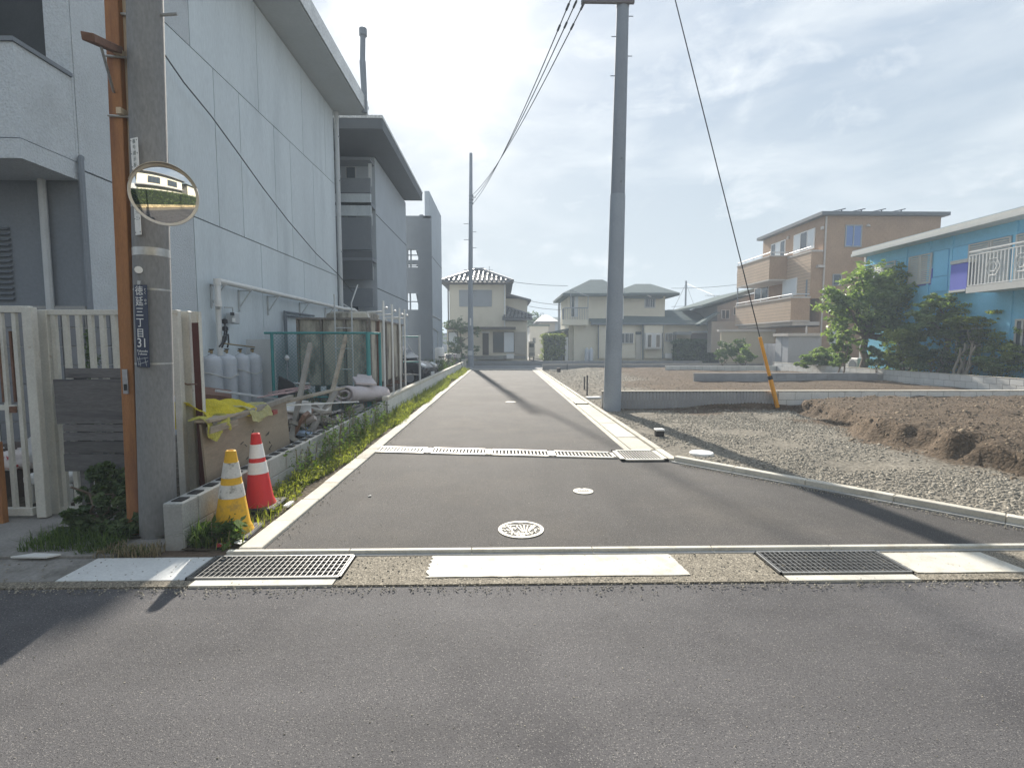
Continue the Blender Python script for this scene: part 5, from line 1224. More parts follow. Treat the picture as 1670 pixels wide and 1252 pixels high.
def hip_roof(name,x0,x1,y0,y1,ze,zr,parent,mat,over=.5,ridge=None,thick=.14):
    x0-=over;x1+=over;y0-=over;y1+=over
    r0,r1=ridge if ridge else ((x0+x1)/2-.01,(x0+x1)/2+.01); ym=(y0+y1)/2
    v=[(x0,y0,ze),(x1,y0,ze),(x1,y1,ze),(x0,y1,ze),(r0,ym,zr),(r1,ym,zr)]
    v+= [(a,b,ze-thick) for a,b,_ in v[:4]]
    f=[(0,1,5,4),(1,2,5),(2,3,4,5),(3,0,4),(0,6,7,1),(1,7,8,2),(2,8,9,3),(3,9,6,0),(9,8,7,6)]
    return MB().add(v,f).build(name,mat,parent)
def tile_rolls(roof,p00,p10,p01,p11,ncol,nrow,mat,r=.07):
    """rounded roof tiles laid between eave p00-p10 and ridge p01-p11, one part per tile"""
    p00,p10,p01,p11=map(Vector,(p00,p10,p01,p11))
    for i in range(ncol):
        s=(i+.5)/ncol; a=p00.lerp(p10,s); b=p01.lerp(p11,s)
        for k in range(nrow):
            q0,q1=a.lerp(b,k/nrow),a.lerp(b,(k+1.12)/nrow); d=(q1-q0)
            if d.length<.05: continue
            up=Vector((0,0,.055)); mb=MB(); mb.tube([q0+up*1.35,q1+up*.75],r,6); mb.build('roof_tile',mat,roof,True)
# ---- cream house with tiled roof
Yh=41.
h1=thing('house','cream two storey house with glazed tile roof at the end of the lane','house',(*PY(790,585,Yh)[:2],0.05))
q=lambda px,py,Y=Yh: PY(px,py,Y)
xa,xb=q(733,500)[0],q(825,500)[0]; ze=q(780,461)[2]; zr=q(772,442,Yh+3.6)[2]
B(xa,xb,Yh,Yh+7,.06,ze-.15).build('wall',m_cream2,h1)
rf=hip_roof('roof',xa,xb,Yh,Yh+7,ze,zr,h1,m_kawb,.55,((xa+xb)/2-.3,(xa+xb)/2+.2))
e0,e1=Vector((xa-.55,Yh-.55,ze)),Vector((xb+.55,Yh-.55,ze)); pk=Vector(((xa+xb)/2-.3,Yh+3.5,zr)); pk2=Vector(((xa+xb)/2+.2,Yh+3.5,zr))
nt_=15
for i in range(nt_):
    s=(i+.5)/nt_; a=e0.lerp(e1,s); frac=1-abs(2*s-1); tot=max(.12,frac*.97); nrow=max(1,int(5*tot))
    d=Vector((0,3.5+.55,zr-ze))
    for k in range(nrow):
        p0=a+d*(tot*k/nrow); p1=a+d*(tot*(k+1.1)/nrow); MB().tube([p0+Vector((0,-.02,.1)),p1+Vector((0,0,.04))],.085,6).build('roof_tile',m_kawara,rf,True)
for p in(e0,e1): MB().tube([p+Vector((0,0,.1)),(pk if p is e0 else pk2)+Vector((0,0,.12))],.13,6).build('hip_ridge',m_kawara,rf,True)
MB().tube([pk+Vector((-.2,0,.12)),pk2+Vector((.2,0,.12))],.16,6).build('ridge_cap',m_kawara,rf,True)
MB().tube([(xa-.6,Yh-.62,ze-.08),(xb+.6,Yh-.62,ze-.08)],.06).build('gutter',m_brnframe,h1)
window(h1,749,802,473,500,Yh,2,m_shut,[m_shut,m_shut],name='shuttered_window')
for px in(731,823): MB().tube([(q(px,480)[0],Yh-.08,ze-.1),(q(px,480)[0],Yh-.08,q(px,535)[2])],.05).build('downpipe',m_brnframe if px<800 else m_whitemetal,h1,True)
# rear wing to the right
xc,xd=xb+.01,q(860,500,Yh+2)[0]; zw=q(845,487,Yh+2)[2]
B(xc,xd,Yh+2.0,Yh+7,.06,zw).build('wing_wall',m_cream2,h1)
MB().prism([(xc-.3,Yh+1.6,q(832,476,Yh+1.6)[2]),(xd+.3,Yh+1.6,q(861,488,Yh+1.6)[2]),(xd+.3,Yh+1.6,q(861,491,Yh+1.6)[2]),(xc-.3,Yh+1.6,q(832,480,Yh+1.6)[2])],(0,5.6,0)).build('wing_roof',m_kawb,h1)
# low tiled roof on the right
lo=[q(819,519),q(868,522)]; hi=[q(823,502,Yh+1.9),q(866,517,Yh+1.9)]
lr=MB().prism([(lo[0][0],Yh-.5,lo[0][2]-.02),(lo[1][0],Yh-.5,lo[0][2]-.02),(hi[1][0]+.1,Yh+1.9,hi[1][2]),(hi[0][0],Yh+1.9,hi[0][2])],(0,0,-.16)).build('lower_roof',m_kawb,h1)
for i in range(8):
    s=(i+.5)/8; a=Vector((lo[0][0],Yh-.5,lo[0][2])).lerp(Vector((lo[1][0],Yh-.5,lo[0][2])),s); b=Vector((hi[0][0],Yh+1.9,hi[0][2])).lerp(Vector((hi[1][0]+.1,Yh+1.9,hi[1][2])),s)
    for k in range(3): MB().tube([a.lerp(b,k/3)+Vector((0,0,.1)),a.lerp(b,(k+1.1)/3)+Vector((0,0,.04))],.09,6).build('roof_tile',m_kawara,lr,True)
MB().tube([Vector(hi[0])+Vector((0,0,.1)),Vector((hi[1][0]+.1,Yh+1.9,hi[1][2]+.1))],.14,6).build('ridge_cap',m_kawara,lr,True)
xg0,xg1=q(729,560)[0],q(860,560)[0]; zg=q(800,524)[2]
B(xg0,xg1,Yh-.02,Yh+2,.06,zg).build('ground_wall',m_cream2,h1)
quadbox('canopy',727,841,533,537,Yh-.7,.68,m_brnframe,h1)
d=quadbox('door',787,797,543,579,Yh-.06,.05,m_dkdoor,h1); quadbox('door_frame',785,799,541,543,Yh-.08,.06,m_whitemetal,d)
window(h1,804,839,541,575,Yh-.02,2,m_brnframe,[m_pane,m_lightpane]); quadbox('shutter_box',839.5,858,541,578,Yh-.12,.1,M('beige_shutter',(.36,.335,.29),.7,.06,3),h1)
window(h1,731,747,541,566,Yh-.02,1,m_brnframe,m_lightpane)
quadbox('porch_step',776,826,581,586,Yh-1.,.9,m_oldconc,h1); quadbox('plinth',730,858,580,585,Yh-.1,.06,m_oldconc,h1)
quadbox('air_conditioner',826,838,577,585,Yh-.6,.35,m_whitemetal,h1)
mb=MB(); c=q(798,452,Yh+2); mb.tube([c,(c[0],c[1],c[2]+.9)],.02); mb.tube([(c[0]-.3,c[1],c[2]+.6),(c[0]+.3,c[1],c[2]+.6)],.015)
for k in(-.25,0,.25): mb.tube([(c[0]+k,c[1]-.2,c[2]+.62),(c[0]+k,c[1]+.2,c[2]+.62)],.01)
mb.build('aerial',m_dkgrey,h1)
# ---- yellow cream house with grey roof
Y2h=42.
h2=thing('house','pale yellow house with grey green roofs and bay window behind the tall pole','house',(*PY(1040,585,Y2h)[:2],0.05))
q=lambda px,py,Y=Y2h: PY(px,py,Y)
z_=lambda py,Y=Y2h: PY(1000,py,Y)[2]
x_=lambda px,Y=Y2h: PY(px,520,Y)[0]
B(x_(929),x_(1010),Y2h+.5,Y2h+6.5,.06,z_(480)).build('left_upper_wall',m_cream3,h2)
a0=(x_(917),Y2h-.4,z_(479)); 
hip_roof('left_roof',x_(931),x_(1008),Y2h+.3,Y2h+6.5,z_(479),PY(972,456,Y2h+3.4)[2],h2,m_roofg,.75,(x_(962,Y2h+3.4),x_(982,Y2h+3.4)),.2)
B(x_(1013),x_(1089),Y2h+.8,Y2h+6,.06,z_(477)).build('right_upper_wall',m_cream3,h2)
hip_roof('right_roof',x_(1012),x_(1092),Y2h+.6,Y2h+6,z_(477.5),PY(1045,463,Y2h+3.3)[2],h2,m_roofg,.75,(x_(1035,Y2h+3.3),x_(1060,Y2h+3.3)),.2)
quadbox('eave_beam',1016,1082,480,486,Y2h+.1,.6,m_roofg,h2)
MB().tube([q(1052,480,Y2h),q(1062,484,Y2h)],.04).build('dormer_pipe',m_whitemetal,h2)
window(h2,1051,1069,487,502,Y2h+.78,2,m_alu,m_pane,5)
# lower roof
lr=MB().add([(x_(962),Y2h-.5,z_(527)),(x_(1176),Y2h-.5,z_(527)),(x_(1124,Y2h+2.6),Y2h+2.6,PY(1110,505,Y2h+2.6)[2]),(x_(1016,Y2h+2),Y2h+.82,z_(514)),(x_(962),Y2h+.6,z_(518)),
  (x_(962),Y2h-.5,z_(529.5)),(x_(1176),Y2h-.5,z_(529.5)),(x_(1176),Y2h+6,z_(527)),(x_(1124,Y2h+2.6),Y2h+5,PY(1110,505,Y2h+2.6)[2]),(x_(1090,Y2h+2.6),Y2h+2.6,PY(1095,505,Y2h+2.6)[2])],
  [(0,1,2,9,3,4),(0,5,6,1),(1,6,7),(1,7,8,2),(3,9,2)]).build('lower_roof',m_roofg,h2)
MB().tube([(x_(962),Y2h-.56,z_(529)),(x_(1176),Y2h-.56,z_(529))],.07).build('gutter',m_dkgrey,h2)
B(x_(936),x_(1162),Y2h+.0,Y2h+.48,.06,z_(527)).build('ground_wall',m_cream3,h2)
quadbox('wall_projection',976,1036,529,584,Y2h-.3,.28,m_cream3,h2)
# balcony
bb=quadbox('balcony',917,959.5,521,530,Y2h-.9,1.3,m_cream3,h2)
rl=MB(); 
xs0,xs1=PY(920,510,Y2h-.9)[0],PY(959,510,Y2h-.9)[0]; zt0=z_(502,Y2h-.9); zb0=z_(521,Y2h-.9)
rl.tube([(xs0,Y2h-.85,zt0),(xs1,Y2h-.85,zt0)],.045); rl.tube([(xs0,Y2h-.85,zt0),(xs0,Y2h+.4,zt0)],.045)
for i in range(15): x=xs0+(xs1-xs0)*i/14; rl.tube([(x,Y2h-.85,zb0),(x,Y2h-.85,zt0)],.02,5)
for i in range(5): y=Y2h-.85+1.2*i/4; rl.tube([(xs0,y,zb0),(xs0,y,zt0)],.02,5)
rl.build('railing',m_shut,bb)
fr=MB(); zt1=z_(473,Y2h-.9); 
for x in(PY(931,480,Y2h-.9)[0],xs1): fr.tube([(x,Y2h-.85,zt0),(x,Y2h-.85,zt1 if x<xs1 else z_(483,Y2h-.9))],.035)
fr.tube([(PY(931,480,Y2h-.9)[0],Y2h-.85,zt1),(xs1,Y2h-.85,z_(483,Y2h-.9))],.035); fr.build('awning_frame',m_shut,bb)
window(h2,931,943,480,517,Y2h+.48,2,m_whitemetal,[m_pane,m_lightpane])
window(h2,1012,1033,543,560,Y2h-.31,3,m_alu,m_pane,9)
d=quadbox('door',1036.5,1046,546,586,Y2h-.08,.06,M('cream_door',(.6,.58,.52),.6,.06,3),h2); quadbox('transom',1036.5,1046,541,545.5,Y2h-.08,.05,m_pane,d)
bw=quadbox('bay_window',1053,1079,543,569,Y2h-.75,.74,m_whitemetal,h2); quadbox('bay_hood',1051,1081,529,542.8,Y2h-.5,.49,m_cream3,h2)
window(h2,1055,1077,545,567,Y2h-.77,3,m_whitemetal,[m_pane,m_lightpane,m_pane])
quadbox('bay_base',1051,1079,570,584,Y2h-.3,.29,m_cream3,h2)
window(h2,1084,1103,543,557,Y2h-.02,3,m_alu,m_pane,8)
quadbox('garage_shutter',1126,1160,543,575,Y2h-.04,.03,M('garage_brown',(.2,.16,.15),.7,.08,3),h2); quadbox('garage_frame',1124,1162,539.5,542.5,Y2h-.12,.11,m_whitemetal,h2)
quadbox('sun_sail',1104,1128,541,546,Y2h-1.0,.9,m_shut,h2)
for px,pa,pb in((976,528,585),(1048.5,530,587),(1081,530,585),(1016,462,520)): MB().tube([q(px,pa,Y2h-.35),q(px,pb,Y2h-.35)],.05).build('downpipe',m_dkgrey if px!=1016 else m_whitemetal,h2,True)
quadbox('air_conditioner',1085,1096,576,584,Y2h-.5,.35,m_whitemetal,h2)
for k,px in enumerate((957,964)): 
    c=q(px,580,Y2h-.8); t=thing('gas_cylinder',('left','right')[k]+' of two grey gas cylinders against the yellow house','gas cylinder',(c[0],c[1],.05),0,'gas cylinders at the yellow house'); MB().lathe([(.17,0),(.18,.05),(.18,1.0),(.1,1.13),(.05,1.2)],(c[0],c[1],.06),14).build('tank',m_cyl,t,True)
# low garage wing left of the yellow house
lg=thing('garage','low dark roofed lean-to left of the yellow house','garage',(*PY(910,588,43)[:2],0.05)); 
quadbox('wall',893,939,541,588,43.,3,M('brown_grey_wall',(.2,.185,.17),.8,.08,2),lg)
MB().prism([PY(890,543,42.6),PY(941,532,42.6),PY(941,535.5,42.6),PY(890,546,42.6)],(0,3.5,0)).build('roof',m_roofg,lg)
quadbox('white_pillar',921.5,926.5,550,588,41.9,.6,m_whitemetal,lg); quadbox('door',928,938,552,588,42.9,.09,m_dkdoor,lg)
# pale house further behind, between the two
def simple_house(label,px0,px1,pyt,Y,depth,wall,roofm,rise,wins=(),over=.5,base=.06,name='house'):
    t=thing(name,label,'house',(*PY((px0+px1)/2,590,Y)[:2],base)); x0,x1=PY(px0,560,Y)[0],PY(px1,560,Y)[0]; ze=PY((px0+px1)/2,pyt,Y)[2]
    B(x0,x1,Y,Y+depth,base,ze).build('wall',wall,t)
    if rise: hip_roof('roof',x0,x1,Y,Y+depth,ze+.15,ze+rise,t,roofm,over,((x0+x1)/2-(x1-x0)*.2,(x0+x1)/2+(x1-x0)*.2))
    else: B(x0-.15,x1+.15,Y-.15,Y+depth,ze+.002,ze+.2).build('roof',roofm,t)
    for w in wins: window(t,*w,Y-.01,2)
    return t
m_pw=M('pale_grey_render',(.52,.53,.53),.9,.06,1,.05,20,.1); m_bg=M('beige_render',(.4,.36,.31),.9,.07,1,.05,20,.1); m_gw=M('grey_house_render',(.3,.28,.27),.9,.07,1,.05,20,.1)
simple_house('flat roofed white house glimpsed between the two cream houses',864,894,532,52,8,m_pw,m_roofg,0,((868,874,550,560),))
simple_house('dark roofed small house in the gap behind the white flat roofed house',880,905,526,66,8,m_bg,m_kawara,1.2)
# grey house behind the garden wall
h3=thing('house','grey house with upstairs windows left of the orange building','house',(*PY(1185,590,40)[:2],.05))
q=lambda px,py,Y=40: PY(px,py,Y)
MB().prism([q(1170,588),q(1240,588),q(1240,476),q(1170,499)],(0,7,0)).build('wall',m_gw,h3)
MB().prism([q(1146,497,39.5),q(1240,467,39.5),q(1240,474,39.5),q(1146,501,39.5)],(0,8,0)).build('roof',m_roofg,h3)
window(h3,1176,1190,505,520,39.98,2); window(h3,1195,1204,500,514,39.98,1)
MB().prism([q(1140,528,39),q(1172,508,39.),q(1175,510,39.),q(1143,531,39.)],(0,.9,0)).build('porch_roof',m_roofg,h3)
quadbox('porch_wall',1160,1205,524,575,39.2,.75,m_bg,h3)
simple_house('pale far house with low grey roof above the tall pole right side',1126,1150,529,60,8,m_pw,m_roofg,.8)
# white van behind hedge between houses
t=thing('parked_van','white van front glimpsed between the two cream houses','van',(*PY(868,588,46)[:2],.05)); quadbox('van_body',862.5,872,557,582,46,3,m_whitemetal,t); quadbox('windscreen',863.5,871,560,566,45.97,.03,m_pane,t)
for px in(864,870.5): quadbox('wheel',px-.8,px+.8,582,588,46.02,.3,m_tyre,t)
quadbox('bumper',863,872,575,580,45.9,.1,m_pipe,t)
# far skyline
m_far=M('far_building',(.33,.34,.36),.9,.1,.2,.05,5,0)
for i,(a,b,c,Y) in enumerate(((690,735,545,90),(895,925,528,95),(1095,1135,540,85),(1140,1166,522,95))):
    o=simple_house('distant building on the skyline, number '+'ABCD'[i],a,b,c,Y,10,m_far,m_roofg,1.5 if i%2 else 0)
    o['label']=('distant grey building hidden behind the fin wall','distant grey building rising over the lean-to roof','distant flat building beyond the yellow house roof','distant grey house beyond the bare far pole')[i]
# ================================================================ ORANGE BRICK HOUSE
m_brick=M('orange_brick',(.38,.255,.165),.85,.1,1.2,.12,25,.4,.006,course=(.12,.02),vert=(.4,.02),joint=.6,stain=(.33,.215,.135),st=(.5,.7),ss=.8)
m_brickl=M('light_ridged_brick',(.5,.37,.26),.85,.08,1.2,.1,25,.5,.008,course=(.2,.075),joint=.38)
m_roofd=M('dark_metal_roof',(.12,.13,.14),.5,.08,2,.05,20,.1)
m_solar=M('solar_panel',(.03,.04,.07),.15,.05,3,spec=.8)
m_bluepane=glass('blue_window_glass',(.12,.2,.42),.06)
m_beigetrim=M('beige_coping',(.5,.46,.42),.7,.06,3)
Xo=19.2; Yo_=30.25; Ye_=37.3; zt=9.15
ob=thing('brick_house','three storey orange brick house with stepped balconies','house',(Xo,Yo_,.2))
xr=PY(1532,400,Yo_)[0]
B(Xo,xr,Yo_,Ye_,.2,zt).build('brick_wall',m_brick,ob)
rf=MB().prism([(Xo-.35,Yo_-.3,zt),(xr+.3,Yo_-.3,zt),(xr+.3,Ye_+.3,zt),(Xo-.35,Ye_+.3,zt)],(0,0,.2)).build('roof',m_roofd,ob)
for i,px in enumerate((1352,1384,1417,1449)):
    a=PY(px-14,347,Yo_+.8); b=PY(px+24,341,Yo_+.8); x0,x1=a[0],b[0]
    p=MB().prism([(x0,Yo_+.6,zt+.3),(x1,Yo_+.6,zt+.62),(x1,Yo_+2.2,zt+.62),(x0,Yo_+2.2,zt+.3)],(0,0,-.05)).build('solar_panel',m_solar,ob)
    for y in(Yo_+.7,Yo_+2.1): B(x1-.2,x1-.15,y,y+.05,zt+.19,zt+.58).build('strut',m_roofd,p)
def sidebox(name,X,px0,px1,py0,py1,d,mat,parent):
    """box on plane X=const (left faces), extruded towards +X by d"""
    a=PX(px0,py1,X); b=PX(px1,py1,X); c=PX(px0,py0,X); e=PX(px1,py0,X)
    return MB().prism([(X,a[1],a[2]),(X,b[1],b[2]),(X,e[1],e[2]),(X,c[1],c[2])],(d,0,0)).build(name,mat,parent)
# bay body
zb1=PY(1322,402,Yo_)[2]
Xb=PY(1322,450,Yo_)[0]
B(Xb,Xo-.002,Yo_+.004,Yo_+2.9,PY(1322,487,Yo_)[2],zb1-.3).build('bay_wall',m_brick,ob)
B(Xb-.012,Xb-.001,Yo_+.01,Yo_+2.9,PY(1322,487,Yo_)[2],zb1-.3).build('ridged_face',m_brickl,ob)
B(Xb-.04,Xo-.001,Yo_-.03,Yo_+.15,zb1-.298,zb1-.2).build('coping',m_beigetrim,ob); B(Xb-.04,Xb+.1,Yo_+.151,Yo_+2.9,zb1-.298,zb1-.2).build('coping',m_beigetrim,ob)
MB().tube([(Xb,Yo_+.05,zb1),(Xb,Yo_+2.9,zb1)],.035).build('handrail',m_alu,ob)
B(Xb,Xo+.0,Yo_+.0,Yo_+2.9,.2,PY(1322,525,Yo_)[2]-.3).build('lower_wall',m_brick,ob)
# top balcony
Xt=17.35; a=PX(1256,412,Xt); b=PX(1203,433,Xt); zb3=PX(1256,455,Xt)[2]; zt3=a[2]-.25
bl=B(Xt,Xo-.001,a[1],b[1],zb3,zt3).build('top_balcony',m_brick,ob); B(Xt-.012,Xt-.001,a[1]+.01,b[1],zb3,zt3).build('ridged_face',m_brickl,bl)
B(Xt-.05,Xo-.05,a[1]-.04,b[1]+.04,zt3+.001,zt3+.07).build('coping',m_beigetrim,bl); B(Xt-.03,Xo-.01,a[1]-.02,b[1]+.02,zb3-.08,zb3-.001).build('trim',m_beigetrim,bl)
r_=MB(); r_.tube([(Xt+.05,a[1],zt3+.27),(Xt+.05,b[1],zt3+.27)],.035); r_.tube([(Xt+.05,a[1],zt3+.27),(Xo-.3,a[1],zt3+.27)],.035)
for i in range(5): y=a[1]+(b[1]-a[1])*i/4; r_.tube([(Xt+.05,y,zt3+.05),(Xt+.05,y,zt3+.27)],.025)
r_.build('handrail',m_alu,bl)
# middle balcony
a=PX(1291,480,Xt); b=PX(1200,500,Xt); zb2=PX(1291,522,Xt)[2]; zt2=a[2]-.22
bl=B(Xt,Xb-.02,a[1],b[1],zb2,zt2).build('middle_balcony',m_brick,ob); B(Xt-.012,Xt-.001,a[1]+.01,b[1],zb2,zt2).build('ridged_face',m_brickl,bl)
B(Xt-.05,Xb-.03,a[1]-.04,b[1]+.04,zt2+.001,zt2+.09).build('coping',m_beigetrim,bl); B(Xt-.03,Xb-.01,a[1]-.02,b[1]+.02,zb2-.08,zb2-.001).build('trim',m_beigetrim,bl)
r_=MB(); r_.tube([(Xt+.05,a[1],zt2+.24),(Xt+.05,b[1],zt2+.24)],.035); r_.tube([(Xt+.05,a[1],zt2+.24),(Xb-.1,a[1],zt2+.24)],.035)
for i in range(6): y=a[1]+(b[1]-a[1])*i/5; r_.tube([(Xt+.05,y,zt2+.05),(Xt+.05,y,zt2+.24)],.025)
r_.build('handrail',m_alu,bl)
B(Xt+.2,Xo,a[1]+.1,b[1]-.1,zb2-.3,zb2-.081).build('slab',m_beigetrim,ob)
# side windows
def sidewin(X,px0,px1,py0,py1,panes,parent,pane=None,frame=None):
    frame=frame or m_whitemetal; y1=PX(px0,(py0+py1)/2,X)[1]; y0=PX(px1,(py0+py1)/2,X)[1]; z1=PX((px0+px1)/2,py0,X)[2]; z0=PX((px0+px1)/2,py1,X)[2]
    mb=MB(); fw=.06
    for z in(z0,z1-fw): mb.box(X-.05,X+.03,y0,y1,z,z+fw)
    for i in range(panes+1): y=min(max(y0+(y1-y0)*i/panes-fw/2,y0),y1-fw); mb.box(X-.048,X+.03,y,y+fw,z0+fw,z1-fw)
    w=mb.build('window',frame,parent)
    for i in range(panes):
        pm=pane[i%len(pane)] if isinstance(pane,(list,tuple)) else (pane or m_pane); B(X-.03,X-.012,y0+(y1-y0)*i/panes+fw*.4,y0+(y1-y0)*(i+1)/panes-fw*.4,z0+fw,z1-fw).build('pane',pm,w)
    return w
sidewin(Xo,1258,1281,395,425,3,ob,[m_pane,m_lightpane,m_pane]); sidewin(Xo,1295,1329,378,410,3,ob,[m_lightpane,m_pane,m_lightpane])
sidewin(Xo,1231,1254,468,490,2,ob,m_pane); sidewin(Xb-.014,1277,1300,455,483,1,ob,m_lightpane); 
sidewin(Xo,1239,1262,540,556,2,ob,m_pane); B(Xb-.03,Xb-.013,Yo_+.25,Yo_+.4,PY(1310,483,Yo_)[2],PY(1310,455,Yo_)[2]).build('slot_window',m_dkgrey,ob)
# front windows
window(ob,1377,1406,367,403,Yo_-.005,2,m_shut,[m_bluepane,m_bluepane],fw=.07); window(ob,1357,1372,447,466,Yo_-.005,1,m_shut,m_pane); window(ob,1352,1366,537,562,Yo_-.005,1,m_alu,m_lightpane)
for px,py in((1416,367),): MB().lathe([(.13,-.1),(.1,.0),(.0,.08)],PY(px,py,Yo_-.05),12).build('vent',m_beigetrim,ob,True)
for px,py in((1285,388),(1341,372)): c=PX(px,py,Xo-.06); MB().obox(c,(.12,.2,.2)).build('vent',m_beigetrim,ob,bev=.03)
MB().tube([(Xo+.08,Yo_-.06,.3),(Xo+.08,Yo_-.06,zt-.05)],.05).build('downpipe',m_brick if False else m_beigetrim,ob,True)
quadbox('ledge',1334,1346,432,436,Yo_-.2,.19,m_beigetrim,ob)
MB().tube([PX(1203,445,17.6),PX(1203,520,17.6)],.05).build('balcony_post',m_dkgrey,ob)
# garden wall and shed in front
gw=thing('garden_wall','beige rendered garden wall with pale coping below the orange house','wall',(*PY(1235,590,33)[:2],.1))
quadbox('wall',1176,1263,541,592,33,.2,M('beige_wall',(.5,.44,.33),.9,.06,1.5,.08,20,.2),gw); quadbox('coping',1173,1265,537,540.8,32.9,.4,m_beigetrim,gw)
sh=thing('garden_shed','tall grey garden storage shed with flat lid below the orange house','shed',(*PY(1290,598,27.8)[:2],.2)); Ysh=28.0
m_shed=M('shed_panel',(.42,.43,.45),.6,.08,1.5,.06,20,.15,stretch=(1,1,.3)); m_shedd=M('shed_panel_shaded',(.34,.35,.37),.6,.08,1.5,.06,20,.15,stretch=(1,1,.3))  # second material is a darker copy: shade put into the body colour
x0=PY(1286,570,Ysh)[0]; x1=PY(1337,570,Ysh)[0]; zt_=PY(1300,548,Ysh)[2]; zb_=PY(1300,600,Ysh)[2]
yl=PX(1265,570,x0)[1]
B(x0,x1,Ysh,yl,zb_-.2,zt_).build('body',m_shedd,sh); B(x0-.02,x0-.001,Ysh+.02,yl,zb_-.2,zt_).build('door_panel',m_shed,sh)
for y in(Ysh+(yl-Ysh)*.5,): B(x0-.03,x0-.021,y-.02,y+.02,zb_-.2,zt_).build('door_seam',m_dkgrey,sh)
B(x0-.15,x1+.1,Ysh-.12,yl+.1,zt_+.001,zt_+.16).build('lid',m_beigetrim,sh)
c=PY(1315,540,Ysh+1); MB().tube([(c[0],c[1],zt_+.1),(c[0],c[1],zt_+.6)],.05).build('vent_pipe',m_beigetrim,sh)
fp=thing('fence_panel','grey white corrugated fence panel leaning between beige wall and shed','fence',(*PY(1255,598,30)[:2],.2)); 
for i in range(7): quadbox('plank',1246+3.2*i,1248.9+3.2*i,560,597,30+.02*(i%2),.03,m_shed,fp)
# ================================================================ BLUE HOUSE
m_sky=M('sky_blue_panel',(.24,.6,.84),.6,.08,1.2,.06,20,.12,.003,stain=(.2,.54,.77),st=(.5,.75),ss=1)
m_skyl=M('bright_blue_panel',(.22,.6,.88),.5,.05,1.5,.05,20,.05)
m_purp=M('violet_blue_panel',(.15,.17,.6),.5,.05,1.5,.05,20,.05)
m_louv=M('pale_louvre',(.56,.56,.53),.6,.07,3,.05,20,.05)
m_eave=M('pale_eave_metal',(.55,.56,.54),.5,.06,2,.05,20,.05)
Xw=16.75
bh=thing('blue_house','sky blue two storey house with white shutters and long pale eave','house',(Xw,23,.25))
Yend=PX(1412,430,Xw)[1]; Yn=9.5; zev=5.55
B(Xw+.02,26,Yn,Yend,.25,zev+.1).build('house_wall',m_sky,bh)
B(Xw-.0,26,Yend+.001,Yend+.12,.25,zev).build('corner_board',m_eave,bh)
Xe=16.2
ev=MB().prism([(Xe,Yn,zev),(Xe,PX(1392,412,Xe)[1],zev),(Xe,PX(1392,412,Xe)[1],zev+.22),(Xe,Yn,zev+.22)],(10,0,0)).build('roof',m_eave,bh)
y1=PX(1392,412,Xe)[1]
B(Xe-.1,Xe-.002,Yn,y1+.03,zev+.0,zev+.12).build('gutter',m_eave,ev); B(Xe-.06,Xe-.002,Yn,y1+.02,zev+.13,zev+.235).build('roof_edge',m_louv,ev); B(Xe-.02,26,Yn,y1+.05,zev+.2355,zev+.27).build('roof_sheet',M('roof_sheet_blue',(.3,.38,.42),.5,.06,2),ev)
def yw(px,py=450): return PX(px,py,Xw)[1]
def zw(px,py): return PX(px,py,Xw)[2]
# upper floor battens and panels
for px in(1476,1514,1550,1652,1700): B(Xw-.03,Xw+.019,yw(px)-.05,yw(px)+.05,.3,zev).build('batten',m_sky,bh)
zl=zw(1548,405)
B(Xw-.025,Xw+.018,Yn,Yend-.05,zl,zl+.05).build('belt',m_sky,bh)
for a,b,p0,p1,mt in((1522,1545,408,450,m_skyl),(1552,1577,400,427,m_skyl),(1498,1520,440,465,m_purp),(1520,1546,452,475,m_skyl)):
    B(Xw-.012,Xw+.017,yw(b),yw(a),zw((a+b)/2,p1),min(zw((a+b)/2,p0),zl-.02)).build('wall_panel',mt,bh)
def louvre(px0,px1,zlo,zhi,X=Xw,n=None):
    y0,y1=yw(px1),yw(px0); w=B(X-.05,X+.0,y0,y0+.05,zlo,zhi); w.box(X-.05,X,y1-.05,y1,zlo,zhi); w.box(X-.05,X,y0+.051,y1-.051,zhi-.05,zhi); w.box(X-.05,X,y0+.051,y1-.051,zlo,zlo+.05)
    o=w.build('shutter',m_louv,bh); mb=MB(); n=int((zhi-zlo-.1)/.075)
    for i in range(n): z=zlo+.085+.075*i; mb.obox((X-.025,(y0+y1)/2,z),(.012,y1-y0-.1,.07),(0,.45,0))
    s_=mb.build('slats',m_louv,o); s_['kind']='stuff'
zf=3.55
louvre(1578,1612,zf,zl-.03); louvre(1613,1646,zf,zl-.03); louvre(1654,1700,zf,zl-.03); louvre(1482,1500,zl-1.2,zl-.03); louvre(1500.5,1519,zl-1.2,zl-.03); louvre(1440,1460,zl-1.1,zl-.03); louvre(1422,1439,zl-1.1,zl-.03)
louvre(1470,1500,.5,2.2); 
# balcony
Xc=15.75; yb0=Yn; yb1=PX(1578,470,Xc)[1]; zbf=PX(1578,471,Xc)[2]; zrt=PX(1578,412,Xc)[2]
bal=B(Xc,Xw-.001,yb0,yb1,zbf-.12,zbf).build('balcony_floor',m_eave,bh)
B(Xc-.03,Xc-.001,yb0,yb1+.03,zbf-.15,zbf+.06).build('fascia',m_louv,bal)
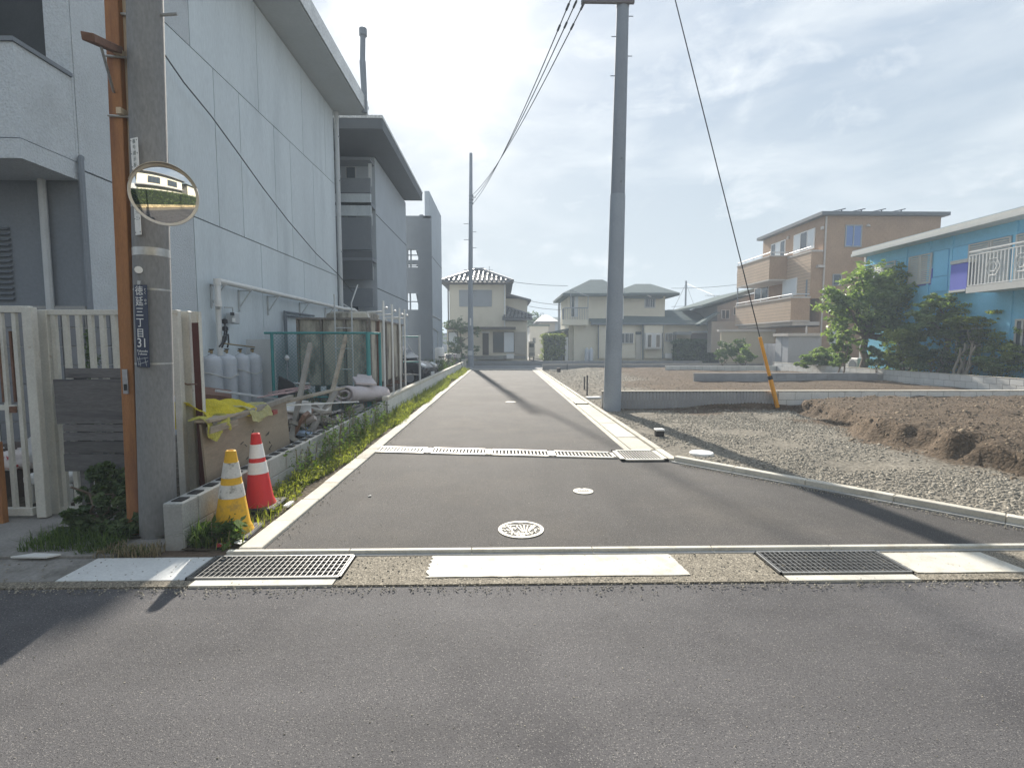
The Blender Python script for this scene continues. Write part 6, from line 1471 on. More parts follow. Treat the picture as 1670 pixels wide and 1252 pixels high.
# violet panel beside the balcony
ya,ybp=PX(1578,440,Xc)[1],PX(1553,440,Xw)[1]
B(Xw-.35,Xw-.33,PX(1578,440,Xw-.34)[1],PX(1551,440,Xw-.34)[1],PX(1565,472,Xw-.34)[2],PX(1565,430,Xw-.34)[2]).build('violet_panel',m_purp,bh)
B(Xw-.38,Xw+.0,PX(1578,440,Xw-.34)[1],PX(1551,440,Xw-.34)[1],PX(1565,429.5,Xw-.34)[2],PX(1565,424,Xw-.34)[2]).build('panel_cap',m_louv,bh)
B(Xw-.38,Xw+.0,PX(1578,440,Xw-.34)[1],PX(1551,440,Xw-.34)[1],PX(1565,476,Xw-.34)[2],PX(1565,472.5,Xw-.34)[2]).build('panel_foot',m_louv,bh)
rl=MB(); rl.beam((Xc,yb0,zrt),(Xc,yb1,zrt),.06,.05); rl.beam((Xc,yb1,zrt),(Xw-.02,yb1,zrt),.05,.05); rl.beam((Xc,yb0,zrt-.12),(Xc,yb1,zrt-.12),.03,.03); rl.beam((Xc,yb0,zbf+.1),(Xc,yb1,zbf+.1),.03,.03)
rl.build('handrail',m_whitemetal,bal)
y=yb1
while y>yb0:
    k=int((yb1-y)/.12); B(Xc-.012,Xc+.012,y-.012,y+.012,zbf+.1,zrt-.12).build('baluster',m_whitemetal,bal); y-=.12
# decorative diamonds in the railing
for yc in(yb1-.85,yb1-1.75,yb1-2.65):
    mb=MB(); zc=(zbf+zrt)/2
    for r_ in(.3,.16):
        pts=[(Xc-.02,yc+r_*.8*math.cos(a),zc+r_*math.sin(a)) for a in np.linspace(0,2*math.pi,7)]; mb.tube(pts,.012,5,False)
    mb.build('ornament',m_whitemetal,bal)
B(Xw-.6,Xw-.55,yb0,yb1-.1,.3,zbf-.13).build('post',m_louv,bh) if False else None
for y in(PX(1642,550,Xc)[1],yb1-4.): B(Xw-.25,Xw-.15,y-.05,y+.05,.25,zbf-.121).build('balcony_post',m_louv,bh)
window(bh,1640,1669,520,590,Yn+4,1,m_alu,m_pane) if False else None
sidewin(Xw,1655,1680,520,590,2,bh,m_pane,m_louv); sidewin(Xw,1560,1600,535,580,2,bh,m_pane,m_louv)
t=thing('air_conditioner','white air conditioner unit behind the big tree at the blue house','air conditioner',(16.4,21.5,.25)); c=PX(1394,583,16.4)
B(16.25,16.6,c[1]-.4,c[1]+.4,.26,.9).build('casing',m_whitemetal,t,bev=.02); MB().tube([(16.25,c[1]-.08,.58),(16.235,c[1]-.08,.58)],.24,20).build('fan_grille',m_dkgrey,t)
# ================================================================ VEGETATION
m_leafbig=leafmat('broad_leaf',(.085,.135,.06),(.3,.36,.18),(1.4,1.6,.6),.45)
m_leafyel=leafmat('yellow_green_leaf',(.09,.135,.045),(.34,.38,.12),(1.4,1.5,.6),.38)
m_leafdark=leafmat('dark_leaf',(.045,.08,.036),(.15,.2,.09),(1.3,1.6,.6),.25)
m_grass=leafmat('grass_blade',(.1,.135,.03),(.3,.33,.085),(1.5,1.5,.6),.5,.8)
m_weed=leafmat('weed_leaf',(.045,.08,.025),(.14,.2,.06),(1.3,1.5,.6),.4,.85)
m_dry=leafmat('dry_stem',(.2,.16,.09),(.34,.28,.17),(1,1,.8),.2)
m_bark=M('bark',(.17,.135,.105),.95,.25,6,.25,40,.7,.01,stretch=(2,2,.5))
m_barkpale=M('pale_bark',(.3,.26,.21),.95,.2,6,.2,40,.6,.008,stretch=(2,2,.5))
def tree(name,label,base,trunk_top,clumps,n,size,mat,r0,bark,tips=None,seed=1,cat='tree',group=None,shell=.45,aspect=.42,flat=.35,droop=.25,wob=.06,stems=1):
    t=thing(name,label,cat,base,0,group); mb=MB()
    rr=random.Random(seed)
    for k in range(stems):
        b=Vector(base)+Vector((rr.uniform(-.15,.15),rr.uniform(-.15,.15),0))*(stems>1); tt=Vector(trunk_top)+Vector((rr.uniform(-.35,.35),rr.uniform(-.35,.35),rr.uniform(-.2,.2)))*(stems>1)
        pts=[b+Vector((0,0,-.15))]+[b.lerp(tt,i/5)+Vector((rr.uniform(-wob,wob),rr.uniform(-wob,wob),0)) for i in range(1,5)]+[tt]
        mb.tube(pts,[r0*1.25,r0,r0*.9,r0*.82,r0*.76,r0*.7],9)
    limbs(mb,trunk_top,[c[0] for c in clumps],r0*.55,seed,.1)
    mb.build('trunk',bark,t,True)
    # break big clumps into many small tufts so the crown has gaps and lobes
    cs=[];rs=[]
    for c,r in clumps:
        k=max(14,int(16*(r[0]*r[1]*r[2])**(1/3)/.35))
        for i in range(k):
            d=Vector((rr.gauss(0,1),rr.gauss(0,1),rr.gauss(0,1))).normalized()*(rr.random()**.4)*rr.uniform(.8,1.18)
            cs.append((c[0]+d.x*r[0],c[1]+d.y*r[1],c[2]+d.z*r[2])); s_=rr.uniform(.14,.4); rs.append((r[0]*s_,r[1]*s_,r[2]*s_*.8))
    v,f,tn=leaf_cloud(cs,rs,n,size,flat,aspect,droop,shell)
    np_mesh('crown',v,f,mat,t,tn); return t
def C(px,py,Y,rx,ry,rz): return (PY(px,py,Y),(rx,ry,rz))
# big evergreen in front of the blue house
Yt=21.2
b=G(1410,603,.35); b=(PY(1408,600,Yt)[0],Yt,.3)
tree('evergreen_tree','big broad leaved evergreen tree in front of the blue house',b,PY(1412,548,Yt),
 [C(1400,500,Yt,1.2,1.1,.9),C(1450,470,Yt,1.1,1.1,.8),C(1370,490,Yt,.75,.9,.75),C(1362,535,Yt,.7,.8,.5),C(1490,460,Yt,.75,.9,.6),C(1440,535,Yt,1.1,1.0,.6),C(1488,520,Yt,.9,.9,.8),C(1405,455,Yt,.7,.8,.5),C(1470,560,Yt,.7,.8,.4),C(1520,485,Yt-.2,.45,.5,.6),C(1462,440,Yt,.5,.6,.35),C(1390,560,Yt,.5,.6,.3),C(1500,500,Yt,.9,.9,.8),C(1505,545,Yt,.8,.8,.6),C(1440,500,Yt,1.3,1.1,1.1),C(1420,440,Yt,.6,.6,.4)],11500,.22,m_leafbig,.16,m_bark,seed=3)
Yt=18.6
tree('garden_tree','crooked trunk tree with dark rounded crown right of the big evergreen',(PY(1533,607,Yt)[0],Yt,.35),PY(1548,560,Yt),
 [C(1545,505,Yt,1.0,.8,.5),C(1520,530,Yt,.8,.7,.5),C(1575,520,Yt,.9,.7,.5),C(1600,540,Yt,.8,.6,.45),C(1550,545,Yt,.9,.7,.45),C(1505,510,Yt,.6,.5,.4),C(1530,490,Yt,.5,.5,.3)],8000,.15,m_leafbig,.12,m_bark,seed=5,wob=.12)
Yt=17.2
tree('multi_stem_tree','slender multi stemmed tree with pale trunks and layered yellow green sprays',(PY(1567,608,Yt)[0],Yt,.4),PY(1585,560,Yt),
 [C(1590,525,Yt,.75,.6,.22),C(1625,515,Yt,.7,.6,.2),C(1600,548,Yt,.75,.6,.22),C(1640,528,Yt,.7,.5,.22),C(1566,525,Yt,.5,.5,.2),C(1615,570,Yt,.6,.5,.25),C(1660,512,Yt-.5,.5,.5,.14),C(1640,555,Yt,.6,.5,.25)],8000,.12,m_leafyel,.045,m_barkpale,seed=8,stems=5,droop=.05,flat=.15)
Yt=18.9
tree('garden_shrub','yellow green shrub with large leaves between the two trunks',(PY(1480,604,Yt)[0],Yt,.35),PY(1478,580,Yt),
 [C(1480,560,Yt,.75,.6,.5),C(1455,545,Yt,.4,.4,.3),C(1500,550,Yt,.5,.5,.4),C(1485,585,Yt,.7,.6,.35),C(1462,590,Yt,.35,.4,.3)],5200,.13,m_leafyel,.04,m_bark,seed=9,cat='shrub',stems=3)
Yt=20.0
tree('garden_shrub','small leafy sapling close left of the big evergreen trunk',(PY(1374,598,Yt)[0],Yt,.35),PY(1375,570,Yt),
 [C(1372,550,Yt,.35,.4,.45),C(1376,575,Yt,.35,.4,.4),C(1366,590,Yt,.25,.3,.25)],2600,.12,m_leafbig,.03,m_bark,seed=10,cat='shrub',stems=2)
Yt=20.3
tree('garden_shrub','dense low bright green bush behind the pale block wall by the shed',(PY(1335,600,23.5)[0],23.5,.35),PY(1335,590,23.5),
 [C(1330,583,23.5,.8,.6,.4),C(1355,588,23.,.6,.5,.35),C(1312,592,23.5,.5,.5,.25),C(1345,575,23.5,.6,.5,.35)],7000,.11,m_leafbig,.03,m_bark,seed=12,cat='shrub',stems=3)
tree('garden_shrub','grey green shrub under the shutters right of the big trunk',(PY(1435,600,19.6)[0],19.6,.35),PY(1436,588,19.6),
 [C(1430,575,19.6,.5,.5,.3),C(1450,590,19.6,.5,.5,.25),C(1425,592,19.6,.35,.4,.2)],3600,.09,m_leafdark,.025,m_bark,seed=13,cat='shrub',stems=3)
tree('garden_shrub','dark foliage shrub under the balcony posts at the right edge',(PY(1640,600,16.5)[0],16.4,.4),PY(1640,585,16.5),
 [C(1640,570,16.4,.6,.6,.35),C(1668,575,16.2,.6,.6,.35),C(1610,590,16.5,.6,.5,.25),C(1655,595,16.,.8,.5,.2),C(1690,560,16,.6,.6,.5),C(1660,545,16.3,.7,.5,.4)],8000,.1,m_leafbig,.03,m_bark,seed=14,cat='shrub',stems=4)
tree('garden_shrub','dark leafy shrub filling the gap between crooked trunk and pale stems',(PY(1520,604,18.2)[0],18.2,.4),PY(1520,590,18.2),
 [C(1515,580,18.2,.55,.5,.35),C(1560,590,18.,.6,.5,.25),C(1500,597,18.,.5,.4,.15)],4500,.09,m_leafdark,.03,m_bark,seed=15,cat='shrub',stems=3)
tree('garden_shrub','dark overgrown mass of shrubs along the foot of the blue house wall',(16.3,17.5,.25),(16.3,17.5,.9),
 [((16.35,14+.75*i,.75+.25*(i%3)),(.35,.6,.4+.2*(i%2))) for i in range(11)],3800,.13,m_leafyel,.03,m_bark,seed=16,cat='shrub',stems=6)
# ground cover along the garden edge
n=9000; x=RNG.uniform(15.1,16.6,n); y=RNG.uniform(12.2,22.5,n); z=.26+.06*RNG.random(n)
v,f,tn=leaf_cloud(np.stack([x,y,z+.1],1)[:700],np.full((700,3),.14),7000,.075,.5,.6,.0); o=np_mesh('ground_cover',v,f,m_weed,None,tn); o['kind']='stuff'
# shrubs by the far street on the right
for k,(px,py,Y,rx,rz,m_,l_) in enumerate(((1182,570,30.5,.55,.6,m_leafdark,'dark pointed shrub at the end of the far low wall'),(1215,575,29.8,.5,.5,m_leafbig,'pale green shrub before the beige garden wall'),(1203,563,31,.5,.55,m_leafdark,'darker rounded shrub behind the pale green one'))):
    tree('street_shrub',l_,(PY(px,595,Y)[0],Y,.1),PY(px,py+12,Y),[C(px,py,Y,rx,.5,rz),C(px-6,py+10,Y,rx*.8,.5,rz*.6),C(px+7,py+8,Y,rx*.7,.5,rz*.6)],2400,.11,m_,.03,m_bark,seed=20+k,cat='shrub',stems=3)
# hedges by the houses
def hedge(label,px0,px1,py0,py1,Y,d,mat,n,size,seed):
    t=thing('hedge',label,'hedge',(*PY((px0+px1)/2,py1,Y)[:2],.05)); a=PY(px0,py1,Y); b_=PY(px1,py0,Y)
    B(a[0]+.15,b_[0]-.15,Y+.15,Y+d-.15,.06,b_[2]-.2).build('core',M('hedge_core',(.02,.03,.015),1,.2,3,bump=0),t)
    k=260; rr=np.random.default_rng(seed); cs=np.stack([rr.uniform(a[0],b_[0],k),Y+d*rr.choice([0,.5,1],k,p=[.6,.3,.1])*rr.uniform(.8,1,k),rr.uniform(.15,b_[2],k)],1); cs[:90,2]=b_[2]-.05
    v,f,tn=leaf_cloud(cs,np.full((k,3),.24),n,size,.5,.5,.1); np_mesh('leaves',v,f,mat,t,tn)
hedge('dark clipped hedge in front of the garage of the yellow house',1101,1177,556,585,40.6,1.2,m_leafdark,9000,.12,1)
hedge('hedge with sunlit yellow green top left of the white pillar',884,921,547,588,41.5,1.2,m_leafyel,5000,.13,2)
tree('garden_tree','thin leafed small tree in front of the cream house beside the far pole',(PY(752,588,39)[0],39,.05),PY(752,560,39),
 [C(752,535,39,.9,.8,.5),C(735,530,39,.7,.7,.4),C(775,540,39,.6,.6,.4),C(745,560,39,.9,.7,.6),C(765,570,39,.7,.6,.5),C(748,522,39,.4,.4,.3)],3800,.13,m_leafdark,.07,m_bark,seed=31)
tree('garden_shrub','leafy shrub behind the parked bicycles',(PY(745,590,36)[0],36,.05),PY(745,582,36),[C(742,580,36,.8,.6,.5),C(755,588,36,.6,.5,.35)],2200,.12,m_leafdark,.03,m_bark,seed=32,cat='shrub',stems=3)
# weeds at the far end of the left wall
def weeds(name,label,xs,ys,n,h,seed,parentless=True,mat=None,size=.06,clump=10):
    rr=np.random.default_rng(seed); cs=[];mb=MB();r2=random.Random(seed)
    for i in range(n):
        x,y=rr.uniform(*xs),rr.uniform(*ys); hh=h*(.45+.7*rr.random()); lx_,ly_=rr.normal()*.12*hh,rr.normal()*.12*hh
        mb.tube([(x,y,0),(x+lx_*.4,y+ly_*.4,hh*.55),(x+lx_,y+ly_,hh)],.003+.002*r2.random(),4,False)
        for k in range(clump): q=rr.random()**.8; cs.append((x+lx_*q+rr.normal()*.03,y+ly_*q+rr.normal()*.03,hh*q))
    cs=np.array(cs); v,f,tn=leaf_cloud(cs,np.full((len(cs),3),.04+.05*h),len(cs)*3,size,.5,.4,.05)
    t=thing(name,label,'weeds',((xs[0]+xs[1])/2,(ys[0]+ys[1])/2,0)); o=mb.build('stems',m_dry,t); o['kind']='stuff'; o=np_mesh('leaves',v,f,mat or m_weed,t,tn); o['kind']='stuff'; return t
weeds('weed_patch','tall flowering weeds by the bicycles at the far wall end',(-3.3,-2.6),(20.5,29.5),60,.8,1,size=.09)
weeds('weed_patch','tall thin weeds growing along the wall beside the red cone',(-2.36,-2.16),(5.2,8.2),26,.38,2,size=.05)
weeds('weed_patch','tall dry weeds leaning over the wall below the rolled futon',(-2.5,-2.15),(6.6,9.8),44,.55,3,size=.05)
weeds('weed_patch','dark leafy weeds in front of the yellow cone at the wall foot',(-2.33,-2.08),(3.74,3.98),22,.16,4,size=.07,mat=m_weed,clump=8)
weeds('weed_patch','weeds sprouting from the junk heap behind the wall',(-3.6,-2.6),(5.6,9.6),26,.75,5,size=.055)
# grass strip
n=12500; y=4.3+26*RNG.random(n)**1.5; wv=.25+.85*vnoise(y*1.,y*0+3.,.9,41); x=-2.36+RNG.random(n)*(.06+.42*np.clip(wv,0,1)); keep=(RNG.random(n)<np.clip((y-4.5)/1.2,.04,1))&(x<-1.93)
x,y=x[keep],y[keep]; hgt=(.075+.08*vnoise(x*3,y*3,1.2,42))*(.7+.5*np.clip((y-5)/6,0,1))
v,f,tn=blades(x,y,np.zeros(len(x)),hgt*(1+.5*(x<-2.2)),.008+.0004*y,1.1); o=np_mesh('grass_strip',v,f,m_grass,None,tn); o['kind']='stuff'
cs=np.stack([x,y,.05+.06*RNG.random(len(x))],1)[RNG.random(len(x))<.2]; v,f,tn=leaf_cloud(cs,np.full((len(cs),3),.05),len(cs)*3,.04,.5,.4,0.); o=np_mesh('grass_leaves',v,f,m_grass,None,tn); o['kind']='stuff'
# grass tufts at the street corner
def tuft(xs,ys,n,h,mat,seed,w=.006):
    x,y=RNG.uniform(*xs,n),RNG.uniform(*ys,n); v,f,tn=blades(x,y,np.full(n,.01),np.full(n,h),w,1.); o=np_mesh('grass_tuft',v,f,mat,None,tn); o['kind']='stuff'
tuft((-2.36,-2.22),(3.72,3.85),220,.2,m_weed,1); tuft((-3.6,-2.9),(3.66,3.95),700,.12,m_weed,2); tuft((-2.95,-2.5),(3.57,3.75),450,.07,m_dry,3); tuft((-2.35,-2.0),(3.7,4.6),260,.12,m_grass,4)
tuft((-3.1,-2.6),(3.6,3.72),500,.05,m_weed,6)
# bush below the boards
Yb=4.15
tree('creeper_bush','dark green creeper bush under the weathered boards at the pole foot',(-3.25,4.2,.0),(-3.25,4.22,.3),
 [C(165,800,4.2,.2,.14,.22),C(195,835,4.1,.16,.14,.22),C(140,850,4.05,.2,.16,.15),C(200,790,4.3,.12,.12,.2),C(175,870,3.95,.28,.15,.09),C(110,880,3.95,.22,.14,.06),C(150,820,4.2,.15,.12,.2),C(215,860,4.0,.12,.12,.14)],9000,.045,m_leafdark,.012,m_bark,seed=44,cat='shrub',stems=4,aspect=.6)
# creeper on the drain pipe
t=thing('creeper','dead creeper clinging to the corner drain pipe behind the fence','creeper',(-5.45,6.7,.1)); cs=np.stack([RNG.normal(-5.42,.03,60),RNG.normal(6.75,.03,60),RNG.uniform(.3,1.75,60)],1); v,f,tn=leaf_cloud(cs,np.full((60,3),.05),900,.05,.5,.5,.1); np_mesh('foliage',v,f,m_leafdark,t,tn)
# far trees on the skyline
for k,(px,py,Y,r) in enumerate(((872,522,75,1.6),(700,540,70,2.2),(1125,530,75,1.8),(885,530,80,1.4))):
    tree('far_tree',('dark round tree top over the white flat roofed house','dark tree hidden behind the fin wall','small tree beyond the yellow house roof end','smaller far tree right of the round tree top')[k],(PY(px,580,Y)[0],Y,0),PY(px,py+14,Y),[C(px,py,Y,r,r,r*.8),C(px+6,py+6,Y,r*.8,r,r*.7),C(px-6,py+8,Y,r*.8,r,r*.7)],1500,.4,m_leafdark,.15,m_bark,seed=60+k,group='trees on the skyline')
# ================================================================ POLES AND WIRES
Yp=11.55
rp=thing('utility_pole','tall smooth blue grey utility pole at the gravel lot edge','utility pole',(2.52,Yp,0))
pb=(PY(998,668,Yp)[0],PY(1016,0,Yp)[0])
zt0=PY(1016,0,Yp)[2]
def rpx(z): return pb[0]+(pb[1]-pb[0])*z/zt0
MB().tube([(rpx(0),Yp,-.1),(rpx(4),Yp,4),(rpx(9),Yp,9),(rpx(14),Yp,14.)],[.192,.162,.13,.1],28).build('pole',m_polef,rp,True)
zj=PY(1008,318,Yp)[2]; MB().tube([(rpx(-.1),Yp,-.1),(rpx(zj),Yp,zj)],[.2,.167],28).build('lower_sleeve',M('pole_sleeve',(.3,.335,.38),.7,.08,2),rp,True)
for zz_ in(zj+.25,zj+.75): MB().tube([(rpx(zz_)+.03,Yp-.14,zz_),(rpx(zz_)+.03,Yp-.165,zz_)],.02,8).build('bolt',m_dkgrey,rp)
for i,(px,py) in enumerate(((1032,27),(991,60),(1030,92),(988,124))):
    q=PY(px,py,Yp); s=1 if px>1010 else -1; MB().tube([(rpx(q[2])+s*.1,Yp,q[2]),(rpx(q[2])+s*.235,Yp,q[2])],.009).build('step_bolt',m_dkgrey,rp)
q=PY(950,8,Yp); za=q[2]
MB().beam((q[0]-.02,Yp-.12,za),(rpx(za)+.22,Yp-.12,za),.07,.09).build('cross_arm',M('arm_brown_grey',(.16,.14,.14),.7,.1,4),rp,bev=.006)
B(q[0]-.04,q[0]+.02,Yp-.2,Yp-.04,za-.04,za+.55).build('arm_upright',m_dkgrey,rp)
MB().lathe([(.14,-.03),(.145,.03)],(rpx(za),Yp,za),20).build('clamp',m_dkgrey,rp)
fp_=thing('utility_pole','slim dark utility pole standing at the far left end of the lane','utility pole',(-2.1,34.5,0)); Yq=34.5
xq=PY(768,598,Yq)[0]; xq2=PY(768,250,Yq)[0]; zq=PY(768,250,Yq)[2]
MB().tube([(xq,Yq,0),(xq,Yq,4.5),(xq2,Yq,zq)],[.2,.17,.1],20).build('pole',m_polef,fp_,True)
for i,py in enumerate((322,365,378,391,404,440,474)): 
    z=PY(768,py,Yq)[2]; s=(-1)**i; MB().tube([(xq+s*.1,Yq,z),(xq+s*.42,Yq,z)],.02).build('step_bolt',m_dkgrey,fp_)
for py in(320,326,332): z=PY(768,py,Yq)[2]; MB().lathe([(.15,-.04),(.16,.04)],(xq2,Yq,z),14).build('band',m_dkgrey,fp_)
z=PY(768,525,Yq)[2]; MB().obox((xq+.0,Yq-.18,z),(.1,.03,.5)).build('plate',m_whitemetal,fp_); MB().obox((xq-.02,Yq-.18,PY(768,585,Yq)[2]+.4),(.28,.06,.3)).build('band_plate',m_pipe,fp_)
m_wire=M('wire_black',(.03,.03,.032),.6,.05,4)
def wire(name,label,p0,p1,sag,r,group=None,n=14,extra=None):
    p0,p1=Vector(p0),Vector(p1); pts=[]
    for i in range(n+1):
        s=i/n; p=p0.lerp(p1,s); p.z-=sag*4*s*(1-s); pts.append(p)
    t=thing(name,label,'wire',p0,0,group); MB().tube(pts,r,5).build('cable',m_wire,t); return t,pts
top=Vector((q[0],Yp-.12,za+.2)); far=Vector(PY(770,326,Yq-.2))
for k in range(3):
    t,pts=wire('overhead_wire',('left','middle','right')[k]+' strand of the three overhead cables between the two poles',top+Vector((-.2+.17*k,0,.05*(k==1))),far+Vector((.0,0,-.3+.3*k)),.55,.014,'overhead cables between the poles')
    for i in(1,): 
        for s_ in(.25,.7): a=pts[0].lerp(pts[1],s_); MB().tube([a,pts[0].lerp(pts[1],s_+.12)],.028,6).build('spacer',m_wire,t)
# guy wire with yellow guard
gy=thing('guy_wire','diagonal guy wire with yellow guard tube anchored in the dirt','guy wire',G(1268,660,.1))
ga=Vector(PY(1268,664,11.68)); gt=Vector((rpx(12.8),Yp,12.8))
MB().tube([ga,gt],.012,6).build('cable',m_wire,gy)
d=(gt-ga).normalized(); Lg=2.1/ max(.2,d.z) 
zg=PY(1240,550,11.68)[2]
m_yel=M('guard_yellow',(.72,.33,.03),.5,.1,4,.08,40,.1,stain=(.5,.22,.04),st=(.6,.75),ss=4)
s1=(zg-ga.z)/d.z; sm=s1*.42
MB().tube([ga,ga+d*sm],.05,10).build('guard',m_yel,gy,True); MB().tube([ga+d*(sm+.03),ga+d*s1],.038,10).build('guard',m_yel,gy,True); MB().tube([ga+d*(sm-.03),ga+d*(sm+.06)],.056,10).build('collar',m_wire,gy,True)
# thin distant pole and wires
t=thing('utility_pole','thin bare distant pole with stay wires right of the yellow house','utility pole',(*PY(1119,530,60)[:2],0)); a=PY(1119,458,60)
MB().tube([(a[0],60,0),a],[.14,.1],8).build('pole',m_dkgrey,t,True)
for e in(PY(1098,505,60),PY(1140,520,58),PY(1165,482,50)): MB().tube([(a[0],a[1],a[2]-.3),e],.02,4).build('stay',m_wire,t)
t=thing('utility_pole','short dark distant post left of the yellow house balcony','utility pole',(*PY(912,530,55)[:2],0)); a=PY(912,491,55); MB().tube([(a[0],55,0),a],[.14,.12],8).build('pole',m_dkgrey,t,True)
for k,(pa,pb_,Y,l_) in enumerate((((826,458),(926,466),48,'upper power line behind the two cream houses'),((862,490),(925,497),50,'middle power line in the gap between cream houses'),((862,499),(925,505),52,'lower power line in the gap between cream houses'),((1095,470),(1203,464),55,'power line from the distant pole to the orange house'),((1095,500),(1180,492),58,'lower power line behind the yellow house roof'))):
    wire('power_line',l_,PY(*pa,Y),PY(*pb_,Y),.12,.022,'distant power lines')
t=thing('tv_aerial','small rooftop television aerial right of the distant pole','aerial',PY(1165,482,50)); a=Vector(PY(1165,482,50)); mb=MB(); mb.tube([a+Vector((0,0,-1.2)),a],.03); mb.tube([a+Vector((-.9,0,0)),a+Vector((.9,0,0))],.02)
for i in range(6): mb.tube([a+Vector((-.8+.3*i,-.3,0)),a+Vector((-.8+.3*i,.3,0))],.015)
mb.build('aerial',m_dkgrey,t)
t=thing('pylon','faint lattice transmission pylon far away between the cream houses','pylon',PY(884,535,200)); a=Vector(PY(884,510,200)); mb=MB(); z0=0
for s in(-1,1): mb.tube([(a.x+s*2.2,200,z0),(a.x+s*.4,200,a.z)],.25,4)
for z in(a.z-2,a.z-4,a.z-6): mb.tube([(a.x-3,200,z),(a.x+3,200,z)],.2,4)
for i in range(5): mb.tube([(a.x-2+.3*i,200,2.2*i),(a.x+1.7-.3*i,200,2.2*(i+1))],.15,4)
mb.build('lattice',m_dkgrey,t)
# ---- small site things on the lots
m_iron=M('dark_iron',(.05,.05,.055),.6,.1,8)
for k,(px,p0,p1) in enumerate(((953,634,614),(957.5,645,612),(925,604,594))):
    g_=G(px,p0); z=PY(px,p1,g_[1])[2]; o=MB().tube([(g_[0],g_[1],-.05),(g_[0],g_[1],z)],.022,8).build('marker_stake',m_iron); tag(o,('left of two dark marker stakes at the strip edge','taller right one of two dark marker stakes at the strip edge','small dark stake before the far low wall')[k],'stake','marker stakes')
c=G(1053,667); t=thing('standpipe','grey bent water pipe standing against the ribbed wall','pipe',c); z=PY(1053,643,c[1])[2]
MB().tube([(c[0],c[1],0),(c[0],c[1],z)],.03,10).build('riser',m_dkgrey,t,True); MB().tube([(c[0],c[1],.12),(c[0]-.08,c[1],.12),(c[0]-.11,c[1],.05)],.022,8).build('elbow',m_pipe,t,True)
c=G(1144,744); t=thing('inspection_lid','white round inspection cover lying in the gravel','lid',c); MB().lathe([(.155,-.05),(.16,.03),(.15,.04)],(c[0],c[1],lot_h(np.array([c[0]]),np.array([c[1]]))[0]),32).build('lid',m_ink,t,True)
zz=float(lot_h(np.array([c[0]]),np.array([c[1]]))[0]); mb=MB()
for a in range(3): mb.lathe([(.012,.04),(.012,.0415)],(c[0]-.08+.08*a,c[1]+.02*(a%2),zz),8)
mb.build('keyholes',m_iron,t)
c=G(1075,714); t=thing('meter_box','small white plastic box with black front in the gravel','box',c); zz=.02
MB().obox((c[0],c[1],zz+.06),(.13,.12,.1)).build('box',m_black,t,bev=.01); MB().obox((c[0],c[1],zz+.12),(.15,.14,.03)).build('lid',m_ink,t,bev=.008)
c=G(968,651); t=thing('meter_box','white flat plastic lid with pipe lying beside the tall pole','box',c); MB().obox((c[0],c[1],.05),(.42,.2,.05),(0,0,.2)).build('box',m_ink,t,bev=.01)
MB().tube([(c[0]+.2,c[1],.07),(c[0]+.32,c[1]+.02,.09)],.03).build('pipe',m_dkgrey,t,True)
c=G(911,607); tag(MB().obox((c[0],c[1],.12),(.2,.2,.25)).build('marker_block',m_dkdoor,bev=.01),'small brown marker block at the far end of the strip','block')
c=G(902,605); tag(MB().obox((c[0],c[1],.04),(.4,.2,.08),(0,0,.2)).build('concrete_offcut',m_conc,bev=.01),'pale concrete offcut at the far end of the strip','block')
c=G(757,600); tag(MB().obox((c[0],c[1]-.2,.28),(.28,.28,.56)).build('boundary_block',m_conc,bev=.02),'pale concrete block at the foot of the far pole','block')
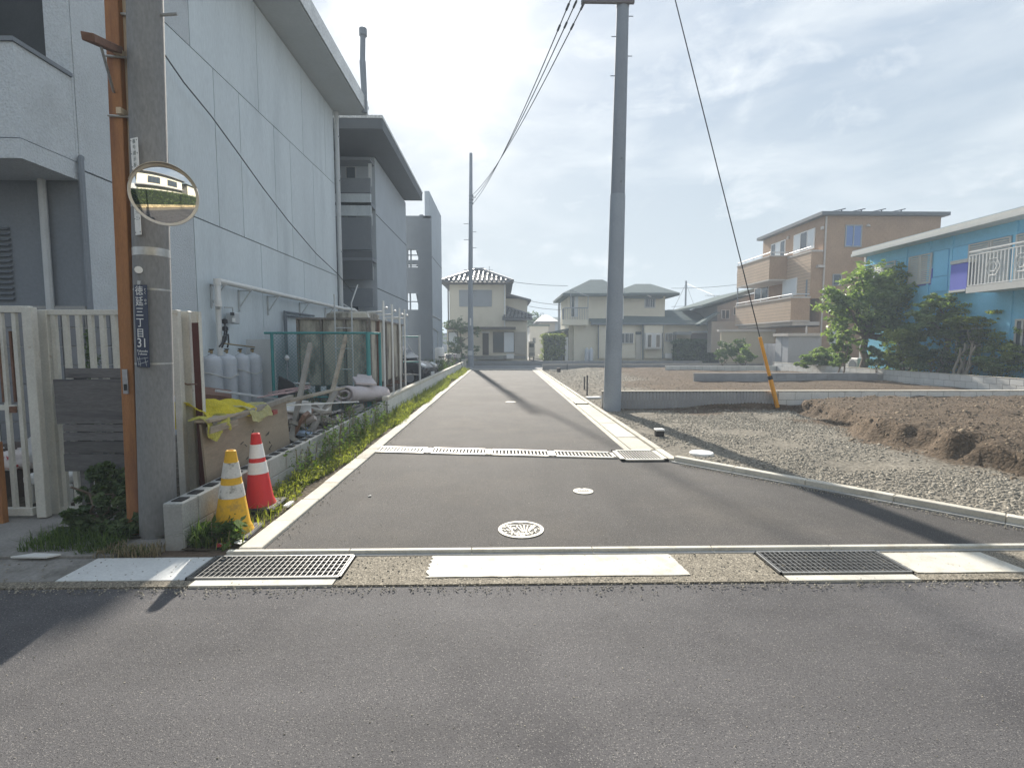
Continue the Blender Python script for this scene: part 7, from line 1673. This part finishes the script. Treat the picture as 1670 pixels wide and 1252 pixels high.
# ================================================================ ACROSS THE STREET (behind the camera, seen in the mirror)
sw=thing('stone_wall','low yellowish stone wall across the street seen in the mirror','wall',(2,-4.3,0)); rr=random.Random(4); me=mesh_of(B(-.24,.24,-.12,.12,-.14,.14),'stone',M('yellow_stone',(.42,.34,.2),.9,.2,4,.2,30,.5,rnd=.25),.03)
for r in range(2):
    for i in range(44): piece('stone',me,sw,(-9+.5*i+.25*r,-4.4+rr.uniform(-.02,.02),.16+.29*r),(0,rr.uniform(-.03,.03),rr.uniform(-.03,.03)))
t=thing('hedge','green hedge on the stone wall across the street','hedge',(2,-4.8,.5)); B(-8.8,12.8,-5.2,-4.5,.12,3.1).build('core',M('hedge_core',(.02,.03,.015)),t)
cs=np.stack([RNG.uniform(-9,13,900),RNG.choice([-4.42,-4.8,-5.2],900),RNG.uniform(.75,3.3,900)],1); v,f,tn=leaf_cloud(cs,np.full((900,3),.22),26000,.11,.5,.5,.1); np_mesh('leaves',v,f,m_leafbig,t,tn)
oh=thing('house','cream house with brown shutters across the street seen in the mirror','house',(3,-9,0)); B(-3,7,-16,-6.5,.1,6.9).build('wall',m_cream3,oh); B(-6.5,-3.01,-14,-6.2,.1,4.2).build('wing_wall',m_pw,oh)
hip_roof('roof',-3,7,-16,-6.5,7.1,9.2,oh,m_kawara,.7,(0,4)); B(-3.3,7.3,-6.49,-5.6,4.0,4.2).build('porch_roof',m_kawara,oh)
for x in(-1,3): 
    w=B(x,x+2.4,-6.49,-6.42,4.7,6.2).build('window',m_brnframe,oh)
    for k in range(3): B(x+.08+.77*k,x+.78+.77*k,-6.419,-6.41,4.8,6.1).build('pane',m_pane,w)
oh=thing('house','yellow house farther along the street seen in the mirror','house',(12,-9,0)); B(9,17,-16,-6.5,.1,6.5).build('wall',m_cream3,oh); hip_roof('roof',9,17,-16,-6.5,6.7,9,oh,m_roofg,.6,(12,14))
# ================================================================ HAZE: added air volume, also stands in for lens glare
hz=B(-410,410,-260,710,-2.2,17.5).build('haze_glare',None) if False else None
mh=bpy.data.materials.new('haze_glare_air'); mh.use_nodes=True; t_=mh.node_tree; t_.nodes.clear(); o_=t_.nodes.new('ShaderNodeOutputMaterial'); pv_=t_.nodes.new('ShaderNodeVolumePrincipled')
pv_.inputs['Color'].default_value=(.72,.85,1,1); pv_.inputs['Density'].default_value=HAZE=.0036; pv_.inputs['Anisotropy'].default_value=.1; t_.links.new(pv_.outputs[0],o_.inputs['Volume'])
mb=B(-420,420,-270,720,-2.2,17.5); hz=mb.build('haze_glare',mh); hz['kind']='stuff'
